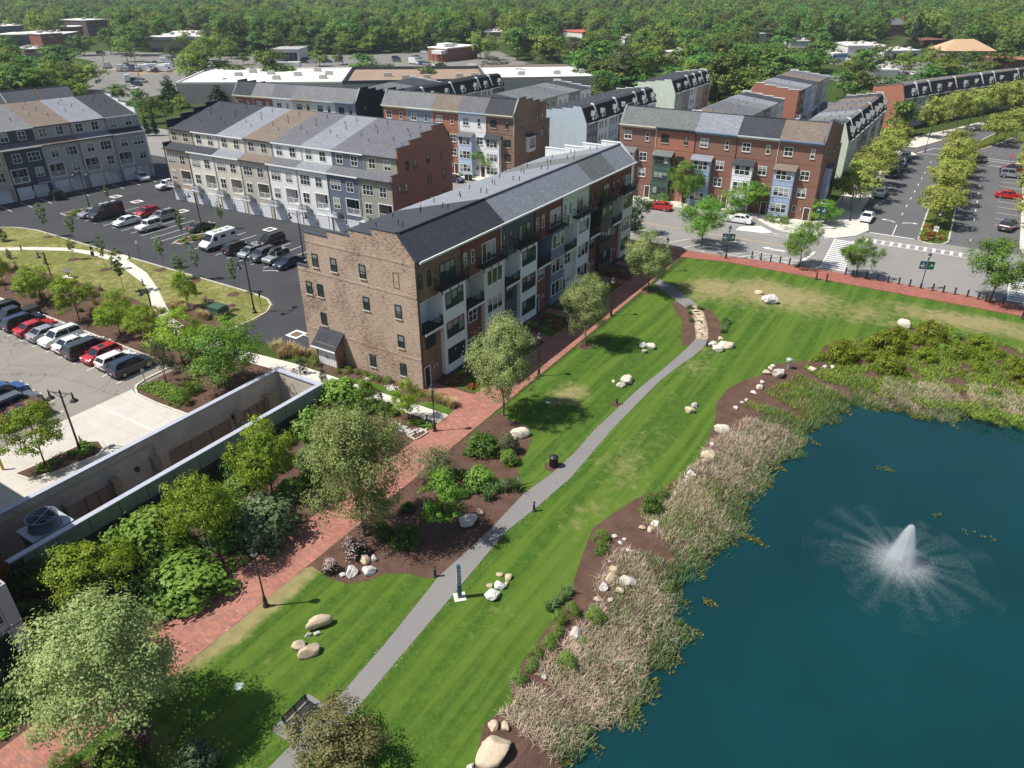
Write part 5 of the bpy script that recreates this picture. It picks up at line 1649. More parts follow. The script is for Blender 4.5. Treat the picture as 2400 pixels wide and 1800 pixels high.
def house3(loc,rz,Wd,hs,label,group,wall,roof,roof2=None,front=True,rear=False,dormer=0,fin=None,gl=None,gr=None,frame=None,deep=12.0,balc=False):
 """three-storey terrace house with a steep front roof and a shallow rear one"""
 R = thing('townhouse',label,'townhouse',loc,rz,group)
 fr = frame or m_white
 S = lambda z: z * hs
 k = deep / 12.0
 a,b = (0.02 if gl else 0.0),(Wd - 0.02 if gr else Wd)
 MB().prism_x([(0,0),(0,S(8.5)),(1.55,S(11.2)),(2.6 * k,S(11.5)),(12 * k,S(10.35)),(12 * k,0)],a,b).build('wall',wall,R)
 ra,rb = a + (0.3 if gl else 0),b - (0.3 if gr else 0)
 MB().prism_x([(-0.3,S(8.2)),(1.5,S(11.48)),(1.62,S(11.3)),(-0.1,S(8.15))],ra,rb).build('front_roof',RF['black'],R)
 MB().prism_x([(1.45,S(11.46)),(2.6 * k,S(11.78)),(12 * k + 0.25,S(10.52)),(12 * k + 0.25,S(10.38)),(2.6 * k,S(11.6)),(1.5,S(11.3))],ra,rb).build('roof',roof,R)
 MB().box(a,-0.42,S(8.06),b,-0.3,S(8.22)).build('gutter',m_white,R)
 if fin:
  for x0 in ((0.0,) if not gl else ()) + ((Wd - 0.24,) if False else ()):
   MB().prism_x([(-0.35,S(8.0)),(1.45,S(11.75)),(2.2,S(11.9)),(2.2,S(11.5)),(0.2,S(8.0))],x0,x0 + 0.5).build('party_wall',fin,R)
 if gl:
  gable(R,0.0,0.3,gl,hs,[(y0 * k,y1 * k,z) for y0,y1,z in STEPS3],8.5,[],12.08 * k,coping=m_coping if gl is not WH else m_white,bands=(),outer=-1)
 if gr:
  gable(R,Wd - 0.3,Wd,gr,hs,[(y0 * k,y1 * k,z) for y0,y1,z in STEPS3],8.5,[],12.08 * k,coping=m_white,bands=(),outer=1)
 if front:
  for z in (6.1,3.2):
   for x in ((1.2,2.5,4.4) if Wd > 5.6 else (1.3,3.6)):
    window(R,0.78,1.6,1,2,fr,G_DARK,(x,0,S(z)))
  window(R,1.5,1.5,2,2,fr,G_DARK,(1.7,0,0.9))
  door(R,0.95,2.2,(Wd - 1.2,-0.01,0.12))
  if dormer:
   x = Wd * (0.5 if dormer == 1 else 0.68)
   w2 = 0.75 if dormer == 1 else 1.0
   d = MB().box(x - w2,-0.05,S(8.5),x + w2,1.2,S(10.0)).prism_x([(-0.05,0),(1.2,0),(1.2,0.01),(-0.05,0.01)],x,x + 0.01)
   d = MB()
   d.v = [(x - w2,-0.05,S(8.35)),(x + w2,-0.05,S(8.35)),(x + w2,-0.05,S(9.7)),(x,-0.05,S(10.5)),(x - w2,-0.05,S(9.7)),(x - w2,1.3,S(8.35)),(x + w2,1.3,S(8.35)),(x + w2,1.3,S(9.7)),(x,1.3,S(10.5)),(x - w2,1.3,S(9.7))]
   d.f = [(0,1,2,3,4),(1,6,7,2),(0,4,9,5)]
   do = d.build('dormer',wall if dormer == 1 else m_white,R)
   rr = MB()
   e = 0.18
   rr.quad((x - w2 - e,-0.25,S(9.58)),(x,-0.25,S(10.62)),(x,1.6,S(10.62)),(x - w2 - e,1.6,S(9.58)))
   rr.quad((x,-0.25,S(10.62)),(x + w2 + e,-0.25,S(9.58)),(x + w2 + e,1.6,S(9.58)),(x,1.6,S(10.62)))
   rr.quad((x - w2 - e,-0.25,S(9.48)),(x - w2 - e,1.6,S(9.48)),(x,1.6,S(10.5)),(x,-0.25,S(10.5)))
   rr.quad((x,-0.25,S(10.5)),(x,1.6,S(10.5)),(x + w2 + e,1.6,S(9.48)),(x + w2 + e,-0.25,S(9.48)))
   rr.quad((x - w2 - e,-0.25,S(9.48)),(x,-0.25,S(10.5)),(x,-0.25,S(10.62)),(x - w2 - e,-0.25,S(9.58)))
   rr.quad((x,-0.25,S(10.5)),(x + w2 + e,-0.25,S(9.48)),(x + w2 + e,-0.25,S(9.58)),(x,-0.25,S(10.62)))
   put('dormer_roof',rr.mesh('dormer_roof',roof2 or RF['midgrey']),do)
   put('pane',MB().box(x - 0.35,-0.09,S(8.55),x + 0.35,-0.045,S(9.7)).mesh('pane',G_DARK),do)
 if rear:
  Y = 12 * k
  for z in (7.75,4.75):
   window(R,1.3,1.55,2,2,fr,G_BLIND,(Wd * 0.28,Y,S(z)),math.pi)
   window(R,1.3,1.55,2,2,fr,G_BLIND,(Wd * 0.72,Y,S(z)),math.pi)
  garage_door(R,2.3,2.2,(Wd / 2,Y,0.03),math.pi)
  if balc:
   MB().box(Wd * 0.5,Y,S(3.2),Wd - 0.2,Y + 1.4,S(3.35)).build('balcony_deck',m_white,R)
   railing_mb(Wd * 0.5,Wd - 0.2,Y + 1.36,S(3.35),1.0,0.25,side=Y,r=0.03).build('railing',m_white,R)
  MB().tube((0.02,Y + 0.06,0.1),(0.02,Y + 0.06,S(10.3)),0.06,n=5).build('downspout',m_gutter,R)
 slope = lambda y: S(11.78) + (S(10.52) - S(11.78)) * (y - 2.6) / (12 * k - 2.35)
 vents(R,[(Wd * .4,5.0 * k),(Wd * .65,7.5 * k)],slope)
 return R

# ---------------------------------------------------------------- terraces
def at_local(P0,rz,x,y=0.0):
 c,s = math.cos(rz),math.sin(rz)
 return (P0[0] + x * c - y * s,P0[1] + x * s + y * c,0.0)

# the long row beside the lawn: fronts face +x, nearest end is the tan brick gable
edges = [0.0,7.63,15.33,22.8,29.9,37.1,44.4,51.5]
rows = [(B_TAN2,'charcoal','white',m_black,"tan brick house with the big stepped gable, near end of the row by the lawn",'white'),
  (B_DEEP,'charcoal','cream',m_white,"dark red brick house with cream bay, next to the tan brick end house",'cream'),
  (SD['charcoal'],'light','white',m_black,"charcoal house with white bay in the long row by the lawn",'white'),
  (B_DEEP,'light','slate',m_white,"dark brick house with slate blue bay, middle of the long row by the lawn",'slate'),
  (SD['palegreen'],'light','white',m_white,"pale green house with white bay in the long row by the lawn",'white'),
  (B_DEEP,'greygreen','bronze',m_black,"dark brick house with bronze black bay near the row's street end",'bronze'),
  (B_DEEP,'light','cream',m_black,"dark brick house with cream bay at the street end of the row by the lawn",'cream')]
g_main = "four-storey townhouses in the long row by the lawn"
MAIN = []
for i,(wm,rf,by,frm,lab,rec) in enumerate(rows):
 MAIN.append(house4((0,edges[i],0),R_(90),edges[i + 1] - edges[i],1.0,lab,g_main,wm,RF[rf],front='main',bay=by,frame=frm,recess=rec,
      gl=B_TAN if i == 0 else None,gr=WH if i == 6 else None,pane=G_TEAL if i in (0,2) else G_BLIND,dn=i < 6))
M0 = MAIN[0]
# openings of the stepped gable: (depth y, sill z), double-hung in dark casings
for (y,z) in [(13.68,11.0),(10.98,11.0),(6.94,11.05),(15.2,7.6),(13.5,7.6),(6.87,7.55),(2.54,7.6),(13.57,4.2),(2.51,4.25),(6.8,0.85),(2.52,0.92)]:
 window(M0,0.86,1.5,1,2,m_black,G_TEAL,(0.0,y,z),R_(-90),sill=m_stone)
fb_ = MB().box(-0.03,2.1,10.88,0.05,2.2,12.61).box(-0.03,2.8,10.88,0.05,2.9,12.61).box(-0.03,2.2,12.5,0.05,2.8,12.61).box(-0.03,2.2,10.88,0.05,2.8,10.99)
fb_.build('blind_window',B_TAN2,M0)
MB().tube((0.12,-0.12,0.2),(0.12,-0.12,13.6),0.07,n=6).tube((0.12,-0.12,13.6),(0.2,-0.7,14.2),0.07,n=6).build('downspout',m_bronze,M0)
# brick store porch on the gable
sp = MB().box(-1.35,10.95,0,0.0,11.12,2.7).box(-1.35,13.9,0,0.0,14.07,2.7).box(-1.35,11.12,2.2,0,13.9,2.7).prism_x([(10.95,2.7),(14.07,2.7),(14.07,2.72),(10.95,2.72)],-1.2,0)
sp.build('store_porch',B_TAN2,M0)
pr_ = MB()
pr_.v = [(-1.75,10.7,2.15),(-1.75,14.35,2.15),(0,14.35,3.75),(0,10.7,3.75),(-1.75,10.7,2.28),(-1.75,14.35,2.28),(0,14.35,3.9),(0,10.7,3.9)]
pr_.f = [(0,1,2,3),(4,7,6,5),(0,4,5,1),(1,5,6,2),(3,2,6,7),(0,3,7,4)]
pr_.build('porch_roof',RF['charcoal'],M0)
ck = MB()
ck.v = [(-1.34,11.0,2.5),(0,11.0,2.5),(0,11.0,3.72),(-1.34,14.0,2.5),(0,14.0,2.5),(0,14.0,3.72)]
ck.f = [(0,1,2),(3,5,4)]
ck.build('porch_cheek',B_TAN2,M0)
MB().box(-1.83,10.68,2.12,-1.75,14.37,2.27).build('porch_gutter',m_white,M0)
for k in range(2):
 dd = MB().box(-1.30,11.2 + 1.32 * k,0.05,-1.24,12.48 + 1.32 * k,2.12)
 for q in range(6):
  dd.box(-1.33,11.32 + 1.32 * k + q * 0.19,0.2 if q % 2 else 1.2,-1.30,11.42 + 1.32 * k + q * 0.19,0.95 if q % 2 else 2.0)
 d_ = dd.build('store_door',m_board,M0)
 MB().box(-1.40,12.30 + 0.25 * k,1.0,-1.33,12.36 + 0.25 * k,1.2).build('handle',m_black,d_)

# brick row across the street, fronts towards the camera
g_e = "brick townhouses with coloured bays across the street"
xs = [-16.9,-9.4,-1.75,6.0,13.35,20.9]
row_e = [(B_BROWN,'greygreen',None,'cream',"brown brick house at the left end of the brick row across the street, half hidden"),
   (B_ORANGE,'greygreen','green','green',"orange brick house with dark green bay across the street"),
   (B_BROWN,'light','blue','steel',"brown brick house with light blue bay across the street"),
   (B_BROWN,'charcoal','white','pale',"brown brick house with white bay and charcoal roof across the street"),
   (B_BROWN,'brown','periwinkle','blue',"brown brick house with periwinkle bay and brown roof at the street corner")]
for i,(wm,rf,by,fz,lab) in enumerate(row_e):
 R = house4((xs[i],84.0,0),0,xs[i + 1] - xs[i],1.0,lab,g_e,wm,RF[rf],front='row',bay=by or 'cream',frieze=fz,frame=m_white,gr=B_BROWN if i == 4 else None,gl=B_BROWN if i == 0 else None)
 if i == 4:
  MB().box(7.55,4.2,3.0,8.35,7.2,8.6).build('side_bay',BAY['periwinkle'],R)
  MB().prism_x([(4.0,8.6),(7.4,8.6),(7.4,8.75),(4.0,8.75)],7.55,8.75).build('bay_roof',RF['grey'],R)
  for z in (3.6,6.4):
   window(R,2.4,1.6,3,2,m_white,G_BLIND,(8.35,5.7,z),R_(90))
  for (y,z) in [(3,10.8),(9,10.8),(12.5,10.8),(10.5,7),(10.5,4)]:
   window(R,0.9,1.5,1,2,m_bronze,G_BLIND,(7.55,y,z),R_(90),sill=m_stone)

# middle row beyond the lot (brick, blue, brick, white, tan brick)
g_d = "townhouses of the middle row behind the red brick gable"
rzd = math.atan2(2.0,33.7)
P0 = (-73.2,79.4)
row_d = [(B_ORANGE,'midgrey','cream','cream',"orange brick house at the left end of the middle row"),
   (SD['bluegrey'],'midgrey','white','white',"blue grey sided house between two orange brick ones in the middle row"),
   (B_ORANGE,'brown','cream','cream',"orange brick house with brown roof, centre of the middle row"),
   (WH,'grey','paleblue','sky',"white house with pale blue bay in the middle row"),
   (B_TAN2,'charcoal','white','cream',"tan brown brick house with stepped gable at the right end of the middle row")]
for i,(wm,rf,by,fz,lab) in enumerate(row_d):
 R = house4(at_local(P0,rzd,i * 6.752),rzd,6.752,0.985,lab,g_d,wm,RF[rf],front='row',bay=by,frieze=fz,frame=m_white if i != 4 else m_bronze,gr=B_TAN2 if i == 4 else None,gl=B_CHAR if i == 0 else None)
 if i == 4:
  MB().box(6.75,5.2,5.2,7.5,8.4,8.4).build('side_bay',m_board,R)
  MB().prism_x([(5.0,8.4),(8.6,8.4),(8.6,8.6),(5.0,9.0)],6.75,7.9).build('bay_roof',RF['charcoal'],R)
  window(R,2.4,2.0,3,2,m_bronze,G_BLIND,(7.5,6.8,5.9),R_(90))
  for (y,z) in [(3.2,10.4),(10.4,10.6),(12.8,10.6),(12.8,7.2),(6.5,2.0)]:
   window(R,0.85,1.5,1,2,m_bronze,G_BLIND,(6.752,y,z),R_(90))

# back left row
g_c = "townhouses of the rear row in front of the white mall roof"
rzc = math.atan2(4.7,36.2)
P0 = (-116.6,74.0)
row_c = [(B_RED,'charcoal','cream',"red brick house with charcoal roof at the left end of the rear row"),
   (B_RED,'midgrey','cream',"red brick house with pale roof, second from the left in the rear row"),
   (WH,'grey','white',"white house between brick and cream ones in the rear row"),
   (SD['cream'],'midgrey','tan',"cream house in the rear row"),
   (SD['teal'],'midgrey','pale',"pale green blue house in the rear row"),
   (SD['bluegrey'],'midgrey','blue',"blue house with black gable at the right end of the rear row")]
for i,(wm,rf,fz,lab) in enumerate(row_c):
 R = house4(at_local(P0,rzc,i * 6.08),rzc,6.08,0.97,lab,g_c,wm,RF[rf],front='row',bay='cream',frieze=fz,frame=m_white if i < 3 else m_bronze,gl=B_RED if i == 0 else None,gr=B_CHAR if i == 5 else None)
 if i == 5:
  for (y,z) in [(3.4,10.4),(7.5,7.2),(12,10.4)]:
   window(R,0.85,1.5,1,2,m_bronze,G_BLIND,(6.08,y,z),R_(90))

# garage row behind the dark car park: its garage side faces the camera
g_b = "townhouses of the garage row behind the dark car park"
rzb = math.atan2(-2.0,-55.2)
c_,s_ = math.cos(rzb),math.sin(rzb)
P0 = (-34.0 + s_ * 16.6,36.3 - c_ * 16.6)
row_b = [(SD['olive'],'grey',"olive grey house with red brick gable at the right end of the garage row",1),
   (SD['slate'],'grey',"slate blue house beside the olive one in the garage row",0),
   (WH,'light',"white house with pale roof left of the slate blue one in the garage row",0),
   (WH,'grey',"white house with mid grey roof in the garage row, right of the brown roof",0),
   (SD['beige'],'brown',"beige house under the brown roof in the garage row",1),
   (SD['cream'],'light',"cream house with pale roof in the garage row, left of the brown roof",0),
   (SD['ivory'],'charcoal',"ivory house under the right half of the charcoal roof in the garage row",0),
   (SD['tan'],'charcoal',"tan house at the left end of the garage row",1)]
for i,(wm,rf,lab,dk) in enumerate(row_b):
 R = house4(at_local(P0,rzb,i * 6.905),rzb,6.905,1.0,lab,g_b,wm,RF[rf],rear=dict(balc=3.7,ac=1 if i < 2 else 2,dk=dk),gl=B_RUST if i == 0 else None,gr=B_CHAR if i == 7 else None)
 if i == 0:
  for (y,z) in [(12.6,10.9),(10.4,10.9),(6.9,11.0),(14.9,7.5),(13.2,7.5),(6.7,7.5),(2.5,7.6),(6.6,4.1),(2.4,4.2),(12.4,4.1)]:
   window(R,0.86,1.5,1,2,m_black,G_BLIND,(0.0,y,z),R_(-90))
  MB().box(-0.03,2.6,10.6,0.05,3.4,12.3).build('blind_window',B_RED,R)

# left row, in its own shadow
g_a = "townhouses of the shaded row at the left with white garage doors"
rza = math.atan2(-27.6,-3.5)
c_,s_ = math.cos(rza),math.sin(rza)
P0 = (-110.5 + s_ * 16.6,44.6 - c_ * 16.6)
row_a = [(SD['lilac'],'charcoal',"grey beige house with charcoal roof at the right end of the left row"),
   (SD['beige'],'light',"beige house with pale roof, second from the right in the left row"),
   (SD['lilac'],'brown',"lilac grey house with brown roof in the left row"),
   (SD['navy'],'midgrey',"navy house in the left row"),
   (SD['tan'],'midgrey',"tan house at the photo's left edge in the left row"),
   (SD['beige'],'grey',"beige house cut by the photo's left edge in the left row")]
for i,(wm,rf,lab) in enumerate(row_a):
 house4(at_local(P0,rza,i * 6.95),rza,6.95,0.97,lab,g_a,wm,RF[rf],rear=dict(balc=0.4,flip=True,ac=0 if i != 2 else 1,dk=i in (1,2)),gl=WH if i == 0 else None)
g_a2 = "roofs of the row behind the left row"
for i in range(3):
 R = house4((-146.0 + i * 1.4 - 1.0,28 + i * 7.2,0),R_(86),7.2,0.97,["dark roofed house behind the left row, near its left end","dark roofed house behind the left row, with green frieze","dark roofed house behind the left row, at the right end"][i],g_a2,
    [SD['beige'],SD['greygreen'],B_BROWN][i],RF['grey'],front='row',bay='cream',frieze=['cream','green','green'][i])

# three-storey terraces further back
def terrace(P0,rz,Wd,specs,group,deep=12.0,hs=1.0,**kw):
 x = 0.0
 for i,s in enumerate(specs):
  o = dict(kw)
  o.update(s)
  lab,wl,rf = o.pop('lab'),o.pop('wall'),o.pop('roof')
  house3(at_local(P0,rz,x),rz,Wd,hs,lab,group,wl,RF[rf],deep=deep,**o)
  x += Wd

terrace((-36.2,108.0),R_(90),6.0,[
 dict(lab="slate house with pale blue side wall at the near end of the dormer terrace",wall=SD['slate'],roof='charcoal',gl=SD['paleblue'],dormer=2),
 dict(lab="white house with narrow windows, second in the dormer terrace",wall=WH,roof='charcoal',dormer=1,fin=m_white),
 dict(lab="white house with arched dormer, third in the dormer terrace",wall=SD['paleblue'],roof='charcoal',dormer=2),
 dict(lab="dark brick house in the middle of the dormer terrace",wall=B_DEEP,roof='charcoal',dormer=1,fin=m_white),
 dict(lab="white gabled house past the brick one in the dormer terrace",wall=WH,roof='charcoal',dormer=2),
 dict(lab="navy house near the far end of the dormer terrace",wall=SD['navy'],roof='charcoal',dormer=2,fin=m_cream),
 dict(lab="white house at the far end of the dormer terrace",wall=WH,roof='charcoal',dormer=2,fin=m_white,gr=WH)],"dormer terrace houses behind the brick row")
terrace((-37.4,167.5),R_(90),6.2,[
 dict(lab="pale green house with bare side wall at the near end of the far terrace",wall=SD['greygreen'],roof='charcoal',gl=SD['palegreen'],dormer=1),
 dict(lab="brown house, second in the far terrace",wall=SD['brownish'],roof='charcoal',dormer=1),
 dict(lab="white house, third in the far terrace",wall=WH,roof='charcoal',dormer=2,fin=m_white),
 dict(lab="tan house, fourth in the far terrace",wall=SD['tan'],roof='charcoal',dormer=1,fin=m_white),
 dict(lab="brick house at the far end of the far terrace",wall=B_RED,roof='charcoal',dormer=2,fin=m_white,gr=WH)],"far terrace houses by the woods")
terrace((19.6,117.5),R_(90),6.4,[
 dict(lab="pale green gabled house at the near end of the boulevard terrace",wall=SD['greygreen'],roof='grey',gl=SD['palegreen'],dormer=2),
 dict(lab="white house, second in the boulevard terrace",wall=SD['paleblue'],roof='midgrey',dormer=2,fin=m_white),
 dict(lab="slate house, third in the boulevard terrace",wall=SD['slate'],roof='light',dormer=1),
 dict(lab="dark house, fourth in the boulevard terrace",wall=SD['charcoal'],roof='grey',dormer=2,fin=m_cream),
 dict(lab="sage house, fifth in the boulevard terrace",wall=SD['sage'],roof='brown',dormer=1),
 dict(lab="brick house, sixth in the boulevard terrace",wall=B_BROWN,roof='grey',dormer=2,fin=m_cream),
 dict(lab="cream house, seventh in the boulevard terrace",wall=SD['cream'],roof='brown',dormer=1),
 dict(lab="dark brick house at the far end of the boulevard terrace",wall=B_DEEP,roof='charcoal',dormer=2,gr=SD['cream'])],"boulevard terrace houses with dormers",deep=10.0)
terrace((-15.6,154.0),R_(-90),6.4,[
 dict(lab="white house at the far end of the back row behind the brick row",wall=WH,roof='charcoal',gl=WH),
 dict(lab="beige house with pale roof in the back row behind the brick row",wall=SD['cream'],roof='light'),
 dict(lab="dark sided house in the back row behind the brick row",wall=SD['slate'],roof='midgrey'),
 dict(lab="tan house in the middle of the back row behind the brick row",wall=SD['tan'],roof='grey'),
 dict(lab="grey house in the back row behind the brick row",wall=SD['beige'],roof='grey'),
 dict(lab="brown roofed house at the near end of the back row behind the brick row",wall=SD['lilac'],roof='brown',gr=SD['ivory'])],"back row houses behind the brick row",front=False,rear=True,deep=12.6)
terrace((-17.6,212.0),R_(-90),8.0,[
 dict(lab="house at the far end of the brick ended back row",wall=SD['ivory'],roof='grey',gl=WH),
 dict(lab="tan roofed house in the brick ended back row",wall=SD['tan'],roof='brown'),
 dict(lab="white house in the middle of the brick ended back row",wall=WH,roof='charcoal'),
 dict(lab="pale house in the brick ended back row, next to its brick end",wall=SD['paleblue'],roof='light'),
 dict(lab="red brick gabled house with white corner balcony at the near end of the back row",wall=B_RED,roof='midgrey',gr=B_ORANGE)],"houses of the brick ended back row",front=False,rear=True,balc=True,deep=14.0)
terrace((-90.0,110.0),R_(90),6.6,[
 dict(lab="black roofed house at the left end of the distant dormer row",wall=SD['beige'],roof='black',dormer=0),
 dict(lab="black roofed house, second in the distant dormer row",wall=WH,roof='black',dormer=1,fin=m_white),
 dict(lab="black roofed house, third in the distant dormer row",wall=SD['beige'],roof='black',dormer=1),
 dict(lab="black roofed house with tan gable in the distant dormer row",wall=SD['tan'],roof='black',dormer=2,fin=m_white),
 dict(lab="black roofed house with hipped dormer in the distant dormer row",wall=SD['lilac'],roof='black',dormer=2),
 dict(lab="black roofed house with white gable, sixth in the distant dormer row",wall=WH,roof='black',dormer=1,fin=m_white),
 dict(lab="brick house with turret gable at the right end of the distant dormer row",wall=B_DEEP,roof='black',dormer=2,fin=m_white)],"distant dormer row behind the middle row")
terrace((-70.5,150.0),R_(-90),6.6,[
 dict(lab="white house at the far end of the grey roofed row behind the tan gable",wall=WH,roof='charcoal',gl=WH),
 dict(lab="brown sided house in the grey roofed row behind the tan gable",wall=SD['brownish'],roof='midgrey'),
 dict(lab="white house in the grey roofed row behind the tan gable",wall=WH,roof='grey'),
 dict(lab="khaki house in the grey roofed row behind the tan gable",wall=SD['khaki'],roof='greygreen'),
 dict(lab="white house with green grey roof in the row behind the tan gable",wall=WH,roof='greygreen'),
 dict(lab="dark roofed house at the near end of the row behind the tan gable",wall=SD['lilac'],roof='charcoal')],"grey roofed row behind the tan gable",front=False,rear=True,deep=14.0)
terrace((-112.0,134.0),R_(-80),6.6,[
 dict(lab="house at the far end of the small row behind the rear row",wall=SD['beige'],roof='charcoal',gl=WH),
 dict(lab="charcoal roofed house in the small row behind the rear row",wall=SD['beige'],roof='charcoal'),
 dict(lab="green roofed house in the small row behind the rear row",wall=SD['beige'],roof='greygreen'),
 dict(lab="dark roofed house at the near end of the small row behind the rear row",wall=SD['beige'],roof='grey')],"small row behind the rear row",front=False,rear=True,deep=14.0)
jj = [((21.4,189.0),70),((24.0,196.0),70),((26.6,203.2),70),((29.2,210.2),67),((32.2,217.2),66),((35.3,224.2),66),((38.4,231.2),66),((41.5,238.2),66),((44.6,245.2),66),((47.7,252.2),66)]
jw = [B_BROWN,SD['paleblue'],B_DEEP,B_BROWN,SD['lilac'],B_RED,SD['slate'],B_BROWN,SD['ivory'],B_DEEP]
jn = ["brick end house with big blank gable at the near end of the curved terrace","blue grey house, second in the curved terrace","dark brick house, third in the curved terrace","brown brick house, fourth in the curved terrace","lilac house, fifth in the curved terrace","red brick house, sixth in the curved terrace","slate house, seventh in the curved terrace","brown brick house, eighth in the curved terrace","ivory house, ninth in the curved terrace","dark brick house at the far end of the curved terrace"]
for i,((x,y),az) in enumerate(jj):
 house3((x,y,0),R_(az),7.6,1.0,jn[i],"curved terrace houses by the tree-lined boulevard",jw[i],RF[['grey','grey','brown','midgrey','brown','grey','grey','brown','midgrey','grey'][i]],dormer=2 if i % 2 == 0 else 1,fin=[None,m_white,m_cream,None,m_cream,None,m_white,m_cream,None,m_cream][i],gl=B_ORANGE if i == 0 else None,deep=9.5)
R = thing('garage_block',"small grey roofed garage block at the end of the alley",'garage',(-1.5,196,0))
MB().box(0,0,0,10,7,3.0).build('wall',SD['beige'],R)
MB().prism_x([(-0.4,2.9),(3.5,4.6),(7.4,2.9),(7.4,2.7),(-0.4,2.7)],-0.4,10.4).build('roof',RF['grey'],R)

# ---------------------------------------------------------------- far buildings
m_roofw = plain('membrane_white',(0.72,0.69,0.64),0.8,0.2,var=0.06,scale=0.1)
m_roofg = plain('membrane_tan',(0.30,0.22,0.16),0.9,0.1,var=0.15,scale=0.2)
m_mallwall = plain('block_grey',(0.33,0.32,0.30),0.85,0.2,var=0.08,scale=0.2)
FW = {'redbrick': B_RED,'bluegrey': plain('cladding_bluegrey',(0.14,0.17,0.21),0.6),'darkbrown': plain('cladding_brown',(0.13,0.10,0.09),0.8),'beige': plain('render_beige',(0.36,0.30,0.24),0.85),'whitewall': plain('render_white',(0.66,0.65,0.62),0.8),'darkbeige': plain('render_tan',(0.27,0.19,0.14),0.85),'maroon': plain('render_maroon',(0.12,0.035,0.03),0.8)}
FR = {'white': m_roofw,'grey': plain('roof_flat_grey',(0.36,0.36,0.36),0.85),'redroof': plain('roof_red',(0.48,0.13,0.08),0.7),'redroof2': plain('roof_red_brown',(0.33,0.13,0.09),0.8),'tan': plain('roof_tan',(0.50,0.33,0.20),0.85),'maroon': plain('roof_maroon',(0.20,0.08,0.07),0.8),'hip': RF['grey']}
m_hvac = plain('rooftop_plant',(0.46,0.44,0.40),0.6,0.3,var=0.15,scale=2)

def roof_units(R,spots,z):
 for (x,y,s) in spots:
  put('roof_unit',shared('roof_unit',lambda: MB().box(-1.3,-0.9,0,1.3,0.9,1.3).tube((-.5,0,1.3),(-.5,0,1.42),0.4,n=8).tube((.6,0,1.3),(.6,0,1.42),0.4,n=8),m_hvac),R,(x,y,z),0.6)

def flat_block(name,pts,h,label,cat,wall,roof,parapet=0.5,units=(),para_mat=None):
 R = thing(name,label,cat,(pts[0][0],pts[0][1],0))
 q = [(x - pts[0][0],y - pts[0][1]) for x,y in pts]
 MB().prism_z(q,0,h).build('wall',wall,R)
 sh_ = MB().prism_z(offset_line(q + [q[0]],0.0)[:-1],h,h + 0.05)
 sh_.build('roof',roof,R)
 mb = MB()
 for i in range(len(q)):
  a,b = Vector((*q[i],0)),Vector((*q[(i + 1) % len(q)],0))
  d = (b - a).normalized()
  s = Vector((-d.y,d.x,0)) * 0.4
  mb.prism_z([(a.x,a.y),(b.x,b.y),(b.x + s.x,b.y + s.y),(a.x + s.x,a.y + s.y)],h + 0.05,h + parapet)
 mb.build('parapet',para_mat or wall,R)
 roof_units(R,[(x - pts[0][0],y - pts[0][1],1) for x,y in units],h + 0.05)
 return R

flat_block('mall',[(-197,114),(-149,145),(-178,181),(-226,150)],6.6,"long mall block with white flat roof behind the rear row, left section",'mall',m_mallwall,m_roofw,0.5,[(-196,140),(-190,150),(-178,152),(-170,160),(-176,140),(-163,150),(-200,150),(-182,166)],m_roofw)
flat_block('mall',[(-149,145),(-110,176),(-136,209),(-178,181)],6.2,"mall section with brown gravel roof and dark parapet",'mall',m_mallwall,m_roofg,1.1,[(-140,168),(-134,173),(-150,170),(-126,182),(-145,185),(-122,186)],m_coping)
flat_block('mall',[(-110,176),(-79,200),(-79,219),(-107,231),(-136,209)],6.6,"mall section with white roof and tan parapet, right of the brown one",'mall',m_mallwall,m_roofw,1.0,[(-108,196),(-98,205),(-92,214)],FW['beige'])
pf = MB().box(-6,-0.5,0,6,0.5,3.2).prism_x([(-.5,0),(.5,0),(.5,.1),(-.5,.1)],0,0.1)
tag(MB().prism_z([(-206,163),(-196,170),(-197.5,172.5),(-207.5,165.5)],6.7,9.0).build('roof_screen',FW['whitewall']),"pale upright screen wall standing on the white mall roof",'screen wall')

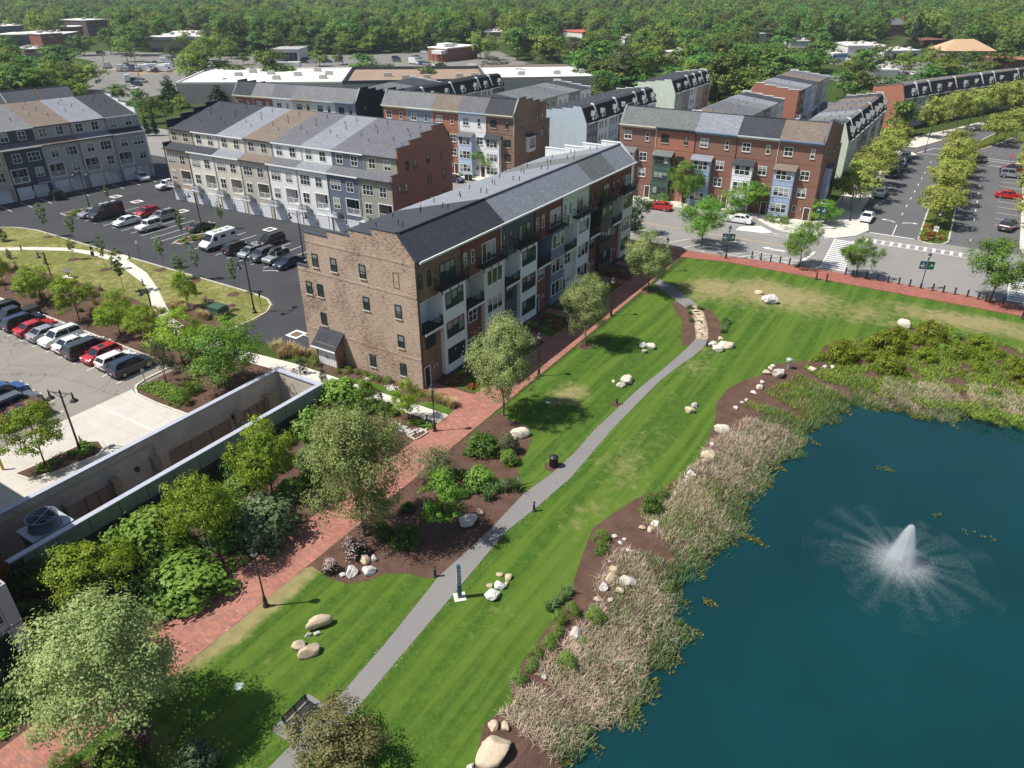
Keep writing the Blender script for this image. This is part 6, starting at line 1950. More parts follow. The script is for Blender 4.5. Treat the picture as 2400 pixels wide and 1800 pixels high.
for (n,A,B,h,dep,lab,wl,rf,ex) in FAR_BUILDINGS:
 A,B = Vector((*A,0)),Vector((*B,0))
 L_ = (B - A).length
 rz = math.atan2(B.y - A.y,B.x - A.x)
 R = thing(n,lab,'building',(A.x,A.y,0),rz)
 W_ = FW[wl]
 if n == 'round_hall':
  pts = [(L_ / 2 + L_ * 0.55 * math.cos(t * math.pi / 10),L_ * 0.55 + L_ * 0.55 * math.sin(t * math.pi / 10)) for t in range(20)]
  MB().prism_z(pts,0,h).build('wall',W_,R)
  MB().prism_z(pts,h,h + 0.4).build('roof',FR[rf],R)
  continue
 MB().box(0,0,0,L_,dep,h).build('wall',W_,R)
 if rf in ('hip','tan'):
  e = 0.8
  mb = MB()
  rh = h + dep * 0.28
  y2 = dep / 2
  x2 = min(L_ * 0.3,dep / 2)
  mb.v = [(-e,-e,h),(L_ + e,-e,h),(L_ + e,dep + e,h),(-e,dep + e,h),(x2,y2,rh),(L_ - x2,y2,rh)]
  mb.f = [(0,1,5,4),(1,2,5),(2,3,4,5),(3,0,4),(3,2,1,0)]
  mb.build('roof',FR[rf],R)
 else:
  MB().box(-0.3,-0.3,h,L_ + 0.3,dep + 0.3,h + 0.5).build('roof',FR[rf],R)
  if rf == 'white' and L_ > 9:
   roof_units(R,[(L_ * 0.3,dep * 0.3,1),(L_ * 0.6,dep * 0.5,1),(L_ * 0.8,dep * 0.25,1)],h + 0.5)
 if ex == 'letters':
  mb = MB()
  for i,(x,z,w) in enumerate([(4.6,h - 1.5,.5),(5.4,h - 1.45,.5),(6.2,h - 1.5,.5),(7.0,h - 1.6,.4),(5.2,h - 2.3,.3),(6.0,h - 2.3,.3),(6.7,h - 2.35,.5),(7.6,h - 2.0,.3),(7.9,h - 3.2,.5),(8.2,h - 3.8,.4),(9.8,h - 5.6,.4),(10.3,h - 6.1,.3)]):
   mb.box(x,-0.15,z,x + w,-0.02,z + 0.22).box(x,-0.15,z + .22,x + w * .4,-0.02,z + 0.5)
  mb.build('wall_lettering',m_white,R)
 elif ex == 'redsign':
  mb = MB()
  for i in range(9):
   mb.box(L_ * .12 + i * .95,-0.2,h - 2.0,L_ * .12 + i * .95 + .7,-0.02,h - 1.45 + (0.35 if i == 0 else 0))
  mb.build('wall_lettering',plain('sign_darkred',(0.32,0.02,0.04),0.6),R)
  MB().box(-0.1,-0.12,h - 1.0,L_ + 0.1,0,h).build('fascia',FR['grey'],R)
  MB().box(-0.1,-0.15,0,L_ + 0.1,0,1.8).build('plinth',FW['darkbrown'],R)
 elif ex == 'redband':
  MB().box(-0.2,-0.25,h - 1.3,L_ + 0.2,-0.02,h - 0.1).build('fascia',plain('fascia_red',(0.32,0.05,0.05),0.7),R)
 elif ex == 'blueband':
  MB().box(-0.2,-0.25,h - 1.5,L_ + 0.2,-0.02,h - 0.5).build('fascia',plain('fascia_blue',(0.05,0.22,0.50),0.7),R)
 elif ex == 'bays':
  n_ = 5
  for i in range(n_):
   x0 = L_ * (0.25 + 0.14 * i)
   put('dark_bay_plate',MB().box(x0,-0.1,0,x0 + L_ * 0.1,-0.01,h * 0.7).mesh('dark_bay_plate',m_black),R)  # flat black plates stand in for the dark bay openings
 elif ex == 'canopy':
  MB().box(L_ * .45,-4,h * .62,L_ * .95,0,h * .9).build('canopy',FW['whitewall'],R)
  for x in (L_ * .47,L_ * .7,L_ * .93):
   MB().box(x,-3.8,0,x + .4,-3.4,h * .62).build('column',B_RED,R)
  MB().box(L_ * .2,4,h + .5,L_ * .6,12,h + 2).build('roof_screen',FR['white'],R)
 if n == 'mansion':
  for x in (0.6,L_ - 1.4):
   MB().box(x,dep * .4,h,x + 1.3,dep * .55,h + 5.5).build('chimney',B_RED,R)
 if n in ('mansion','brick_edge','white_block','white_house','far_offices','dark_block'):
  nz = 2 if h > 5 else 1
  for k in range(nz):
   m_ = max(2,int(L_ / 3))
   for i in range(m_):
    window(R,1.3,1.6,1,2,m_white,G_DARK,(L_ * (i + .5) / m_,0,1.0 + k * 3.2))
 if n == 'glass_pavilion':
  for i in range(6):
   window(R,L_ / 7,h * .7,2,1,m_black,G_DARK,(L_ * (i + .6) / 6.4,0,.3))

# ---------------------------------------------------------------- service pit, its screen wall and the corner building
m_panel = plain('panel_grey',(0.21,0.235,0.225),0.45,0.4,var=0.05,scale=0.4)
m_panel_d = plain('panel_dark',(0.048,0.046,0.044),0.7,0.3,var=0.1)
m_cap = plain('cap_metal',(0.40,0.42,0.47),0.4,0.5,var=0.05)
m_tanroller = plain('roller_tan',(0.26,0.185,0.13),0.6,0.3,var=0.08,scale=0.6)
ZT = 3.0
PW = thing('pit_wall',"long concrete service pit with grey panelled outer wall beside the planting bed",'service pit',(-9.0,-8.5,0))
px = lambda x: x + 9.0
py = lambda y: y + 8.5
XB,XO,YE,YN = -11.85,-5.85,-8.5,-38.2
MB().box(px(XB - .3),py(YN),-5.2,px(XB),py(YE),ZT - 0.12).build('retaining_wall',m_wallconc,PW)
MB().box(px(XB),py(YE - .3),-5.2,px(XO - .28),py(YE),ZT - 0.12).build('retaining_wall',m_wallconc,PW)
MB().box(px(XO - .28),py(YN),-5.2,px(XO),py(YE),ZT - 0.12).build('retaining_wall',m_panel_d,PW)
MB().box(px(XB),py(YN),-5.2,px(XO - .28),py(YE - .3),-5.0).build('pit_floor',m_wallconc,PW)
for (x0,y0,x1,y1) in [(XB - .42,YN,XB + .1,YE + .14),(XB + .1,YE - .4,XO - .36,YE + .14),(XO - .36,YN,XO + .14,YE + .14)]:
 MB().box(px(x0),py(y0),ZT - 0.12,px(x1),py(y1),ZT).build('coping',m_cap,PW)
pm = MB().box(0,0.02,1.55,0.06,2.36,ZT - 0.13).mesh('wall_panel',m_panel)
pmd = MB().box(0,0.02,0.02,0.05,2.36,1.53).mesh('wall_panel',m_panel_d)
for k in range(12):
 put('wall_panel',pm,PW,(px(XO),py(YE) - 2.4 * (k + 1),0))
 put('wall_panel',pmd,PW,(px(XO),py(YE) - 2.4 * (k + 1),0))
pm2 = MB().box(0.02,0,1.55,2.36,0.06,ZT - 0.13).mesh('wall_panel',m_panel)
for k in range(2):
 put('wall_panel',pm2,PW,(px(XO) - 2.4 * (k + 1),py(YE),0))
for (y0,y1) in [(-14.0,-11.0),(-22.0,-15.3),(-31.0,-27.8)]:
 d_ = MB().box(px(XB),py(y0),-5.0,px(XB) + .07,py(y1),0.55).build('roller_door',m_tanroller,PW)
 for q in (0.33,0.66):
  y = y0 + (y1 - y0) * q
  MB().box(px(XB) + .07,py(y) - 0.03,-5.0,px(XB) + .1,py(y) + 0.03,0.55).build('door_seam',m_panel_d,d_)
for y in (-10.7,-14.6,-23.6,-27.4,-31.4):
 MB().box(px(XB),py(y) - 0.3,-5.0,px(XB) + .75,py(y) + 0.3,1.1).build('pier',plain('pier_concrete',(0.33,0.26,0.18),0.85,var=0.25,scale=1.0),PW)
for y in (-14.6,-23.6):
 MB().box(px(XB) + .75,py(y) - 0.2,-.4,px(XO - .28),py(y) + 0.2,.15).build('beam',MATS['pier_concrete'],PW)
for y in (-14.9,-25.2):
 MB().box(px(XB),py(y) - 0.16,.4,px(XB) + .25,py(y) + 0.16,.78).build('bulkhead_lamp',m_black,PW)
MB().tube((px(XB) + .08,py(YN),ZT - .85),(px(XB) + .08,py(-23.2),ZT - .85),0.035,n=6).tube((px(XB) + .08,py(-23.2),ZT - .85),(px(XB) + .08,py(-23.2),-2.0),0.035,n=6).build('gas_pipe',plain('pipe_yellow',(0.58,0.38,0.05),0.5),PW)

# cooling fan standing in the pit
m_steel = plain('fan_steel',(0.20,0.24,0.29),0.45,0.5,0.3,var=0.1)
F = thing('cooling_fan',"large round cooling fan on a square steel base in the service pit",'fan',(-9.1,-34.2,-3.6))
MB().box(-1.05,-1.4,0,1.05,1.4,5.35).build('base',m_steel,F)
MB().box(-1.2,-1.55,5.35,1.2,1.55,5.55).build('deck',m_cap,F)
ring = MB().lathe([(1.18,5.55),(1.06,5.85),(1.05,6.2),(1.12,6.5),(1.06,6.5),(0.99,6.2),(1.0,5.85),(1.02,5.56)],28)
ring.f = ring.f[:-2]
ring.build('shroud',m_steel,F)
MB().tube((0,0,5.55),(0,0,6.1),0.18,n=12).build('hub',m_black,F)
for k in range(6):
 t = k * math.pi / 3
 b = MB()
 c,s = math.cos(t),math.sin(t)
 b.v = [(0.16 * c - 0.12 * s,0.16 * s + 0.12 * c,5.85),(0.95 * c - 0.2 * s,0.95 * s + 0.2 * c,5.83),(0.95 * c + 0.2 * s,0.95 * s - 0.2 * c,5.97),(0.16 * c + 0.12 * s,0.16 * s - 0.12 * c,5.97)]
 b.f = [(0,1,2,3)]
 b.build('blade',m_black,F)
gr_ = MB()
for k in range(2):
 t = k * math.pi / 2 + 0.5
 gr_.tube((1.06 * math.cos(t),1.06 * math.sin(t),6.46),(-1.06 * math.cos(t),-1.06 * math.sin(t),6.46),0.025,n=5)
gr_.build('guard',m_cap,F)

m_paneloff = plain('facade_pale',(0.40,0.385,0.40),0.6,0.3,var=0.05,scale=0.5)
m_rust = plain('facade_rust',(0.30,0.072,0.022),0.6,0.3,var=0.12,scale=0.4)
OB = thing('office_building',"pale grey panelled building with large windows at the photo's lower left corner",'building',(0.35,-40.6,0))
MB().box(-8.2,-24,0,0,0,6.3).build('wall',m_panel_d,OB)
for k in range(2):
 put('facade_panel',shared('facade_panel',lambda: MB().box(-2.6,0.0,0.02,0.06,0.14,3.12),m_paneloff),OB,(0,0,3.16 * k))
 put('facade_panel',shared('facade_end',lambda: MB().box(-5.3,0.0,0.02,-2.64,0.14,3.12),m_paneloff),OB,(0,0,3.16 * k))
 put('facade_panel',shared('facade_pier',lambda: MB().box(0.0,-0.62,0.02,0.12,0.14,3.12),m_paneloff),OB,(0.07,0,3.16 * k))
 window(OB,7.0,2.55,5,1,m_cap,G_DARK,(0.07,-4.15,0.5 + 3.16 * k),R_(90),multi=True)
 put('facade_panel',shared('facade_spandrel',lambda: MB().box(0.0,-9.0,0.02,0.1,-0.64,0.48),m_paneloff),OB,(0.05,0,3.16 * k))
RB = thing('rust_building',"rust orange clad building corner at the left end of the pit wall",'building',(-6.4,-38.3,0))
MB().box(-40,-30,0,0,0,14.0).build('wall',m_panel_d,RB)
for k in range(5):
 put('rust_panel',shared('rust_panel',lambda: MB().box(0.0,-2.9,0.3,0.08,0.06,2.95),m_rust),RB,(0.0,0,2.75 * k))
 put('rust_panel',shared('rust_panel_end',lambda: MB().box(-3.0,0.0,0.3,0.0,0.06,2.95),m_rust),RB,(0.0,0.0,2.75 * k))

# ---------------------------------------------------------------- vehicles
def paint(name,c,flake=0.0):
 if name in MATS:
  return MATS[name]
 t = NT(name)
 m = t.set((*c,1),0.32,0.5,flake)
 t.b.inputs['Coat Weight'].default_value = 0.7
 t.b.inputs['Coat Roughness'].default_value = 0.06
 MATS[name] = m
 return m

PT = {'white': paint('paint_white',(0.72,0.72,0.71)),'red': paint('paint_red',(0.42,0.012,0.016)),'silver': paint('paint_silver',(0.36,0.38,0.40),0.4),'black': paint('paint_black',(0.012,0.012,0.014)),
  'navy': paint('paint_navy',(0.015,0.022,0.055)),'grey': paint('paint_grey',(0.11,0.12,0.13),0.3),'maroon': paint('paint_maroon',(0.13,0.012,0.022)),'blue': paint('paint_blue',(0.02,0.06,0.19)),
  'olive': paint('paint_olive',(0.045,0.045,0.032)),'darkgrey': paint('paint_darkgrey',(0.035,0.037,0.042)),'orange': paint('paint_orange',(0.55,0.09,0.02)),'tan': paint('paint_tan',(0.30,0.26,0.20))}
m_carglass = glass('car_glass',(0.012,0.016,0.020))
m_tyre = plain('tyre_rubber',(0.018,0.018,0.018),0.85,0.2)
m_rim = plain('rim_alloy',(0.35,0.36,0.37),0.3,0.5,0.5)
m_head = plain('lamp_clear',(0.62,0.64,0.66),0.15,0.6)
m_tail = plain('lamp_red',(0.40,0.01,0.012),0.2,0.6)
m_trim = plain('plastic_black',(0.025,0.025,0.027),0.7,0.3)
m_plate = plain('number_plate',(0.60,0.61,0.63),0.5)

# side profiles: body outline (x, z), then greenhouse as (x at belt, x at roof) pairs; front is +x
CARS = {
 'sedan': dict(L=4.75,w=1.84,belt=0.98,roof=1.44,body=[(-2.37,.38),(-2.34,.84),(-2.15,1.02),(-1.25,1.04),(0.95,.98),(1.95,.86),(2.28,.70),(2.37,.42),(2.25,.24),(-2.25,.24)],gh=((-1.85,-1.0),(1.15,0.35)),wb=1.38,wr=.33),
 'hatch': dict(L=4.25,w=1.78,belt=1.0,roof=1.52,body=[(-2.1,.40),(-2.1,.95),(-1.95,1.08),(0.95,1.0),(1.75,.88),(2.05,.70),(2.12,.42),(2.0,.24),(-2.0,.24)],gh=((-2.02,-1.55),(1.25,0.45)),wb=1.27,wr=.33),
 'suv': dict(L=4.75,w=1.92,belt=1.12,roof=1.72,body=[(-2.36,.45),(-2.36,1.02),(-2.25,1.17),(0.95,1.12),(1.95,1.03),(2.3,.86),(2.38,.50),(2.25,.30),(-2.25,.30)],gh=((-2.28,-1.9),(1.3,0.6)),wb=1.42,wr=.37),
 'minivan': dict(L=5.1,w=1.98,belt=1.12,roof=1.76,body=[(-2.55,.42),(-2.55,1.02),(-2.45,1.16),(1.3,1.05),(2.15,.92),(2.48,.72),(2.55,.45),(2.4,.26),(-2.4,.26)],gh=((-2.48,-2.15),(1.75,0.8)),wb=1.5,wr=.35),
 'jeep': dict(L=4.3,w=1.86,belt=1.15,roof=1.82,body=[(-2.05,.55),(-2.05,1.18),(0.65,1.16),(0.75,1.12),(2.0,1.04),(2.12,.95),(2.12,.55),(1.9,.42),(-1.9,.42)],gh=((-2.02,-1.98),(0.72,0.45)),wb=1.3,wr=.42),
 'pickup': dict(L=5.7,w=2.0,belt=1.18,roof=1.88,body=[(-2.85,.55),(-2.85,1.16),(-0.72,1.18),(1.35,1.16),(2.6,1.06),(2.83,.85),(2.85,.55),(2.6,.38),(-2.6,.38)],gh=((-0.75,-0.55),(1.45,0.8)),wb=1.85,wr=.40),
 'van': dict(L=6.2,w=2.05,belt=1.35,roof=2.62,body=[(-3.1,.45),(-3.1,1.4),(-3.05,2.5),(-2.9,2.62),(1.0,2.62),(1.35,2.5),(2.15,1.5),(2.85,1.15),(3.08,.85),(3.1,.45),(2.9,.28),(-2.9,.28)],gh=None,wb=2.0,wr=.36),
 'boxtruck': dict(L=6.5,w=2.2,belt=1.4,roof=3.0,body=[(-3.2,.7),(-3.2,3.0),(1.1,3.0),(1.15,2.2),(1.9,2.1),(2.4,1.35),(3.1,1.15),(3.2,.6),(3.0,.4),(-3.0,.5)],gh=None,wb=2.1,wr=.42)}

def loft(prof,w,inset,squeeze=0.93):
 """profile pushed across the width with rounded shoulders"""
 cx = sum(p[0] for p in prof) / len(prof)
 cz = sum(p[1] for p in prof) / len(prof)
 mb = MB()
 n = len(prof)
 rings = [(-w / 2,squeeze),(-w / 2 + inset,1.0),(w / 2 - inset,1.0),(w / 2,squeeze)]
 for y,s in rings:
  for (x,z) in prof:
   mb.v.append((cx + (x - cx) * (1 - (1 - s) * 0.35),y,cz + (z - cz) * s))
 for r in range(3):
  for i in range(n):
   j = (i + 1) % n
   mb.f.append((r * n + i,r * n + j,(r + 1) * n + j,(r + 1) * n + i))
 mb.f.append(tuple(range(n - 1,-1,-1)))
 mb.f.append(tuple(range(3 * n,4 * n)))
 return mb

def make_car(kind,colour,name,label,loc,rz,group):
 k = CARS[kind]
 w = k['w']
 R = thing(name,label,{'van': 'van','boxtruck': 'truck','pickup': 'pickup truck'}.get(kind,'car'),loc,rz,group)
 put('body',shared(('body',kind,colour),lambda: loft(k['body'],w,0.12),PT[colour]),R)
 if k['gh']:
  (rb,rt),(fb,ft) = k['gh']
  wb_,wt = w * 0.93,w * 0.74
  zb,zt = k['belt'] - 0.06,k['roof']

  def green():
   mb = MB()
   m = (fb + rb) / 2
   mb.v = [(rb,-wb_ / 2,zb),(fb,-wb_ / 2 * .96,zb),(fb,wb_ / 2 * .96,zb),(rb,wb_ / 2,zb),(rt,-wt / 2,zt - .03),(ft,-wt / 2,zt - .03),(ft,wt / 2,zt - .03),(rt,wt / 2,zt - .03)]
   mb.f = [(0,1,5,4),(1,2,6,5),(2,3,7,6),(3,0,4,7),(4,5,6,7)]
   return mb
  put('windows',shared(('windows',kind),green,m_carglass),R)

  def roofm():
   mb = MB()
   q = 0.05
   mb.v = [(rt - q * 2,-wt / 2 - .02,zt - .05),(ft + q * 2,-wt / 2 - .02,zt - .05),(ft + q * 2,wt / 2 + .02,zt - .05),(rt - q * 2,wt / 2 + .02,zt - .05),(rt + .1,-wt / 2 + .1,zt + .02),(ft - .12,-wt / 2 + .1,zt + .02),(ft - .12,wt / 2 - .1,zt + .02),(rt + .1,wt / 2 - .1,zt + .02)]
   mb.f = [(4,5,6,7),(0,1,5,4),(1,2,6,5),(2,3,7,6),(3,0,4,7)]
   for s in (-1,1):
    for (xb,xt,t) in [(rb,rt,.09),(fb,ft,.06)] + ([((rb * .55 + fb * .45),(rt * .5 + ft * .5),.05)]):
     f_ = .965 if xb == fb else 1.0
     mb.tube((xb,s * wb_ / 2 * f_,zb),(xt,s * (wt / 2 + .005),zt - .03),t,t * .8,n=5,cap=False)
   return mb
  ro = put('roof',shared(('roof',kind,colour),roofm,PT[colour]),R)
  if kind in ('suv','minivan','hatch') and colour in ('silver','red','maroon'):
   put('sunroof',shared(('sunroof',kind),lambda: MB().box(ft - 1.0,-.4,zt + .018,ft - .3,.4,zt + .03),m_carglass),ro)
  if kind in ('suv','jeep'):
   put('roof_rail',shared(('rail',kind),lambda: MB().box(rt + .2,-wt / 2 + .05,zt + .02,ft - .2,-wt / 2 + .1,zt + .07).box(rt + .2,wt / 2 - .1,zt + .02,ft - .2,wt / 2 - .05,zt + .07),m_trim),ro)
 else:
  if kind == 'van':
   ws = MB()
   ws.v = [(1.42,-.82,2.42),(1.42,.82,2.42),(2.14,.92,1.56),(2.14,-.92,1.56)]
   ws.v = [(x + .03,y,z + .02) for x,y,z in ws.v]
   ws.f = [(0,1,2,3)]
   for s in (-1,1):
    y = s * (w / 2 + .006)
    for (x0,x1,z0,z1) in [(.75,1.55,1.45,2.1),(-.9,.1,1.65,2.1),(-2.7,-1.9,1.65,2.1)]:
     ws.quad((x0,y,z0),(x1,y,z0),(x1 - (.25 if x0 > .5 else 0),y,z1),(x0,y,z1))
   ws.quad((-3.11,-.8,1.6),(-3.11,.8,1.6),(-3.08,.7,2.2),(-3.08,-.7,2.2))
   put('windows',shared(('windows',kind),lambda: ws,m_carglass),R)
   for x in (-1.9,-.6,.4):
    put('roof_hatch',shared('roof_hatch',lambda: MB().box(-.35,-.35,2.62,.35,.35,2.74),m_trim if colour == 'white' else m_galv),R,(x,0,0))
   put('lower_trim',shared(('lower_trim',kind),lambda: MB().box(-2.95,-w / 2 - .02,.3,2.9,w / 2 + .02,.62).box(2.9,-.9,.3,3.14,.9,.75),m_trim),R)
  else:
   put('windows',shared(('windows',kind),lambda: MB().box(2.0,-.9,1.5,2.42,.9,2.0),m_carglass),R)
 wm = shared(('tyre',k['wr']),lambda: MB().tube((0,-.11,0),(0,.11,0),k['wr'],n=16),m_tyre)
 rm = shared(('rim',k['wr']),lambda: MB().tube((0,-.122,0),(0,.122,0),k['wr'] * .62,n=10),m_rim)
 for sx in (-1,1):
  for sy in (-1,1):
   wh = put('wheel',wm,R,(sx * k['wb'],sy * (w / 2 - .11),k['wr']))
   put('rim',rm,wh)
 hl = k['L'] / 2
 zl = k['belt'] * .74 if kind not in ('van','boxtruck') else .95
 for s in (-1,1):
  put('headlight',shared('headlight',lambda: MB().box(-.12,-.2,-.07,.04,.2,.07),m_head),R,(hl - .06,s * (w / 2 - .32),zl))
  put('taillight',shared('taillight',lambda: MB().box(-.04,-.17,-.09,.08,.17,.09),m_tail),R,(-hl + .03,s * (w / 2 - .25),zl + .12))
  if kind not in ('boxtruck',):
   put('mirror',shared(('mirror',colour),lambda: MB().box(-.08,-.1,-.06,.08,.1,.08),PT[colour]),R,((k['gh'][1][0] - .15) if k['gh'] else 1.65,s * (w / 2 + .06),k['belt'] + .05 if kind != 'van' else 1.5))
 put('bumper',shared(('bumper',kind),lambda: MB().box(hl - .12,-w / 2 + .2,.26,hl + .01,w / 2 - .2,.40).box(-hl - .01,-w / 2 + .2,.30,-hl + .12,w / 2 - .2,.46),m_trim),R)
 put('number_plate',shared('number_plate',lambda: MB().box(-.02,-.16,-.06,.02,.16,.06),m_plate),R,(-hl - .02,0,.62))
 if kind == 'jeep':
  sp_ = put('spare_wheel',shared(('spare',1),lambda: MB().tube((-.1,0,0),(.12,0,0),.38,n=14),m_tyre),R,(-hl - .02,0,.95))
 if kind == 'pickup':
  put('bed_cover',shared('bed_cover',lambda: MB().box(-2.78,-.86,1.17,-.85,.86,1.22),m_trim),R)
 return R

U,D_ = R_(90),R_(-90)          # nose away from / towards the pond
g_n = "cars in the front car park"
near = [('orange','hatch',-61.2,U,"orange car at the photo's left edge behind the dark pickup",'parked_car'),('black','suv',-58.2,D_,"black car left of the dark pickup in the front lot",'parked_car'),('black','pickup',-55.2,D_,"dark pickup truck at the left of the front lot",'pickup_truck'),
  ('navy','suv',-52.4,U,"navy SUV between the dark pickup and the red sedan",'parked_car'),('red','sedan',-49.6,U,"red sedan beside the silver sedan in the front lot",'parked_car'),('silver','sedan',-46.8,U,"silver sedan beside the red one in the front lot",'parked_car'),
  ('white','suv',-44.0,D_,"white SUV facing the camera in the front lot",'parked_car'),('white','sedan',-41.2,U,"white sedan beside the dark minivan",'parked_car'),('darkgrey','minivan',-38.5,U,"dark minivan beside the red hatchback",'parked_car'),
  ('red','hatch',-35.7,D_,"red hatchback with sunroof facing the camera",'parked_car'),('white','hatch',-32.9,U,"white hatchback between the red one and the dark blue SUV",'parked_car'),('navy','suv',-30.1,U,"dark blue SUV at the right end of the parked line",'parked_car')]
for (c,k,x,rz,lab,nm) in near:
 make_car(k,c,nm,lab,(x,-13.75 + (0.35 if k == 'pickup' else 0),0.014),rz,g_n)
make_car('suv','blue','parked_car',"blue car at the photo's left edge, farthest of the three by the island",(-35.6,-24.6,0.014),U,g_n)
make_car('suv','grey','parked_car',"grey SUV between the blue and maroon cars at the left edge",(-32.5,-24.9,0.014),U,g_n)
make_car('suv','maroon','parked_car',"maroon SUV beside the kerbed island tree",(-29.5,-25.8,0.014),D_,g_n)
g_k = "vehicles in the dark car park behind"
for (c,k,x,y,rz,lab,nm) in [
 ('silver','sedan',-92.0,19.0,D_,"silver grey sedan left of the black camper van",'parked_car'),('black','van',-88.4,19.6,D_,"black camper van in the dark car park",'camper_van'),('white','sedan',-81.6,19.2,D_,"white sedan in front of the red hatchback",'parked_car'),
 ('white','jeep',-75.2,19.2,D_,"white off roader in front of the silver estate",'parked_car'),('red','hatch',-83.6,24.6,D_,"red hatchback behind the white sedan",'parked_car'),('silver','suv',-78.6,24.4,D_,"silver estate car behind the white off roader",'parked_car'),
 ('olive','sedan',-67.6,24.0,U,"dark olive sedan by the lamp island",'parked_car'),('white','van',-57.4,19.6,D_,"white camper van in the dark car park",'camper_van'),('black','suv',-52.6,19.4,U,"black SUV right of the white camper van",'parked_car'),
 ('silver','hatch',-49.4,19.4,D_,"silver hatchback second from the white camper van",'parked_car'),('grey','suv',-46.6,19.4,D_,"blue grey SUV third from the white camper van",'parked_car'),('silver','jeep',-43.8,19.5,D_,"silver off roader with black roof box",'parked_car'),
 ('navy','sedan',-40.9,19.2,D_,"navy sedan at the right end, touching the gable's edge",'parked_car'),('black','suv',-51.2,25.0,D_,"black SUV in the second line behind the silver hatchback",'parked_car')]:
 R = make_car(k,c,nm,lab,(x,y,0.014),rz,g_k)
 if lab.startswith('silver off'):
  put('roof_box',loft([(-1.0,1.9),(-.95,2.2),(.4,2.24),(.8,1.95)],.85,.1).mesh('roof_box',m_trim),R)
make_car('suv','white','parked_car',"white SUV in front of the left row's last garage",(-108.6,40.4,0.014),R_(-18),g_k)
make_car('jeep','black','parked_car',"black off roader in the shade before the left row's garages",(-109.6,22.3,0.014),R_(168),g_k)
make_car('jeep','white','parked_car',"white off roader at the left end of the garage row",(-97.6,38.6,0.014),D_,g_k)
g_s = "cars on the streets"
for (c,k,x,y,rz,lab) in [
 ('white','sedan',10.2,77.0,math.pi,"white sedan parked before the periwinkle bay"),('red','sedan',-5.0,77.4,math.pi,"red car behind the dark street tree"),('grey','sedan',-4.6,63.2,R_(60),"dark car at the end of the long row"),
 ('white','sedan',29.2,90.2,D_,"white car nearest the corner on the boulevard"),('silver','suv',28.6,109.0,D_,"silver SUV parked on the boulevard's left kerb"),('navy','suv',28.4,127.8,D_,"dark blue car, lower of the far group on the boulevard's left kerb"),('blue','suv',28.4,134.2,D_,"blue car in the far group on the boulevard's left kerb"),
 ('white','hatch',28.4,140.6,D_,"white car in the far group on the boulevard's left kerb"),('grey','suv',28.4,147.4,D_,"dark grey SUV, farthest on the boulevard's left kerb"),('black','sedan',43.8,154.6,R_(80),"black car driving at the far crossing"),('maroon','suv',50.2,146.0,R_(170),"maroon SUV in the right kerb bays, upper one"),
 ('silver','jeep',50.2,140.2,0,"silver off roader with spare wheel in the right kerb bays"),('red','sedan',50.2,120.6,0,"dark red car alone in the right kerb bays"),('darkgrey','suv',50.6,97.0,R_(75),"dark SUV at the right, nearest the crossing"),('navy','sedan',-50.5,74.6,0,"navy car behind the red brick gable")]:
 make_car(k,c,'parked_car' if 'driving' not in lab else 'car',lab,(x,y,0.014),rz,g_s)
g_m = "vehicles in the far car parks"
mall = [('m1','sedan','white',.2),('m2','suv','navy',.2),('m3','suv','black',.3),('m4','suv','silver',.3),('mt','boxtruck','white',2.6),('mw1','boxtruck','white',.6),('mw2','boxtruck','white',.6),('mw3','boxtruck','white',.6),('mw4','boxtruck','white',.5),('mw5','boxtruck','white',.5),
  ('mp1','pickup','black',.3),('mp2','pickup','blue',.3),('mp3','pickup','white',.4),('mp4','pickup','grey',.4),('mp5','pickup','silver',.4),('mp6','suv','black',.9),('mp7','suv','white',.9),('mp8','suv','blue',.9),('mc1','suv','black',.7),('mc2','suv','navy',.7),('mc3','sedan','silver',.7),
  ('n1','suv','navy',.2),('n2','suv','silver',.2),('n3','suv','white',.2),('n4','suv','black',.2),('n5','suv','blue',.8),('n6','sedan','grey',.2)]
ml = ["white car behind the dark conifers at the upper left","navy car just above the white one behind the conifers","black car right of the parked box truck","silver car in the upper left street","white box truck standing alone in the upper left street","first white truck in the dirt yard","second white truck in the dirt yard","third white truck in the dirt yard","white truck right of the three in the dirt yard","last white truck on the right of the dirt yard","black pickup at the back of the dirt yard","blue pickup at the back of the dirt yard","white pickup behind the yard trucks","grey pickup behind the yard trucks","silver pickup behind the yard trucks","black car right of the yard fence","white car by the yellow green trees at the yard","bright blue car under the red brick hall","black car before the white pavilion","navy car before the white pavilion","silver car right of the white pavilion","navy car beside the small bank's lot","silver car in the small bank's lot","white car behind the small bank","black car behind the small bank","blue car under the yellow green trees by the bank","grey car at the left of the small bank's lot"]
for (key,k,c,rz),lab in zip(mall,ml):
 make_car(k,c,'box_truck' if k == 'boxtruck' else 'parked_car',lab,(CARS_AT[key][0],CARS_AT[key][1],0.01),rz,g_m)

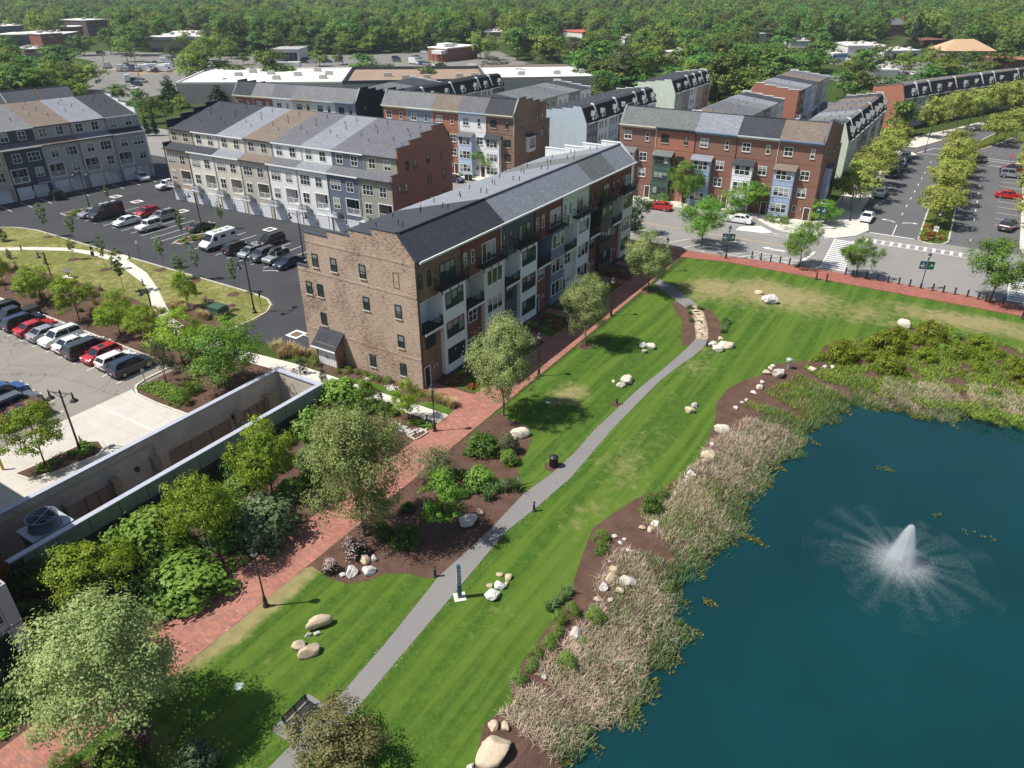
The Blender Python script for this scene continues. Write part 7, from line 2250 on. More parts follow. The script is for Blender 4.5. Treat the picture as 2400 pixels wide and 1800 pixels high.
yard = [o for o in COL.objects if o.get('group') == g_m and len(o.children) > 6]
for (x0,y0,dx,dy,n,rz,lab,grp) in [(-330,170,3.0,1.4,8,2.2,"vehicle in the rear line of the dirt yard","rear line of the dirt yard"),(-312,166,3.0,1.0,7,2.2,"vehicle in the middle line of the dirt yard","middle line of the dirt yard"),(-322,198,3.0,2.0,9,.6,"vehicle parked along the road behind the dirt yard","line along the road behind the dirt yard"),(-276,226,3.0,2.6,9,.7,"vehicle parked before the white pavilion's trees","line before the white pavilion"),(-212,262,3.2,-.6,7,0,"vehicle in the small bank's front bays","small bank's front bays"),(-168,252,3.4,2.2,7,.5,"vehicle in the car park right of the small bank","car park right of the small bank"),(-24,372,3.6,.4,8,1.4,"vehicle before the white service bays","line before the white service bays"),(-8,330,3.4,1.2,6,1.4,"vehicle behind the low white yard shop","line behind the low white yard shop")]:
 for k in range(n):
  if (k * 7 + n) % 5 == 0:
   continue
  o = yard[(k * 5 + n) % len(yard)]
  if o['category'] == 'truck' and k % 3:
   o = yard[0]
  dup(o,(x0 + dx * k,y0 + dy * k,.011),rz,None,lab,grp)

# ---------------------------------------------------------------- street furniture
m_lampglass = plain('lamp_glass',(0.50,0.52,0.52),0.2,0.5,var=0.05)

def post_lamp(x,y,h,label,group,z=0.0):
 R = thing('street_lamp',label,'street lamp',(x,y,z),0,group)
 s = h / 5.4
 put('base',shared('lamp_base',lambda: MB().lathe([(.22,0),(.22,.12),(.16,.2),(.14,.7),(.11,.8),(.09,.95)],10),m_black),R)
 put('pole',shared(('lamp_pole',round(h,1)),lambda: MB().tube((0,0,.9),(0,0,h - 1.0),.065,.05,n=8),m_black),R)
 put('collar',shared('lamp_collar',lambda: MB().lathe([(.06,-.12),(.12,-.08),(.08,.06),(.17,.14)],10),m_black),R,(0,0,h - 1.0))
 put('globe',shared('lamp_globe',lambda: MB().lathe([(.15,.14),(.22,.3),(.21,.5)],10),m_lampglass),R,(0,0,h - 1.0))
 put('lamp_cap',shared('lamp_cap',lambda: MB().lathe([(.26,.5),(.25,.56),(.14,.76),(.05,.86),(.03,1.0)],10),m_black),R,(0,0,h - 1.0))
 return R

g_l = "post lamps along the brick path"
for (x,y,h),lab in zip(PLACES['lamp'],["black post lamp between brick path and lawn, nearest the camera","black post lamp by the path right of the round corner tree","black post lamp by the round tree midway along the row","black post lamp at the concrete walk's corner with the brick path","black post lamp at the far end of the brick path"]):
 post_lamp(x,y,min(h,5.5),lab,g_l)

def text_mesh(body,size,mat,parent,loc,rot,name='lettering',ext=0.004):
 cu = bpy.data.curves.new(name,'FONT')
 cu.body = body
 cu.size = size
 cu.align_x = 'CENTER'
 cu.align_y = 'CENTER'
 cu.extrude = ext
 cu.materials.append(mat)
 tmp = bpy.data.objects.new(name,cu)
 o = bpy.data.objects.new(name,bpy.data.meshes.new_from_object(tmp))
 bpy.data.objects.remove(tmp)
 COL.objects.link(o)
 o.parent = parent
 o.location = loc
 o.rotation_euler = rot
 return o

m_teal = plain('banner_teal',(0.012,0.085,0.115),0.7,0.2,var=0.15)
m_tealg = plain('banner_green',(0.010,0.080,0.070),0.7,0.2,var=0.15)
m_petal = plain('print_rose',(0.50,0.10,0.14),0.7)
m_leafp = plain('print_leaf',(0.03,0.25,0.12),0.7)
for (x,y,h),lab,fl in zip(PLACES['banner'],["banner lamp on the brick pavement left of the crossing","banner lamp on the brick pavement right of the crossing","banner lamp at the corner before the periwinkle house"],(1,1,-1)):
 R = post_lamp(x,y,5.4,lab,"lamps with teal banners")
 R.rotation_euler = (0,0,R_(20))
 for s in (-1,1):
  xx = s * .5
  b_ = put('banner',shared(('banner',s * fl),lambda: MB().box(-.42,-.012,2.75,.42,.012,3.75),m_teal if s * fl < 0 else m_tealg),R,(xx,0,0.2))
  put('banner_arm',shared('banner_arm',lambda: MB().box(-.45,-.018,2.7,.45,.018,2.74).box(-.45,-.018,3.76,.45,.018,3.8),m_black),R,(xx,0,0.2))
  pm_ = MB()
  if s * fl < 0:
   pm_.poly([(-.1,-.02,3.42),(.1,-.02,3.42),(0,-.02,3.62)])
   for i in range(7):
    pm_.box(-.3 + i * .088,-.02,3.16,-.235 + i * .088,-.014,3.28)
   for i in range(4):
    pm_.box(-.24 + i * .09,-.02,3.02,-.175 + i * .09,-.014,3.12)
   pm_.box(-.1,-.02,2.93,.28,-.014,2.96)
   put('banner_print',shared('banner_words',lambda: pm_,m_white),b_)
  else:
   def fl_():
    m_ = MB()
    for (cx,cz,r) in [(.02,3.42,.12),(.12,3.28,.13)]:
     m_.poly([(cx + r * math.cos(t * .7854),-.02,cz + r * math.sin(t * .7854)) for t in range(8)])
    return m_
   put('banner_print',shared('banner_flower',lambda: MB().poly([(.1 + .13 * math.cos(t * .7854),-.02,3.28 + .13 * math.sin(t * .7854)) for t in range(8)]) or MB(),m_white) if False else shared('banner_flower',fl_,m_white),b_)
   put('banner_print',shared('banner_bud',lambda: (lambda m_: (m_.poly([(.0 + .1 * math.cos(t * .7854),-.026,3.46 + .1 * math.sin(t * .7854)) for t in range(8)]),m_)[1])(MB()),m_petal),b_)
   put('banner_print',shared('banner_leaf',lambda: (lambda m_: (m_.poly([(-.12 + .16 * math.cos(t * .7854),-.022,3.1 + .22 * math.sin(t * .7854)) for t in range(8)]),m_)[1])(MB()),m_leafp),b_)
for (x,y,h),lab in zip(PLACES['mlamp'],["median lamp with white arrow sign at the boulevard mouth"]):
 R = post_lamp(x,y,5.2,lab,None)
 sg = put('arrow_sign',MB().box(-.33,-.10,1.75,.33,-.075,2.6).mesh('arrow_sign',m_white),R)
 am = MB()
 am.poly([(-.22,-.105,2.45),(-.02,-.105,2.45),(-.05,-.105,2.25),(-.16,-.105,2.1)])
 am.poly([(.0,-.105,1.95),(.08,-.105,1.92),(.16,-.105,2.15),(.2,-.105,2.3),(.08,-.105,2.28)])
 am.poly([(.0,-.105,2.32),(.24,-.105,2.3),(.16,-.105,2.5)])
 put('sign_print',am.mesh('sign_print',m_black),sg)
for (x,y,h) in PLACES['blamp']:
 post_lamp(x,y,5.4,"post lamp on the pavement at the boulevard's left corner",None)
post_lamp(31.6,158.6,5.4,"post lamp at the far crossing's corner",None)
post_lamp(40.5,171.8,5.4,"post lamp on the far median tip",None)

def lot_lamp(x,y,h,label,group,rz,arms=2):
 R = thing('lot_lamp',label,'lot lamp',(x,y,0),rz,group)
 put('base',shared('lot_base',lambda: MB().lathe([(.28,0),(.28,.25),(.15,.35),(.13,.9)],10),m_black),R)
 put('pole',shared(('lot_pole',round(h,1)),lambda: MB().tube((0,0,.3),(0,0,h),.10,.075,n=8),m_black),R)
 arm = MB().tube((-1.35 if arms == 2 else -.1,0,h - .25),(1.35,0,h - .25),.05,n=6)
 for s in ((-1,1) if arms == 2 else (1,)):
  arm.tube((s * .1,0,h - .7),(s * .75,0,h - .28),.035,n=5)
  arm.tube((s * 1.2,0,h - .2),(s * 1.2,0,h - .05),.05,n=5)
 put('arm',arm.mesh('arm',m_black),R)
 for s in ((-1,1) if arms == 2 else (1,)):
  put('lamp_shade',shared('lot_shade',lambda: MB().lathe([(.36,-.72),(.34,-.66),(.2,-.5),(.1,-.4),(.07,-.1),(.05,0)],12),m_black),R,(s * 1.2,0,h - .25))
 return R

for (x,y,h),lab,rz in zip(PLACES['lot'],["twin headed lot lamp on the kerbed island with the cone","twin headed lot lamp on the dry grass near the brick gable","twin headed lot lamp on the island beside the olive sedan","twin headed lot lamp on the far parking island","twin headed lot lamp behind the navy sedan"],(R_(20),R_(100),R_(20),R_(40),R_(30))):
 lot_lamp(x,y,min(h,7.4),lab,"twin headed lot lamps",rz)
for (x,y),lab in zip(PLACES['arm'],["single armed lamp by the pale walk's lower end","single armed lamp behind the yellow green trees"]):
 lot_lamp(x,y - 1.0,5.0,lab,"single armed lamps",R_(195),1)
lot_lamp(PLACES['alley_lamp'][0],PLACES['alley_lamp'][1],6.5,"tall lamp beside the grey mall wall",None,R_(0),1)

bol = None
bl = ["first street bollard from the left banner lamp","second street bollard from the left banner lamp","third street bollard from the left banner lamp","fourth street bollard from the left banner lamp","fifth street bollard, nearest the twin trunk tree","left bollard of the pair at the lawn edge","right bollard of the pair at the lawn edge","bollard at the striped crossing's lower corner","bollard under the small kerb tree","bollard just right of the small kerb tree","second bollard right of the small kerb tree","third bollard right of the small kerb tree","fourth bollard right of the small kerb tree","last bollard before the right banner lamp","first bollard past the right banner lamp","second bollard past the right banner lamp","third bollard past the right banner lamp","fourth bollard past the right banner lamp","fifth bollard past the right banner lamp, by the wide tree","bollard beside the wide tree's trunk","bollard in the wide tree's shade","bollard at the photo's right edge by the lawn"]
for (x,y),lab in zip(PLACES['bol'],bl):
 if bol is None:
  bol = thing('bollard',lab,'bollard',(x,y,0.1),0,"black bollards along the brick pavement")
  MB().lathe([(.17,0),(.17,.08),(.11,.14),(.10,.8),(.13,.84),(.13,.9)],10).build('post',m_black,bol)
  MB().lathe([(.11,.9),(.10,.96),(.05,1.05)],10).build('bollard_cap',m_black,bol)
 else:
  dup(bol,(x,y,0.1),label=lab)
pb = None
for (x,y),lab in zip(PLACES['bol_light'],["path light in the mulch by the blue pole","path light on the lawn side of the asphalt path's bend","path light in a mulch ring by the asphalt path","path light at the end of the concrete walk","path light by the smooth boulder at the stone path","path light by the pale walk near the photo's left edge","path light by the pale walk's kerb end","path light inside the pale walk's bend","path light at the far end of the brick path"]):
 if pb is None:
  pb = thing('path_light',lab,'path light',(x,y,0.02),0,"knee high path lights")
  MB().lathe([(.15,0),(.15,.1),(.10,.14),(.095,.72)],10).build('post',m_black,pb)
  MB().lathe([(.08,.72),(.08,.84)],10).build('lens',m_lampglass,pb)
  MB().lathe([(.11,.84),(.10,.92),(.03,.98)],10).build('light_cap',m_black,pb)
 else:
  dup(pb,(x,y,0.02),label=lab)

m_blue = plain('phone_blue',(0.028,0.105,0.20),0.4,0.5,var=0.05)
x,y,h = PLACES['bluepole']
E_ = thing('emergency_phone',"tall blue emergency phone pole on a pale base by the asphalt path",'emergency phone',(x,y,0),R_(45))
MB().box(-.42,-.42,0,.42,.42,.06).build('base',m_walk,E_)
MB().box(-.14,-.14,.06,.14,.14,2.85).build('post',m_blue,E_)
MB().lathe([(.05,2.85),(.1,2.9),(.1,3.02),(.04,3.1)],10).build('beacon',plain('beacon_blue',(0.02,0.14,0.28),0.2,0.6),E_)
text_mesh('EMERGENCY',0.27,m_white,E_,(-.146,0,2.0),(R_(90),R_(90),R_(-90)))
text_mesh('EMERGENCY',0.27,m_white,E_,(0,-.146,2.0),(R_(90),R_(90),0))

x,y = PLACES['bin']
Bn = thing('litter_bin',"black round litter bin beside the asphalt path",'litter bin',(x - .1,y,0.02))
mb = MB()
for k in range(20):
 t = k * math.pi / 10
 mb.box(.36 * math.cos(t) - .03,.36 * math.sin(t) - .03,.08,.36 * math.cos(t) + .03,.36 * math.sin(t) + .03,.95)
mb.build('slats',m_black,Bn)
MB().lathe([(.32,.03),(.32,.9)],14).build('liner',m_black,Bn)
MB().lathe([(.41,.92),(.42,1.0),(.3,1.12),(.16,1.18)],14).build('bin_hood',m_black,Bn)

x,y = PLACES['cone']
Cn = thing('traffic_cone',"orange traffic cone on the kerbed island",'traffic cone',(x,y,.12))
MB().box(-.2,-.2,0,.2,.2,.04).build('base',m_black,Cn)
MB().lathe([(.16,.04),(.13,.25)],12).build('cone',plain('cone_orange',(0.62,0.12,0.02),0.6),Cn)
MB().lathe([(.13,.25),(.09,.5)],12).build('band',plain('cone_band',(0.70,0.30,0.20),0.5),Cn)
MB().lathe([(.09,.5),(.04,.85)],12).build('cone',MATS['cone_orange'],Cn)

m_cab = plain('cabinet_green',(0.030,0.085,0.048),0.5,0.4,var=0.1)
x,y = PLACES['cabinet']
Cb = thing('utility_cabinet',"dark green utility cabinet beside the pink azaleas",'utility cabinet',(x - .2,y,0),R_(3))
MB().box(-1.05,-.75,0,1.05,1.05,.1).build('base',m_walk,Cb)
MB().box(-.95,-.65,.1,.95,.95,1.45).build('body',m_cab,Cb)
MB().prism_x([(-.72,1.45),(.15,1.6),(1.02,1.45),(1.02,1.4),(-.72,1.4)],-1.0,1.0).build('lid',m_cab,Cb)
for k in range(2):
 d_ = MB().box(-.9 + .92 * k,-.67,.18,-.06 + .92 * k,-.65,1.36).build('door',m_cab,Cb)
 MB().box(-.1 + .16 * k,-.70,.7,-.06 + .16 * k,-.67,.9).build('handle',m_galv,d_)

def sign(x,y,h,label,rz,face,shape='rect',w=.45,hh=.6):
 R = thing('road_sign',label,'sign',(x,y,0),rz)
 MB().tube((0,0,0),(0,0,h),.035,n=6).build('post',m_black,R)
 if shape == 'oct':
  f = MB()
  f.v = [(w * math.cos(R_(22.5 + 45 * i)),-.05,h + w * math.sin(R_(22.5 + 45 * i))) for i in range(8)] + [(w * math.cos(R_(22.5 + 45 * i)),-.03,h + w * math.sin(R_(22.5 + 45 * i))) for i in range(8)]
  f.f = [tuple(range(8)),tuple(range(15,7,-1))] + [(i,(i + 1) % 8,8 + (i + 1) % 8,8 + i) for i in range(8)]
 else:
  f = MB().box(-w / 2,-.05,h - hh,w / 2,-.03,h)
 s = f.build('sign_face',face,R)
 return R,s

x,y,h = PLACES['sign']
R,s = sign(x,y,h,"small framed sign on a black post at the pale walk's kerb",R_(25),m_black,w=.62,hh=.8)
put('sign_print',MB().box(-.24,-.06,h - .7,.24,-.05,h - .1).mesh('sign_print',plain('print_lilac',(0.45,0.40,0.50),0.6)),s)
x,y,h = PLACES['sign2']
R,s = sign(x,y,2.6,"slim sign post at the tip of the dry grass by the gable lot",R_(100),m_black,w=.3,hh=.5)
sign(-25.9,-14.9,1.9,"back of a small sign on the mulch island's kerb",R_(200),plain('sign_back',(0.36,0.32,0.27),0.6),w=.4,hh=.5)
x,y = PLACES['stopsign']
R,s = sign(x,y,2.3,"red octagonal stop sign at the far crossing",R_(-8),plain('sign_red',(0.45,0.02,0.03),0.5),'oct',.38)
text_mesh('STOP',0.26,m_white,s,(0,-.056,2.3),(R_(90),0,0))
x,y = PLACES['pet']
R = thing('waste_station',"black pet waste station beside the pale walk",'waste station',(x,y,0.02),R_(30))
MB().tube((0,0,0),(0,0,1.9),.04,n=6).build('post',m_black,R)
MB().box(-.22,-.24,.15,.22,-.02,.8).build('bin',m_black,R)
MB().box(-.18,-.14,1.1,.18,-.02,1.55).build('dispenser',m_black,R)
MB().box(-.2,-.08,1.6,.2,-.04,1.95).build('sign_face',m_white,R)
x,y = PLACES['flood']
R = thing('floodlight',"grey floodlight on a short post at the shore mulch",'floodlight',(x,y,0),R_(-20))
MB().tube((0,0,0),(0,0,.8),.07,n=8).build('post',m_galv,R)
MB().lathe([(.2,.8),(.3,.95),(.32,1.2),(.1,1.32)],12).build('lamp_head',m_galv,R)
x,y = PLACES['hyd']
R = thing('hydrant',"pale fire hydrant on the brick pavement",'hydrant',(x,y,.1))
MB().lathe([(.16,0),(.16,.06),(.1,.1),(.1,.55),(.14,.58),(.12,.68),(.04,.76)],10).build('body',m_gutter,R)
MB().tube((-.2,0,.42),(.2,0,.42),.06,n=8).build('outlet',m_gutter,R)
R = thing('hydrant',"fire hydrant on the corner pavement",'hydrant',(17.3,77.6,.13))
MB().lathe([(.16,0),(.16,.06),(.1,.1),(.1,.55),(.14,.58),(.12,.68),(.04,.76)],10).build('body',m_gutter,R)
MB().tube((-.2,0,.42),(.2,0,.42),.06,n=8).build('outlet',m_gutter,R)
x,y = PLACES['yellow']
R = thing('yellow_post',"yellow protective post at the photo's left edge",'post',(x,y,0))
MB().tube((0,0,0),(0,0,1.35),.11,n=10).build('post',MATS['pipe_yellow'],R)
MB().lathe([(.11,1.35),(.08,1.42),(.02,1.45)],10).build('post_cap',MATS['pipe_yellow'],R)

Bh = thing('park_bench',"black slatted bench under the bronze crab tree",'bench',(18.3,-34.8,0.02))
sheet('bench_pad',[(17.4,-36.2),(18.95,-36.2),(18.95,-33.3),(17.4,-33.3)],0.0205,m_trail)
for k in range(5):
 put('slat',shared('bench_slat',lambda: MB().box(-.04,-.95,.44,.04,.95,.47),m_black),Bh,(-.16 + .11 * k,0,0))
for k in range(4):
 put('slat',shared('bench_back',lambda: MB().box(-.015,-.95,.55,.015,.95,.64),m_black),Bh,(-.28 - .03 * k,0,.11 * k))
for s in (-.85,0,.85):
 put('leg',shared('bench_leg',lambda: MB().box(-.22,-.03,0,-.16,.03,.44).box(.28,-.03,0,.34,.03,.62).box(-.34,-.03,.40,.34,.03,.44).box(-.38,-.03,.44,-.32,.03,.98).box(-.32,-.03,.62,.34,.03,.66),m_black),Bh,(0,s,0))
R = thing('manhole_cover',"pale green valve cover set in the shaded lawn",'valve cover',(13.4,-35.2,.004))
MB().lathe([(.3,0),(.3,.03)],10).build('lid',plain('lid_pale',(0.35,0.45,0.38),0.6),R)
R = thing('manhole_cover',"pale square valve cover in the lawn by the round corner tree",'valve cover',(12.6,4.6,.004))
MB().box(-.3,-.2,0,.3,.2,.03).build('lid',MATS['lid_pale'],R)
for i,(x,y) in enumerate(PLACES['binsD']):
 R = thing('wheelie_bin',["black wheelie bin by the middle row's steps, left","black wheelie bin by the middle row's steps, right"][i],'bin',(x - .4 + i * .5,y + .6,.13),0,"black wheelie bins")
 MB().box(-.27,-.3,0,.27,.3,1.0).build('body',m_black,R)
 MB().box(-.3,-.34,1.0,.3,.33,1.07).build('lid',m_black,R)

# planter box and cobbles where the concrete walk meets the brick path
pl_ = OUTLINES['planter']
R = thing('planter',"low square timber planter edge set in the cobbles",'planter',(pl_[0][0],pl_[0][1],0))
for i in range(4):
 a,b = Vector((*pl_[i],0)),Vector((*pl_[(i + 1) % 4],0))
 d = (b - a).normalized()
 n_ = Vector((-d.y,d.x,0)) * .1
 o = Vector((pl_[0][0],pl_[0][1],0))
 MB().prism_z([tuple((p - o).xy) for p in (a,b,b + n_,a + n_)],0,.16).build('plank',m_stone,R)
cb = MB()
for k in range(420):
 x,y = random.uniform(1.4,5.2),random.uniform(-8.0,-5.6)
 if not inside((x,y),OUTLINES['cobbles']):
  continue
 r = random.uniform(.06,.13)
 c,s = math.cos(k),math.sin(k)
 cb.prism_z([(x + r * (u * c - v * s),y + r * (u * s + v * c)) for u,v in ((-1,-.5),(-.4,-.8),(.7,-.6),(1,.1),(.4,.8),(-.7,.6))],.01,.05 + r * .5)
tag(cb.build('river_cobbles',m_cob),"patch of pale river cobbles beside the brick path's planter",'cobbles',kind='stuff')
for (cx,cy,n_) in [(-6.6,-1.2,50),(-2.9,-1.6,60)]:
 cb = MB()
 for k in range(n_):
  x,y = cx + random.gauss(0,.35),cy + random.gauss(0,.25)
  r = random.uniform(.06,.12)
  c,s = math.cos(k),math.sin(k)
  cb.prism_z([(x + r * (u * c - v * s),y + r * (u * s + v * c)) for u,v in ((-1,-.5),(-.4,-.8),(.7,-.6),(1,.1),(.4,.8),(-.7,.6))],.01,.05 + r * .5)
 tag(cb.build('gable_cobbles',m_cob),"small heap of pale cobbles in the gable bed" + (", near the storeroom" if cx < -5 else ", near the corner"),'cobbles',kind='stuff')
R = thing('info_board',"small slanted board on a pale base in the dry bed",'sign',(-64.5,-1.2,0),R_(20))
MB().box(-.9,-.4,0,.9,.4,.15).build('base',m_walk,R)
MB().prism_x([(-.3,.9),(.3,1.2),(.3,1.25),(-.3,.95)],-.6,.6).build('board',m_black,R)
MB().box(-.04,-.04,.15,.04,.04,1.0).build('post',m_black,R)

# the tall sign, poles and wires by the far road
x,y = PLACES['tallsign']
R = thing('tall_sign',"tall red and white shop sign on two pale legs at the upper right",'sign',(x,y,0),R_(10))
h = PLACES['tsh'] * 1.02
for s in (-1.3,1.3):
 MB().box(s - .2,-.2,0,s + .2,.2,h * .55).build('leg',m_cream,R)
MB().box(-1.5,-.2,h * .52,1.5,.2,h * .56).build('crossbar',m_cream,R)
sf = MB().box(-1.6,-.3,h * .58,1.6,.3,h).build('sign_face',plain('sign_pink',(0.62,0.36,0.38),0.6),R)
MB().box(-1.0,-.34,h * .80,1.0,-.3,h * .97).build('sign_print',plain('sign_red2',(0.42,0.03,0.06),0.6),sf)
MB().box(-.35,-.37,h * .84,.35,-.34,h * .94).build('sign_print',m_white,sf)
MB().box(-1.0,-.34,h * .64,.9,-.3,h * .73).build('sign_print',MATS['sign_red2'],sf)
m_wood = plain('pole_wood',(0.16,0.12,0.09),0.9)
ups = []
for (x,y,h),lab in zip(PLACES['upoles'],["utility pole right of the white box truck","utility pole in the middle of the dirt yard street","utility pole before the dark far woods","utility pole left of the small bank","utility pole right of the small bank","slender pole at the far upper right","thin pole near the brick mansion"]):
 R = thing('utility_pole',lab,'utility pole',(x,y,0),R_(30),"wooden utility poles")
 h = max(h,9)
 MB().tube((0,0,0),(0,0,h),.17,.11,n=6).build('post',m_wood,R)
 MB().box(-1.2,-.07,h - .9,1.2,.07,h - .75).build('crossarm',m_wood,R)
 MB().lathe([(.25,h - 2.4),(.25,h - 1.5)],8,(.35,0)).build('transformer',m_galv,R)
 ups.append(Vector((x,y,h - .8)))

def wire(a,b,sag):
 mb = MB()
 prev = None
 for k in range(9):
  t = k / 8
  p = a.lerp(b,t) - Vector((0,0,4 * sag * t * (1 - t)))
  if prev is not None:
   mb.tube(prev,p,.035,n=3,cap=False)
  prev = p
 return mb

for i,(a,b,s,lab) in enumerate([(ups[1],ups[2],2.0,"overhead wire over the yard toward the far woods"),(ups[2],ups[3],2.0,"overhead wire in front of the dark far woods"),(ups[3],ups[4],.8,"overhead wire above the small bank"),(ups[0],Vector((-420,150,9)),1.5,"overhead wire at the far upper left")]):
 tag(wire(a,b,s).build('overhead_wire',m_black),lab,'wire')

# someone walking in the shade of the long row
def person(x,y,rz,label):
 R = thing('person',label,'person',(x,y,0.02),rz)
 me = bpy.data.meshes.new('body')
 J = [(0,0,.95),(0,0,1.15),(0,0,1.40),(0,.0,1.52),(0,.02,1.66),
   (-.17,0,1.40),(-.24,-.06,1.12),(-.22,.08,.90),(.17,0,1.40),(.25,.06,1.12),(.22,.2,.95),
   (-.09,0,.90),(-.10,.14,.50),(-.10,-.02,.09),(-.10,.12,.04),(.09,0,.90),(.10,-.08,.50),(.10,-.30,.12),(.10,-.2,.04)]
 E = [(0,1),(1,2),(2,3),(3,4),(2,5),(5,6),(6,7),(2,8),(8,9),(9,10),(0,11),(11,12),(12,13),(13,14),(0,15),(15,16),(16,17),(17,18)]
 rad = [.15,.14,.16,.06,.10,.07,.05,.035,.07,.05,.035,.10,.065,.045,.04,.10,.065,.045,.04]
 me.from_pydata(J,E,[])
 o = put('body',me,R)
 sm = o.modifiers.new('skin','SKIN')
 for v,r in zip(me.skin_vertices[0].data,rad):
  v.radius = (r,r)
 me.skin_vertices[0].data[0].use_root = True
 ss = o.modifiers.new('smooth','SUBSURF')
 ss.levels = ss.render_levels = 1
 me.materials.append(plain('cloth_dark',(0.025,0.027,0.035),0.8))
 MB().lathe([(.0,1.56),(.09,1.58),(.105,1.68),(.07,1.78),(.0,1.80)],10).build('hair',plain('hair_dark',(0.03,0.02,0.015),0.6),R,(0,-.01,0))
 MB().lathe([(.03,1.52),(.075,1.58),(.085,1.66),(.05,1.74)],10).build('face',plain('skin_tone',(0.42,0.25,0.17),0.6),R,(0,.03,0))
 return R

person(PLACES['ped'][0] + .3,PLACES['ped'][1],R_(200),"person in dark clothes walking on the brick path in the row's shade")

# ---------------------------------------------------------------- vegetation
def leaf_cloud(name,mat,pos,nrm,size,tint,aspect=1.35,seed=0):
 """many small leaf-sized quads at pos, facing roughly nrm"""
 g = np.random.default_rng(seed)
 n = len(pos)
 nrm = nrm / (np.linalg.norm(nrm,axis=1,keepdims=True) + 1e-9)
 r = g.normal(size=(n,3))
 a = np.cross(nrm,r)
 a /= (np.linalg.norm(a,axis=1,keepdims=True) + 1e-9)
 b = np.cross(nrm,a)
 s = (np.asarray(size) * np.ones(n))[:,None] * g.uniform(.7,1.3,(n,1)) * .5
 q = np.empty((n,4,3),np.float32)
 q[:,0] = pos - a * s * aspect
 q[:,1] = pos + b * s * .8 + a * s * .1
 q[:,2] = pos + a * s * aspect
 q[:,3] = pos - b * s * .8 + a * s * .1
 return quad_mesh(name,mat,q,tint)

def quad_mesh(name,mat,q,tint):
 n = len(q)
 me = bpy.data.meshes.new(name)
 me.vertices.add(n * 4)
 me.vertices.foreach_set('co',np.ascontiguousarray(q,np.float32).ravel())
 me.loops.add(n * 4)
 me.loops.foreach_set('vertex_index',np.arange(n * 4,dtype=np.int32))
 me.polygons.add(n)
 me.polygons.foreach_set('loop_start',np.arange(0,n * 4,4,dtype=np.int32))
 me.update(calc_edges=True)
 at = me.attributes.new('tint','FLOAT','FACE')
 at.data.foreach_set('value',np.clip(tint,0,1).astype(np.float32))
 me.materials.append(mat)
 return me

SHAPES = {'round': lambda t: np.sin(np.pi * np.clip(t,0,1)) ** .55,'egg': lambda t: np.clip(np.sin(np.pi * np.clip(t,0,1) ** .75),0,1) ** .6,'spread': lambda t: np.sin(np.pi * np.clip(t * .9 + .1,0,1) ** 1.25) ** .5,
   'cone': lambda t: np.clip(1.02 - t,0,1) ** .85 * np.clip(t * 8 + .35,0,1),'column': lambda t: np.sin(np.pi * np.clip(t * .94 + .04,0,1)) ** .7,'dome': lambda t: np.sqrt(np.clip(1 - t * t,0,1)),'flat': lambda t: np.clip(t * 1.6,.15,1) * np.clip((1.05 - t) * 3,0,1)}

def crown_mesh(name,mat,h,w,cb,shape,clumps,leaves,leaf,seed,rc=.13,fill=.38,up=.85,sag=.7,lobes=0):
 g = np.random.default_rng(seed)
 z0,z1 = h * cb,h
 f = SHAPES[shape]
 nl = max(5,int(lobes)) if lobes else 0
 if nl:
  t = np.linspace(.03,.97,nl * 3)[g.permutation(nl * 3)]
  t = t[g.uniform(0,1,nl * 3) < f(t) + .1][:nl]
  nl = len(t)
  an = np.arange(nl) * 2.399 + g.uniform(-.5,.5,nl)
  rr = f(t) * w / 2 * g.uniform(.45,.80,nl)
  L = np.stack([rr * np.cos(an),rr * np.sin(an),z0 + (z1 - z0) * (.08 + .80 * t)],1)
  L[0] = (0,0,z0 + (z1 - z0) * .82)
  lr = w * g.uniform(.17,.27,nl)
  k = g.integers(0,nl,clumps)
  d = g.normal(size=(clumps,3))
  d[:,2] = d[:,2] * .7 + .35
  d /= np.linalg.norm(d,axis=1,keepdims=True)
  C = L[k] + d * (lr[k] * g.uniform(.35,1.0,clumps) ** .6)[:,None] * np.array([1,1,.72])
  m = clumps
 else:
  t = g.uniform(0.0,1.0,clumps * 6)
  keep = g.uniform(0,1,clumps * 6) < f(t) + .08
  t = t[keep][:clumps]
  m = len(t)
  an = g.uniform(0,2 * np.pi,m)
  wob = 1 + .16 * np.sin(an * 3 + seed) + .10 * np.sin(an * 5 + 2 * seed + t * 6)
  rr = f(t) * w / 2 * (1 - rc) * wob * g.uniform(0,1,m) ** fill
  C = np.stack([rr * np.cos(an),rr * np.sin(an),z0 + (z1 - z0) * (.06 + .9 * t)],1)
 per = max(1,leaves // m)
 n = m * per
 idx = np.repeat(np.arange(m),per)
 crad = w * rc * g.uniform(.6,1.35,m)
 off = g.normal(size=(n,3)) * .5
 off[:,2] *= sag
 P = C[idx] + off * crad[idx][:,None]
 P[:,2] = np.clip(P[:,2],z0 * .85,None)
 cen = np.array([0,0,z0 + (z1 - z0) * .45])
 N = off * .9 + (P - cen) / (w / 2) * .7 + np.array([0,0,up]) + g.normal(size=(n,3)) * .32
 if nl:
  P[:,:2] *= w / 2 / np.percentile(np.linalg.norm(P[:,:2],axis=1),88)
  P[:,2] = z0 + (P[:,2] - z0) * (h - z0) / (np.percentile(P[:,2],99) - z0)
 tint = .45 + g.normal(size=m)[idx] * .12 + g.normal(size=n) * .15
 return leaf_cloud(name,mat,P,N,leaf,tint,seed=seed),C

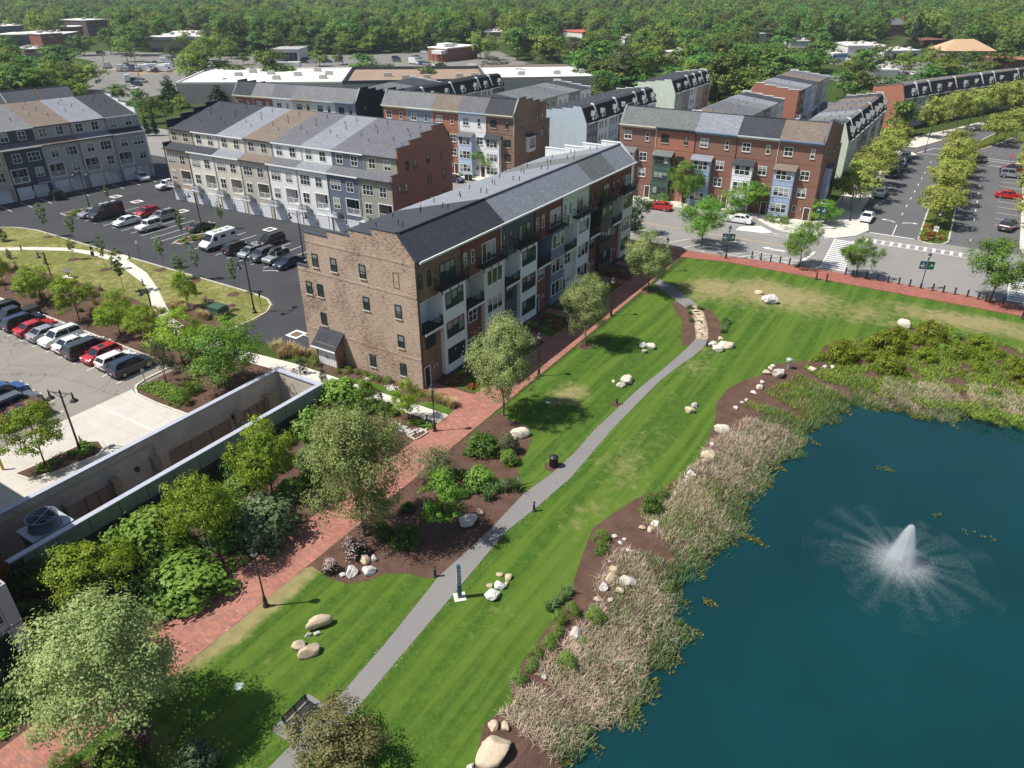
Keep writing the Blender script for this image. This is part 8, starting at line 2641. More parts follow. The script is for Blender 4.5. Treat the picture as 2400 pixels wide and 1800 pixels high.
def trunk_mesh(name,h,w,cb,C,r,bark,seed,limbs=9,stems=1):
 g = random.Random(seed)
 mb = MB()
 for s in range(stems):
  dx = (g.uniform(-1,1) * .12 * w * (stems > 1)) if stems > 1 else 0
  pts = [Vector((dx * .2,0,-.05)),Vector((dx * .5 + g.uniform(-.03,.03) * w,g.uniform(-.03,.03) * w,h * cb * .7)),Vector((dx + g.uniform(-.05,.05) * w,g.uniform(-.05,.05) * w,h * (cb + .25))),Vector((dx * 1.3 + g.uniform(-.07,.07) * w,g.uniform(-.07,.07) * w,h * .82))]
  rad = [r,r * .78,r * .5,r * .15]
  mb.tube(pts[0],pts[0] + Vector((0,0,.25)),r * 1.35,r,n=9)
  for i in range(3):
   mb.tube(pts[i],pts[i + 1],rad[i],rad[i + 1],n=8,cap=False)
  for k in range(limbs // stems):
   c = Vector(C[g.randrange(len(C))])
   q = g.uniform(.25,.8)
   st = pts[1].lerp(pts[2],q) if q < .6 else pts[2].lerp(pts[3],(q - .6) * 2)
   md = st.lerp(c,.55) + Vector((0,0,-.04 * h))
   mb.tube(st,md,r * .34,r * .2,n=6,cap=False)
   mb.tube(md,st.lerp(c,.95),r * .2,r * .05,n=5,cap=False)
 return mb.mesh(name,bark,True)

# kind: leaf, ref height, width, crown base, shape, clumps, leaves, leaf size, trunk radius, variants, name
KINDS = {
 'plane': ('plane',10.0,7.6,.20,'egg',460,30000,.135,.17,5,'plane_tree'),'maple': ('maple',7.5,7.0,.26,'spread',240,14000,.15,.13,4,'maple_tree'),'lime': ('lime',5.6,4.9,.24,'spread',170,9500,.13,.09,4,'young_tree'),
 'bright': ('bright',6.4,3.6,.22,'egg',100,4200,.15,.08,1,'young_tree'),'oak': ('oak',6.6,5.2,.25,'spread',90,3600,.22,.10,2,'shade_tree'),'olive': ('olive',4.8,3.9,.22,'spread',90,2600,.14,.06,2,'olive_tree'),
 'crab': ('crab',5.0,5.6,.18,'spread',260,9000,.14,.10,1,'crab_tree'),'sapling': ('sapling',5.2,1.7,.34,'column',42,700,.17,.035,3,'sapling'),
 'w': ('wood',12.0,9.0,.18,'egg',150,2600,.50,.2,4,'broadleaf_tree'),'l': ('woodlight',11.0,9.0,.18,'egg',140,2600,.46,.2,3,'broadleaf_tree'),'p': ('pine',10.0,8.0,.35,'spread',60,1700,.36,.18,2,'pine_tree'),'c': ('conifer',8.0,5.0,.05,'cone',120,2200,.34,.15,2,'conifer_tree'),
 'b': ('blvd',7.6,6.4,.30,'egg',130,3600,.27,.12,3,'boulevard_tree')}
_protos = {}

def proto(kind):
 if kind not in _protos:
  leaf,h,w,cb,shp,cl,nl,ls,r,nv,nm = KINDS[kind]
  out = []
  for v in range(nv):
   sd = 100 * len(_protos) + 7 * v + 3
   cm,C = crown_mesh('crown',LEAF[leaf],h,w,cb,shp,cl,nl,ls,sd,rc=.085 if kind in ('plane','maple','lime','bright','crab','b','w','l') else .12,fill=.36 if kind != 'p' else .45,sag=.7 if kind != 'p' else .35,lobes={'plane': 26,'maple': 18,'lime': 15,'bright': 12,'oak': 14,'olive': 16,'crab': 16,'w': 16,'l': 16,'p': 12,'b': 16}.get(kind,0))
   tm = trunk_mesh('trunk',h,w,cb,C,r,BARK if kind in ('plane','b','sapling') else BARK_D,sd,limbs=12 if kind in ('plane','crab') else 7,stems=3 if kind in ('olive','crab') else 1)
   out.append((tm,cm,h,w))
  _protos[kind] = out
 return _protos[kind]

_tc = {}

def plant_tree(kind,x,y,h,w,label,group=None,z=0.0,trunk=True):
 P = proto(kind)
 i = _tc.get(kind,0)
 _tc[kind] = i + 1
 tm,cm,h0,w0 = P[i % len(P)]
 R = thing(KINDS[kind][10],label,'tree' if kind != 'sapling' else 'sapling',(x,y,z),(i * 2.399) % 6.283,group)
 R.scale = (w / w0,w / w0 * (0.94 + .12 * ((i * 37) % 10) / 10),h / h0)
 if trunk:
  put('trunk',tm,R)
 put('crown',cm,R)
 return R

for (k,x,y,h,w,lab) in TREES:
 plant_tree(k,x,y,h,max(w,1.2) * {'plane': .97,'lime': 1.1,'maple': 1.08}.get(k,1.0),lab)

# trees lining the boulevard
bt = []
for k in range(8):
 bt.append((25.6 + .3 * (k % 2),95.5 + k * 7.6,7.4 + .6 * (k % 3),6.6,"pale yellow green tree on the boulevard's left pavement","boulevard trees, left pavement"))
for k in range(8):
 bt.append((39.9 - .1 * k,92.0 + k * 8.2,7.0 + .5 * (k % 3),6.8,"pale yellow green tree on the boulevard's median","boulevard trees, median"))
for k in range(10):
 bt.append((54.4,100.0 + k * 7.0,7.6 + .5 * (k % 3),7.2,"pale yellow green tree on the boulevard's right pavement at the photo's edge","boulevard trees, right pavement"))
for k,(x,y) in enumerate([(45.6,177),(47.6,185),(50,193.5),(52.6,203),(55.5,213),(58.5,223),(61,233),(63.5,243)]):
 bt.append((x,y,7.5,7.0,"pale yellow green tree on the far median of the boulevard","boulevard trees, far median"))
for k,(x,y) in enumerate([(30.5,180),(33.0,188),(35.5,196),(38.2,204),(41.0,212),(44,221),(47,230),(50,239),(53,248)]):
 bt.append((x,y,10.5,7.4,"tall pale tree before the curved terrace","tall trees before the curved terrace"))
for k in range(8):
 bt.append((62 + 2.6 * k,170 + 9.5 * k,9,7.6,"pale yellow green tree on the boulevard's far right kerb","boulevard trees, far right kerb"))
for (x,y,h,w,lab,grp) in bt:
 plant_tree('b',x,y,h,w,lab,grp)

MARKS = [("the supermarket with the red sign",-380,250),("the dark red brick hall",-456,215),("the dirt yard's trucks",-300,175),("the white pavilion",-284,242),("the small brick bank",-211,280),("the white mall roof's left end",-205,130),("the long white mall roof",-170,160),("the mall's brown roof",-130,190),("the mall's right end",-92,215),("the left row's right end",-112,48),("the distant dormer row",-92,150),("the far terrace",-40,190),("the dormer terrace's far end",-36,150),("the brick ended back row",-10,200),("the grey garage block",4,200),("the curved terrace",25,215),("the low white yard shop",0,313),("the white rendered block",-94,466),("the long white shed",-68,457),("the car repair shop",-24,414),("the white service bays",-5,412),("the brick mansion",-32,595),("the tan roofed hall",25,428),("the flat white store",-106,342),("the red roofed shop",-232,467),("the grey offices at the left edge",-600,263),("the brick block at the right edge",49,385),("the row behind the left row",-146,45)]
KN = {'w': "dark green leafy tree",'l': "yellow green leafy tree",'p': "open crowned pine",'c': "dark pointed conifer"}

def tree_label(k,x,y,h,w):
 d = math.hypot(x - 43.66,y + 51.57)
 m = min(MARKS,key=lambda q: math.hypot(q[1] - x,q[2] - y))
 dm = math.hypot(m[1] - 43.66,m[2] + 51.57)
 off = (math.atan2(x - 43.66,y + 51.57) - math.atan2(m[1] - 43.66,m[2] + 51.57)) * d
 rel = ("far left of" if off < -28 else "left of" if off < -9 else "far right of" if off > 28 else "right of" if off > 9 else "behind" if d > dm + 6 else "in front of")
 if rel[-2:] == 'of' and 'front' not in rel and abs(d - dm) > 22:
  rel = ("behind and " if d > dm else "before and ") + rel
 size = "tall" if h > 12.5 else "low" if h < 7.5 else "middling"
 return size + " " + KN[k] + " " + rel + " " + m[0]

for (k,x,y,h,w) in MID_TREES:
 h,w = max(h,5.0) * 1.12,max(w,2.2) * 1.2
 lab = tree_label(k,x,y,h,w)
 plant_tree(k,x,y,h,w,lab,lab.split(' ',1)[1])

# the woods: nearer ones stand as single trees, the distant mass is one body
view = cam.matrix_world.inverted()
keep_out = [[(-300,130),(-262,116),(-215,95),(-232,150),(-180,184),(-135,214),(-96,232),(-110,262),(-170,300),(-215,345),(-300,262),(-345,225),(-365,185),(-335,158)],
   [(-430,200),(-365,186),(-345,225),(-385,236),(-420,228)],[(-60,380),(-15,360),(30,370),(40,420),(5,400),(-40,405)],[(-22,300),(5,290),(28,340),(10,360),(-20,345)],
   [(14,150),(80,150),(90,275),(40,262),(18,215)],[(-60,90),(12,90),(12,216),(-60,205)],[(-160,0),(-140,60),(-130,140),(-60,160),(-60,0)]]
fbs = []
for (n,A,B,h,dep,lab,wl,rf,ex) in FAR_BUILDINGS:
 mx,my = (A[0] + B[0]) / 2,(A[1] + B[1]) / 2
 dx,dy = B[0] - A[0],B[1] - A[1]
 L_ = math.hypot(dx,dy)
 nx,ny = -dy / L_,dx / L_
 fp = [(A[0] - 3 * nx,A[1] - 3 * ny),(B[0] - 3 * nx,B[1] - 3 * ny),(B[0] + (dep + 3) * nx,B[1] + (dep + 3) * ny),(A[0] + (dep + 3) * nx,A[1] + (dep + 3) * ny)]
 d = math.hypot(mx - 43.66,my + 51.57)
 a0,a1 = math.atan2(A[0] - 43.66,A[1] + 51.57),math.atan2(B[0] - 43.66,B[1] + 51.57)
 fbs.append((fp,d,min(a0,a1) - .004,max(a0,a1) + .004,h))

def free(x,y,th):
 for p in keep_out:
  if inside((x,y),p):
   return False
 d = math.hypot(x - 43.66,y + 51.57)
 a = math.atan2(x - 43.66,y + 51.57)
 for (fp,db,a0,a1,hb) in fbs:
  if inside((x,y),fp):
   return False
  if a0 - 4 / d < a < a1 + 4 / d and d < db and (38 - th) / d < (38 - .30 * hb) / db:
   return False
 return True

singles,mass = [],[]
g = random.Random(11)
d = 232.0
while d < 1750:
 s = 9.6 if d < 600 else 9.6 + (d - 600) * .005
 n = int(2 * .84 * d / s)
 for i in range(n):
  a = -R_(32.255) + (-.84 + 1.68 * (i + g.random()) / n)
  dd = d + g.uniform(-.5,.5) * s
  x,y = 43.66 + dd * math.sin(a),-51.57 + dd * math.cos(a)
  lowland = math.sin(x * .013 + 1.1) * math.sin(y * .017 + x * .006)
  h = g.uniform(8.5,16) + 2.0 * lowland + (3.0 if dd > 480 else 0)
  if dd < 330 and not inside((x,y),[(-92,214),(-28,210),(-22,335),(-130,335),(-118,262)]) and not inside((x,y),[(-380,60),(-262,40),(-205,66),(-212,90),(-262,112),(-340,150),(-380,180)]):
   continue
  if dd < 335 or g.random() < .93:
   if not free(x,y,h):
    continue
   wdt = g.uniform(8.5,13.5) * (1.35 if g.random() < .22 else 1)
   q = g.random()
   nz = math.sin(x * .021) + math.sin(y * .026 + x * .009) + .7 * math.sin(x * .071 + y * .05)
   kd = 'w' if q < .54 - .14 * nz else ('l' if q < .84 else ('p' if q < .94 else 'c'))
   (singles if len(singles) < 92 else mass).append((kd,x,y,h,wdt))
 d += s * .86
for (k,x,y,h,w) in singles:
 lab = tree_label(k,x,y,h,w)
 plant_tree(k,x,y,h,w,lab,lab.split(' ',1)[1])

pm_ = bpy.data.meshes.new('distant_woods')
pm_.from_pydata([(x,y,0) for _,x,y,_,_ in mass],[],[])
ref = {'w': (12.0,9.0),'l': (11.0,9.0),'p': (10.0,8.0),'c': (8.0,5.0)}
order = [('w',0),('w',1),('w',2),('l',0),('l',1),('p',0),('c',0)]
pm_.attributes.new('grow','FLOAT_VECTOR','POINT')
pm_.attributes.new('turn','FLOAT_VECTOR','POINT')
pm_.attributes.new('which','INT','POINT')
sc_,ro_,id_ = [],[],[]
for (k,x,y,h,w) in mass:
 rh,rw = ref[k]
 sc_ += [w / rw,w / rw,h / rh]
 ro_ += [0,0,g.uniform(0,6.28)]
 opts = [i for i,(kk,_) in enumerate(order) if kk == k]
 id_.append(g.choice(opts))
pm_.attributes['grow'].data.foreach_set('vector',sc_)
pm_.attributes['turn'].data.foreach_set('vector',ro_)
pm_.attributes['which'].data.foreach_set('value',id_)
woods = put('distant_woods',pm_)
tag(woods,"unbroken green woods filling the distance up to the photo's top edge",'woods',kind='stuff')
protos_obj = []
for (k,v) in order:
 tm,cm,h0,w0 = proto(k)[v]
 src = next(o for o in COL.objects if o.data == cm)
 protos_obj.append(src)
ng = bpy.data.node_groups.new('woods_planting','GeometryNodeTree')
ng.interface.new_socket('Geometry',in_out='INPUT',socket_type='NodeSocketGeometry')
ng.interface.new_socket('Geometry',in_out='OUTPUT',socket_type='NodeSocketGeometry')
gi,go = ng.nodes.new('NodeGroupInput'),ng.nodes.new('NodeGroupOutput')
ip = ng.nodes.new('GeometryNodeInstanceOnPoints')
jn_ = ng.nodes.new('GeometryNodeJoinGeometry')
sw = []
for o in reversed(protos_obj):
 oi = ng.nodes.new('GeometryNodeObjectInfo')
 oi.transform_space = 'ORIGINAL'
 oi.inputs['Object'].default_value = o
 oi.inputs['As Instance'].default_value = True
 ng.links.new(oi.outputs['Geometry'],jn_.inputs[0])

def attr(nm,typ):
 nd = ng.nodes.new('GeometryNodeInputNamedAttribute')
 nd.data_type = typ
 nd.inputs['Name'].default_value = nm
 return nd.outputs['Attribute']

ng.links.new(gi.outputs[0],ip.inputs['Points'])
ng.links.new(jn_.outputs[0],ip.inputs['Instance'])
ip.inputs['Pick Instance'].default_value = True
ng.links.new(attr('which','INT'),ip.inputs['Instance Index'])
e2r = ng.nodes.new('FunctionNodeEulerToRotation')
ng.links.new(attr('turn','FLOAT_VECTOR'),e2r.inputs[0])
ng.links.new(e2r.outputs[0],ip.inputs['Rotation'])
ng.links.new(attr('grow','FLOAT_VECTOR'),ip.inputs['Scale'])
ng.links.new(ip.outputs[0],go.inputs[0])
mod = woods.modifiers.new('planting','NODES')
mod.node_group = ng

# ---- shrubs
SHK = {'mound': ('mound','dome',60,3000,.11,.02),'ball': ('leafy','dome',40,1700,.085,.02),'dark': ('dark','dome',60,2600,.12,.03),'leafy': ('leafy','dome',60,3800,.125,.05),'sage': ('sage','dome',60,2800,.12,.03),'cone': ('conifer','cone',50,1200,.12,.02),
  'oliv': ('olive','dome',60,1600,.12,.08),'azalea': ('pinkleaf','dome',50,2000,.10,.03),'pink': ('pinkleaf','dome',30,900,.10,.03)}
_sp = {}
_si = {}

def shrub(kind,x,y,w,h,label,group=None,z=0.0,name=None):
 if kind not in _sp:
  leaf,shp,cl,nl,ls,cb = SHK[kind]
  vs = []
  for v in range(3):
   hh = {'cone': 3.2,'mound': 1.3,'dark': 1.5,'leafy': 1.6}.get(kind,1.5)
   me,C = crown_mesh('shrub',LEAF[leaf],hh,2.2,cb,shp,cl,nl,ls,900 + 31 * len(_sp) + v,rc=.15,fill=.30,up=.8)
   bl = None
   if kind in ('azalea','pink'):
    gg = np.random.default_rng(v)
    n = 420 if kind == 'azalea' else 500
    co = np.empty(len(me.vertices) * 3,np.float32)
    me.vertices.foreach_get('co',co)
    co = co.reshape(-1,4,3).mean(1)
    r = np.linalg.norm(co * np.array([1,1,1.2]),axis=1)
    pick = np.argsort(-r + gg.normal(size=len(r)) * .25)[:n]
    bl = leaf_cloud('blossoms',LEAF['blossom' if kind == 'azalea' else 'blossom2'],co[pick] * 1.03,co[pick] + np.array([0,0,.6]),.12,gg.uniform(.2,.9,n),1.0,v)
   vs.append((me,bl,hh,2.2))
  _sp[kind] = vs
 i = _si.get(kind,0)
 _si[kind] = i + 1
 me,bl,h0,w0 = _sp[kind][i % 3]
 o = put(name or {'cone': 'dwarf_conifer','azalea': 'azalea','pink': 'azalea'}.get(kind,'shrub'),me,None,(x,y,z - .03),(i * 2.1) % 6.28)
 o.scale = (w / w0,w / w0 * (.9 + .2 * ((i * 31) % 10) / 10),h / h0)
 tag(o,label,'shrub' if kind != 'cone' else 'conifer',group)
 if bl:
  put('blossoms',bl,o)
 return o

for (k,x,y,w,h,lab,z) in SHRUBS:
 shrub(k,x,y,w * (1.35 if k == 'ball' else 1),h * (1.3 if k == 'ball' else 1),lab,z=z)

def fill_bed(n,xs,ys,kinds,label,group,wr,test=None):
 k = 0
 while k < n:
  x,y = g.uniform(*xs),g.uniform(*ys)
  k += 1
  if test and not test(x,y):
   continue
  w = g.uniform(*wr)
  shrub(kinds[k % len(kinds)],x,y,w,w * g.uniform(.45,.8),label,group)

fill_bed(24,(-5.2,-2.2),(-35,-10),['dark','leafy','leafy'],"leafy green shrub in the row along the pit wall's outer face","shrubs along the pit wall",(1.8,3.0))
fill_bed(26,(-2.4,2.6),(-36,-11),['leafy','dark','sage'],"low spreading shrub between the pit wall and the brick path","spreading shrubs between pit wall and brick path",(1.6,2.8))
fill_bed(12,(-4.8,.6),(-10.5,-5.6),['leafy','dark','leafy'],"leafy shrub beside the pit wall's far corner","shrubs by the pit wall's far corner",(1.1,2.0))
fill_bed(10,(-3.5,3.0),(-45,-37.5),['dark','leafy'],"dark shrub in the shade beside the grey office building","shaded shrubs by the office building",(1.6,2.6))
fill_bed(12,(11.2,15.4),(-17.5,-9.5),['dark','oliv','leafy','dark'],"shrub in the shaded bed between the brick and asphalt paths","shrubs in the shaded bed between the paths",(1.0,1.9))
fill_bed(8,(35,54),(29,44),['mound','mound','leafy'],"small yellow green shrub among the bigger ones above the pond","small shrubs above the pond",(.8,1.5),lambda x,y: inside((x,y),OUTLINES['shore_edge'] + [(118,34),(128,-62),(28.9,-62)]) and y > 27.5 + max(0,x - 47) * .3)

# grasses, perennials and ground cover that stand one by one
def tuft_mesh(mat,h,r,n,seed,lean=.6,wid=.035):
 g_ = np.random.default_rng(seed)
 b = np.stack([g_.normal(size=n) * r * .4,g_.normal(size=n) * r * .4,np.zeros(n)],1)
 an = g_.uniform(0,6.283,n)
 ln = g_.uniform(.1,lean,n)
 hh = h * g_.uniform(.6,1.1,n)
 d = np.stack([np.cos(an) * ln,np.sin(an) * ln,np.ones(n)],1) * hh[:,None]
 s = np.stack([-np.sin(an),np.cos(an),np.zeros(n)],1) * wid
 mid = b + d * np.array([.35,.35,.6])
 tip = b + d * np.array([1.0,1.0,.95])
 q = np.empty((2 * n,4,3),np.float32)
 q[:n,0],q[:n,1],q[:n,2],q[:n,3] = b - s,b + s,mid + s * .8,mid - s * .8
 q[n:,0],q[n:,1],q[n:,2],q[n:,3] = mid - s * .8,mid + s * .8,tip + s * .2,tip - s * .2
 tint = np.tile(.5 + g_.normal(size=n) * .22,2)
 return quad_mesh('tuft',mat,q,tint)

straw = [tuft_mesh(LEAF['strawgrass'],1.1,.5,150,i,.8) for i in range(3)]
green_t = [tuft_mesh(LEAF['reed'],.7,.4,130,20 + i,.8) for i in range(2)]
per = [leaf_cloud('tuft',LEAF['leafy'],np.random.default_rng(40 + i).normal(size=(90,3)) * np.array([.16,.16,.08]) + np.array([0,0,.14]),np.random.default_rng(50 + i).normal(size=(90,3)) * .5 + np.array([0,0,1]),.14,np.random.default_rng(i).uniform(.2,.9,90)) for i in range(3)]
orange_t = [leaf_cloud('tuft',LEAF['orange'],np.random.default_rng(60 + i).normal(size=(160,3)) * np.array([.25,.25,.1]) + np.array([0,0,.18]),np.random.default_rng(70 + i).normal(size=(160,3)) * .5 + np.array([0,0,1]),.13,np.random.default_rng(i).uniform(.2,.9,160)) for i in range(2)]

def scatter(name,meshes,spots,label,cat,group,s0=.8,s1=1.25,z=0.0):
 for i,(x,y) in enumerate(spots):
  o = put(name,meshes[i % len(meshes)],None,(x,y,z),g.uniform(0,6.28))
  s = g.uniform(s0,s1)
  o.scale = (s,s,s)
  tag(o,label,cat,group)

scatter('grass_tuft',straw,[(-16.0 + .9 * i + g.uniform(-.2,.2),-.9 + .5 * (i % 2)) for i in range(4)] + [(-21.5 + g.uniform(0,5),-2.2 + g.uniform(-.6,.9)) for i in range(12)],"straw coloured ornamental grass tuft at the gable's car park corner",'grass tuft',"straw grass tufts by the gable's left corner")
scatter('grass_tuft',straw,[(2.0 + .45 * i,-1.2 + .3 * (i % 2) - .02 * i) for i in range(7)],"straw coloured grass tuft beside the brick spur at the corner house",'grass tuft',"straw grass tufts by the brick spur",.7,.95)
scatter('low_plant',orange_t,[(1.0 + .4 * i,-.5 + .2 * (i % 2)) for i in range(6)] + [(1.6,2.6),(2.1,3.0)],"orange leaved low plant at the brick house's front corner",'plant',"orange low plants by the brick spur",.8,1.1)
scatter('low_plant',per,[(4.6 - .75 * (k % 3) - .05 * k + g.uniform(-.1,.1),-45.4 + .28 * k) for k in range(24)],"small green perennial in mulch beside the brick path's lower end",'plant',"perennials beside the lower brick path",.9,1.3)
scatter('low_plant',per,[(4.9 - .5 * (k % 3),-30.5 + .3 * k) for k in range(14)],"small green perennial in mulch across from the lower lamp",'plant',"perennials across from the lower lamp",.6,.9)
scatter('low_plant',per,[(3.2 + .5 * (k % 5),-5.3 - .4 * (k // 5)) for k in range(11)],"low blue green plant by the concrete walk's corner",'plant',"low plants by the concrete walk's corner",.8,1.1)
scatter('low_plant',per,[(-25.6 + .62 * (k % 10) + .1 * (k // 10),-15.6 + .62 * (k // 10)) for k in range(40)],"low green plant in rows on the mulch island by the parked cars",'plant',"planted rows on the mulch island",.8,1.1)
scatter('low_plant',per,[(g.uniform(-20.4,-18.3),g.uniform(-29.6,-24.6)) for k in range(22)],"low green plant on the kerbed island with the cone",'plant',"low plants on the kerbed island",.9,1.2,.12)
scatter('grass_tuft',green_t,[(21.9 + .12 * k,33.6 - .75 * k) for k in range(5)] + [(17.0,33.8),(16.4,35.4),(18.0,31.6),(17.6,35.9)],"green tuft in the mulch beside the stone path",'plant',"tufts beside the stone path",.7,1.1)
scatter('grass_tuft',green_t,[(15.9,-10.9),(16.6,-10.2),(17.2,-9.4),(16.2,-11.8)],"green grass tuft in mulch by the asphalt path, above the vivid tree",'plant',"grass tufts above the vivid tree",1.2,1.6)
scatter('grass_tuft',green_t,[(26.9,-17.6),(26.9,-18.2),(26.7,-18.9),(26.6,-19.6)],"green grass tuft in a short line in the shore mulch",'plant',"short line of shore grass tufts",.8,1.1)
scatter('grass_tuft',green_t + straw,[(g.uniform(-92,-52),g.uniform(-8.5,-2.5)) for k in range(40)],"grassy or straw coloured tuft in the bed below the pale walk",'plant',"tufts in the bed below the pale walk",.7,1.2)
scatter('grass_tuft',green_t + straw,[(g.uniform(-52,-40),g.uniform(-7.5,-2.0)) for k in range(22)] + [(g.uniform(-42.5,-32),g.uniform(-1.6,1.6)) for k in range(14)],"grassy tuft in the mulch near the pale walk's lower end",'plant',"tufts near the pale walk's lower end",.6,1.0)
scatter('low_plant',per + orange_t,[(g.uniform(38.4,41.6),g.uniform(82.2,91)) for k in range(26)],"low plant on the boulevard's median tip",'plant',"low plants on the median tip",1.2,1.7,.12)
scatter('low_plant',per + orange_t,[(g.uniform(41.6,43.6),g.uniform(172,178)) for k in range(8)],"low plant on the far median tip",'plant',"low plants on the far median tip",1.6,2.2,.12)
scatter('low_plant',per,[(g.uniform(-97.4,-95.2),g.uniform(17.2,25.6)) for k in range(14)] + [(g.uniform(-65.6,-62.8),g.uniform(17.5,26)) for k in range(16)],"low plant on a kerbed island of the dark car park",'plant',"low plants on the car park islands",1.0,1.5,.12)
scatter('low_plant',per + orange_t,[(g.uniform(.8,4.6),yy + g.uniform(-1.2,1.2)) for yy in (4,7.5,12,15,20,23,28,33,37,42) for q in range(5)],"low plant in the shaded beds before the long row",'plant',"low plants in the beds before the long row",1.0,1.6)
cv = MB()
for (kx,ky) in [(-6.0,-7.6)]:
 pass

# ---- boulders
m_rock = {}
for nm,c,c2 in [('tan',(0.47,0.36,0.235),(0.60,0.50,0.37)),('white',(0.55,0.53,0.50),(0.70,0.67,0.62)),('grey',(0.36,0.345,0.32),(0.55,0.50,0.43)),('pale',(0.54,0.46,0.35),(0.66,0.60,0.50))]:
 t = NT('rock_' + nm)
 v = t.coord('Object')
 f = t.noise(v,2.2,6.0,0.68)
 f2 = t.noise(v,9.0,4.0,0.7)
 oi = t.n('ShaderNodeObjectInfo')
 base = t.mix(t.math('ADD',t.math('MULTIPLY',f,.8),t.math('MULTIPLY',oi.outputs['Random'],.3)),c,c2)
 col = t.mix(t.ramp(f2,[(0.25,(.55,.55,.55)),(0.45,(0,0,0))]),base,sc3(c,0.45))
 t.bump(t.math('ADD',f,t.math('MULTIPLY',f2,.5)),0.55,0.12)
 m_rock[nm] = t.set(col,0.9,0.15)
_rv = []

def rock_mesh(seed,smooth):
 g_ = np.random.default_rng(seed)
 n = 22
 mb = MB()
 th = np.linspace(0,2 * np.pi,n,endpoint=False)
 V = []
 for i in range(13):
  ph = -np.pi / 2 + np.pi * i / 12
  for t_ in th:
   V.append((np.cos(ph) * np.cos(t_),np.cos(ph) * np.sin(t_),np.sin(ph)))
 V = np.array(V)
 for k in range(18 if not smooth else 11):
  d_ = g_.normal(size=3)
  d_ /= np.linalg.norm(d_)
  lim = g_.uniform(.55,.86) if not smooth else g_.uniform(.62,.9)
  over = V @ d_ - lim
  V -= np.where(over > 0,over,0)[:,None] * d_
 V *= (1 + .07 * np.sin(V[:,:1] * 4.3 + seed) * np.sin(V[:,1:2] * 3.1 + seed * 2) + .03 * np.sin(V[:,1:2] * 9 + V[:,2:] * 7 + seed) + .025 * g_.normal(size=(len(V),1)) * (not smooth) + .008 * g_.normal(size=(len(V),1)))
 V[:,2] = np.maximum(V[:,2],-.45)
 mb.v = [tuple(p) for p in V]
 for i in range(12):
  for j in range(n):
   k = (j + 1) % n
   mb.f.append((i * n + j,i * n + k,(i + 1) * n + k,(i + 1) * n + j))
 me = mb.mesh('boulder',None,smooth)
 return me

_rm = {}
for i,(x,y,w,c,asp,lab,z) in enumerate(ROCKS):
 key = (c,i % 4)
 if key not in _rm:
  _rm[key] = rock_mesh(i * 13 + 5,c in ('tan','pale'))
  _rm[key].materials.append(m_rock[c])
 hgt_ = .62 if w < 1.6 else .55
 o = put('boulder' if w > .75 else 'stone',_rm[key],None,(x,y,w * .16),(i * 1.7) % 3.14 if 'long' not in lab else R_(62))
 sx = w * .56
 sy = w * (.42 if 'long' not in lab else .26)
 o.scale = (sx,sy,w * hgt_ * .55)
 if 'biggest tan' in lab:
  o.scale = (.88,1.3,.62)
  o.rotation_euler = (0,0,R_(-20))
 tag(o,lab,'boulder' if w > .75 else 'stone')

# ---- reeds, sedges and waterweed round the pond
shore = pond[1:23]
seg = [(Vector((*shore[i],0)),Vector((*shore[i + 1],0))) for i in range(len(shore) - 1)]
lens = np.array([(b - a).length for a,b in seg])
cum = np.concatenate([[0],np.cumsum(lens)])
tot = cum[-1]
gg = np.random.default_rng(5)

def ground_z(off):
 return np.where(off > 2.4,0.0,-.62 + np.clip(off,-1.5,2.4) / 2.4 * .62)

def shore_points(n,o0,o1,power=1.0):
 s = gg.uniform(0,tot,n)
 i = np.clip(np.searchsorted(cum,s) - 1,0,len(seg) - 1)
 f = (s - cum[i]) / lens[i]
 A = np.array([[a.x,a.y] for a,b in seg])
 B = np.array([[b.x,b.y] for a,b in seg])
 p = A[i] + (B[i] - A[i]) * f[:,None]
 d = B[i] - A[i]
 d /= np.linalg.norm(d,axis=1,keepdims=True)
 nrm = np.stack([-d[:,1],d[:,0]],1)
 off = o0 + (o1 - o0) * gg.uniform(0,1,n) ** power
 wig = .5 * np.sin(s * .9) + .35 * np.sin(s * 2.3 + 1) + .2 * np.sin(s * 5.1)
 off = off + wig * np.clip(1 - off / 3,0,1)
 q = p + nrm * off[:,None]
 return q,off,s

SE = [tuple(p) for p in OUTLINES['shore_edge']]

def noise2(q,k,ph=0.0):
 x,y = q[:,0] * k + ph,q[:,1] * k - ph
 return (np.sin(x * 1.7 + np.sin(y * 1.3)) + np.sin(y * 2.1 + np.sin(x * .9 + 2)) + .5 * np.sin(x * 4.3 + y * 3.7)) / 2.5

def blades(name,mat,q,z,h,lean,wid,label,seed):
 g_ = np.random.default_rng(seed)
 n = len(q)
 b = np.stack([q[:,0],q[:,1],z],1)
 an = g_.uniform(0,6.283,n)
 ln = lean * g_.uniform(.1,1,n)
 hh = h * g_.uniform(.55,1.2,n)
 d = np.stack([np.cos(an) * np.sin(ln),np.sin(an) * np.sin(ln),np.cos(ln)],1) * hh[:,None]
 s = np.stack([-np.sin(an),np.cos(an),np.zeros(n)],1) * wid * g_.uniform(.6,1.3,(n,1))
 mid = b + d * .55
 tip = b + d + np.stack([np.cos(an),np.sin(an),-.6 * np.ones(n)],1) * (hh * .22)[:,None] * g_.uniform(0,1,(n,1))
 Q = np.empty((2 * n,4,3),np.float32)
 Q[:n,0],Q[:n,1],Q[:n,2],Q[:n,3] = b - s * .7,b + s * .7,mid + s,mid - s
 Q[n:,0],Q[n:,1],Q[n:,2],Q[n:,3] = mid - s,mid + s,tip + s * .15,tip - s * .15
 tint = .5 + .22 * noise2(q,.9,seed) + g_.normal(size=n) * .17
 o = put(name,quad_mesh(name,mat,Q,np.tile(tint,2)))
 return tag(o,label,'reeds',kind='stuff')

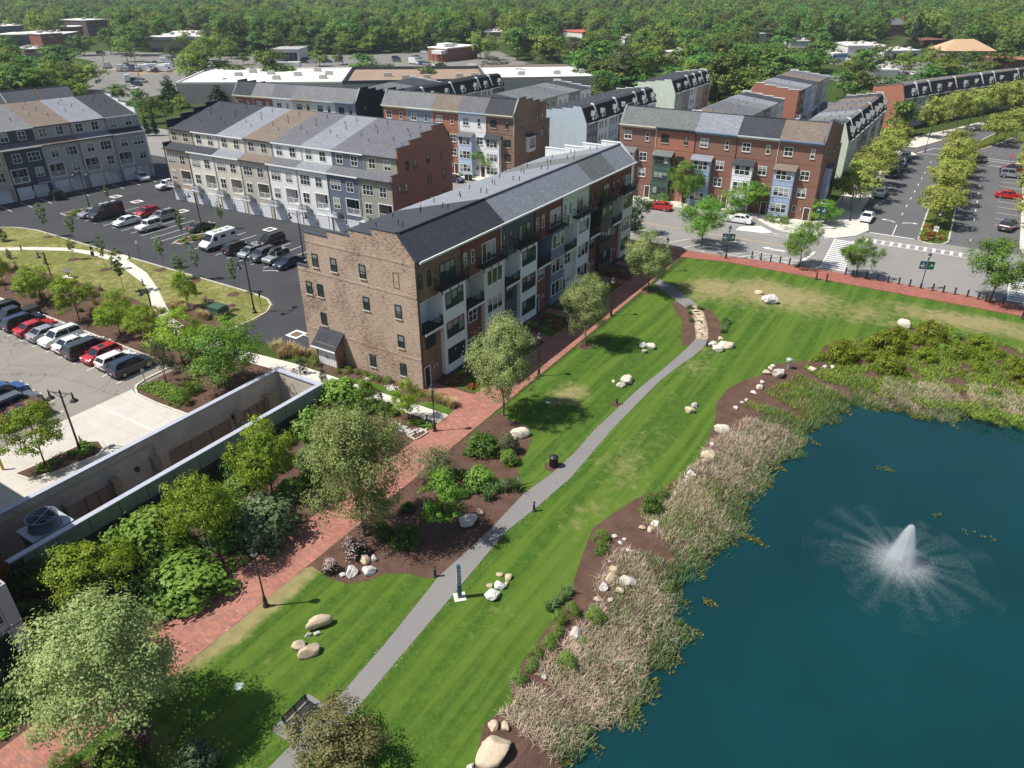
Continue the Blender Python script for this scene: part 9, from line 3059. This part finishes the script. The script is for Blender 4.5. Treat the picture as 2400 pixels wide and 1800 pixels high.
def select(q,off,s,kind):
 """which growth holds which stretch of the shore"""
 x,y = q[:,0],q[:,1]
 nz = noise2(q,.55)
 band = np.clip(off,-1,7)
 band = np.where((y > -13) & (y < 13),band * .62,band)
 dead = .68 + .45 * nz - .18 * np.abs(band - 2.4)
 dead = np.where(y < -20,dead + .35,dead)
 dead = np.where((y > -14) & (y < -4),dead - .05,dead)
 dead = np.where((y > 12) & (x < 40),dead - .75,dead)
 dead = np.where((y > 3) & (y <= 12),dead + .25,dead)
 dead = np.where((x > 44) & (y > 22),dead + .30 + .1 * (band > 1.2),dead)
 sedge = np.where((y > 14) & (x < 40),.9 - .25 * (band < 1.2),np.where((y > -9) & (y < 1),.35 + .12 * band - .2,np.where((x >= 40) & (band > 2.5),.35,-.2)))
 r = gg.uniform(0,1,len(x))
 if kind == 'dead':
  return r < dead
 if kind == 'sedge':
  return (r < sedge) & (off > .2)
 return r < np.clip(1.12 - dead * .75 - np.clip(sedge,0,1) * .6,.10,1) * np.where(off < 1.0,1.0,.38)

ins = np.vectorize(lambda a,b: inside((a,b),SE + [(118,34),(128,-62),(28.9,-62)]))
for (kind,nm,mat,n,o0,o1,h,lean,wid,lab,sd) in [
 ('dead','dead_reeds','cream',95000,-.2,5.6,.6,1.3,.0155,"matted straw coloured dead reeds along the pond shore",1),
 ('green','green_reeds','reed',52000,-.55,4.4,.72,.55,.018,"upright green reeds at the pond's edge",2),
 ('sedge','bright_sedge','sedge',40000,.2,6.4,.5,.8,.02,"bright green sedge between lawn stones and reeds",3)]:
 q,off,s = shore_points(n,o0,o1)
 m = select(q,off,s,kind) & ins(q[:,0],q[:,1])
 q,off = q[m],off[m]
 blades(nm,LEAF[mat],q,ground_z(off),h,lean,wid,lab,sd)
q,off,s = shore_points(9000,-1.5,.25,.7)
keep = noise2(q,1.1,3) > -.25 + .45 * np.clip(-off,0,2)
q,off = q[keep],off[keep]
extra = []
for (x,y,n) in [(36.2,-29.5,60),(36.9,-28.6,50),(37.5,-28.3,30),(40.6,-26.9,24),(48.4,6.5,12),(50.6,5.6,8),(51.9,5.6,10),(36.0,-4.3,70),(36.8,-4.6,40),(35.5,-12.6,60),(43.1,11.2,20),(43.9,11.3,25)]:
 extra.append(np.stack([x + gg.normal(size=n) * .35,y + gg.normal(size=n) * .16],1))
allq = np.concatenate([q] + extra)
P3 = np.stack([allq[:,0],allq[:,1],-.60 + gg.uniform(0,.14,len(allq))],1)
wd = put('waterweed',leaf_cloud('waterweed',LEAF['weed'],P3,gg.normal(size=P3.shape) * .35 + np.array([0,0,1]),.15,.5 + .25 * noise2(allq,2.0) + gg.normal(size=len(allq)) * .15,1.2,9))
tag(wd,"olive waterweed fringing the pond and floating in small patches",'waterweed',kind='stuff')
# low growth and litter in the thicket above the pond
n = 36000
qx = np.stack([gg.uniform(33,57,n),gg.uniform(24,46.5,n)],1)
m = ins(qx[:,0],qx[:,1]) & (noise2(qx,.8,5) > -.3)
qx = qx[m]
blades('thicket_grass',LEAF['sedge'],qx,np.zeros(len(qx)),.42,.9,.036,"rough green grass between the yellow green shrubs",8)
# loose grass at the lawn's worn edges, near the camera
ne = 26000
qx = np.stack([gg.uniform(9.3,27,ne),gg.uniform(-46,8,ne)],1)
edge_d = np.minimum.reduce([np.abs(qx[:,0] - 9.35),np.abs(qx[:,0] - np.interp(qx[:,1],[p[1] for p in pr],[p[0] for p in pr]) - .08),np.abs(qx[:,0] - np.interp(qx[:,1],[p[1] for p in pl],[p[0] for p in pl]) + .08)])
m = (edge_d < .16) & (~np.vectorize(lambda a,b: inside((a,b),OUTLINES['bedA']))(qx[:,0],qx[:,1])) & ((qx[:,0] > np.interp(qx[:,1],[p[1] for p in pr],[p[0] for p in pr])) | (qx[:,0] < np.interp(qx[:,1],[p[1] for p in pl],[p[0] for p in pl])))
qx = qx[m]
blades('verge_grass',LEAF['strawgrass'],qx,np.zeros(len(qx)),.10,.9,.02,"straw grass fringe along the brick and asphalt paths",12)

# ---- the fountain
fx,fy = PLACES['fountain']
FT = thing('fountain',"white fountain jet with radiating spray in the dark pond",'fountain',(fx,fy,-.6))
t = NT('spray_water')
tr = t.n('ShaderNodeBsdfTransparent')
df = t.n('ShaderNodeBsdfDiffuse',i_Color=(0.86,0.88,0.90))
tl = t.n('ShaderNodeBsdfTranslucent',i_Color=(0.86,0.88,0.90))
ad = t.n('ShaderNodeMixShader',i_0=.5)
t.t.links.new(df.outputs[0],ad.inputs[1])
t.t.links.new(tl.outputs[0],ad.inputs[2])
mx = t.n('ShaderNodeMixShader',i_0=.6)
t.t.links.new(tr.outputs[0],mx.inputs[1])
t.t.links.new(ad.outputs[0],mx.inputs[2])
t.t.links.new(mx.outputs[0],t.out.inputs[0])
m_spray = t.m
FH = 3.7

def drops(name,P,size,seed):
 g_ = np.random.default_rng(seed)
 me = leaf_cloud(name,m_spray,P,g_.normal(size=P.shape),size,np.full(len(P),.5),1.0,seed + 500)
 return put(name,me,FT)

g_ = np.random.default_rng(21)
n = 52000                                                # the plume: a hollow cone falling back round the jet
u = g_.uniform(0,1,n) ** .8
an = g_.uniform(0,6.283,n)
rr = (.10 + .72 * u ** .8) * np.abs(g_.normal(1,.2,n)) * np.where(g_.uniform(0,1,n) < .25,g_.uniform(.2,1,n),1)
P = np.stack([rr * np.cos(an),rr * np.sin(an),FH * (1 - u ** 1.15 * .93) + g_.normal(size=n) * .06],1)
drops('plume',P,.024,1)
n = 5000
P = np.stack([g_.normal(size=n) * .05,g_.normal(size=n) * .05,g_.uniform(0,FH,n)],1)
drops('jet',P,.05,2)
n = 80000                                                # churned splash where it lands
rr = np.abs(g_.normal(1.25,.75,n))
an = g_.uniform(0,6.283,n)
P = np.stack([rr * np.cos(an),rr * np.sin(an),np.abs(g_.normal(0,.28,n)) * np.clip(1.6 - rr * .5,.15,2)],1)
drops('splash',P,.023,3)
n = 80000                                                # fingers of thrown spray
ray = g_.integers(0,34,n)
ra = np.linspace(0,6.283,34,endpoint=False)[ray] + np.random.default_rng(4).normal(0,.05,34)[ray]
rl = np.random.default_rng(6).uniform(4.2,7.4,34)[ray]
u = g_.uniform(.05,1,n) ** .75
rr = u * rl
an = ra + g_.normal(0,.028,n) * (1 + 1.6 * u)
P = np.stack([rr * np.cos(an),rr * np.sin(an),np.clip(.42 * 4 * u * (1 - u) + g_.normal(0,.07,n) * (u + .2),.01,None)],1)
drops('spray_rays',P,.0150,5)
MB().lathe([(.5,-.05),(.55,.05),(.3,.14),(.1,.3)],14).build('float',m_black,FT)

# air between here and the far woods
m_air = bpy.data.materials.new('air')
m_air.use_nodes = True
at_ = m_air.node_tree
for n_ in list(at_.nodes):
 at_.nodes.remove(n_)
ao = at_.nodes.new('ShaderNodeOutputMaterial')
pv = at_.nodes.new('ShaderNodeVolumePrincipled')
pv.inputs['Color'].default_value = (0.80,0.88,1.0,1)
pv.inputs['Density'].default_value = 0.00012
pv.inputs['Anisotropy'].default_value = 0.2
at_.links.new(pv.outputs[0],ao.inputs['Volume'])
hz = MB().box(-2900,-700,-7.0,2900,2900,46.0).build('haze',m_air)
tag(hz,kind='stuff')

# everything that stands on the raised pavement slabs keeps its own level
bpy.context.view_layer.update()
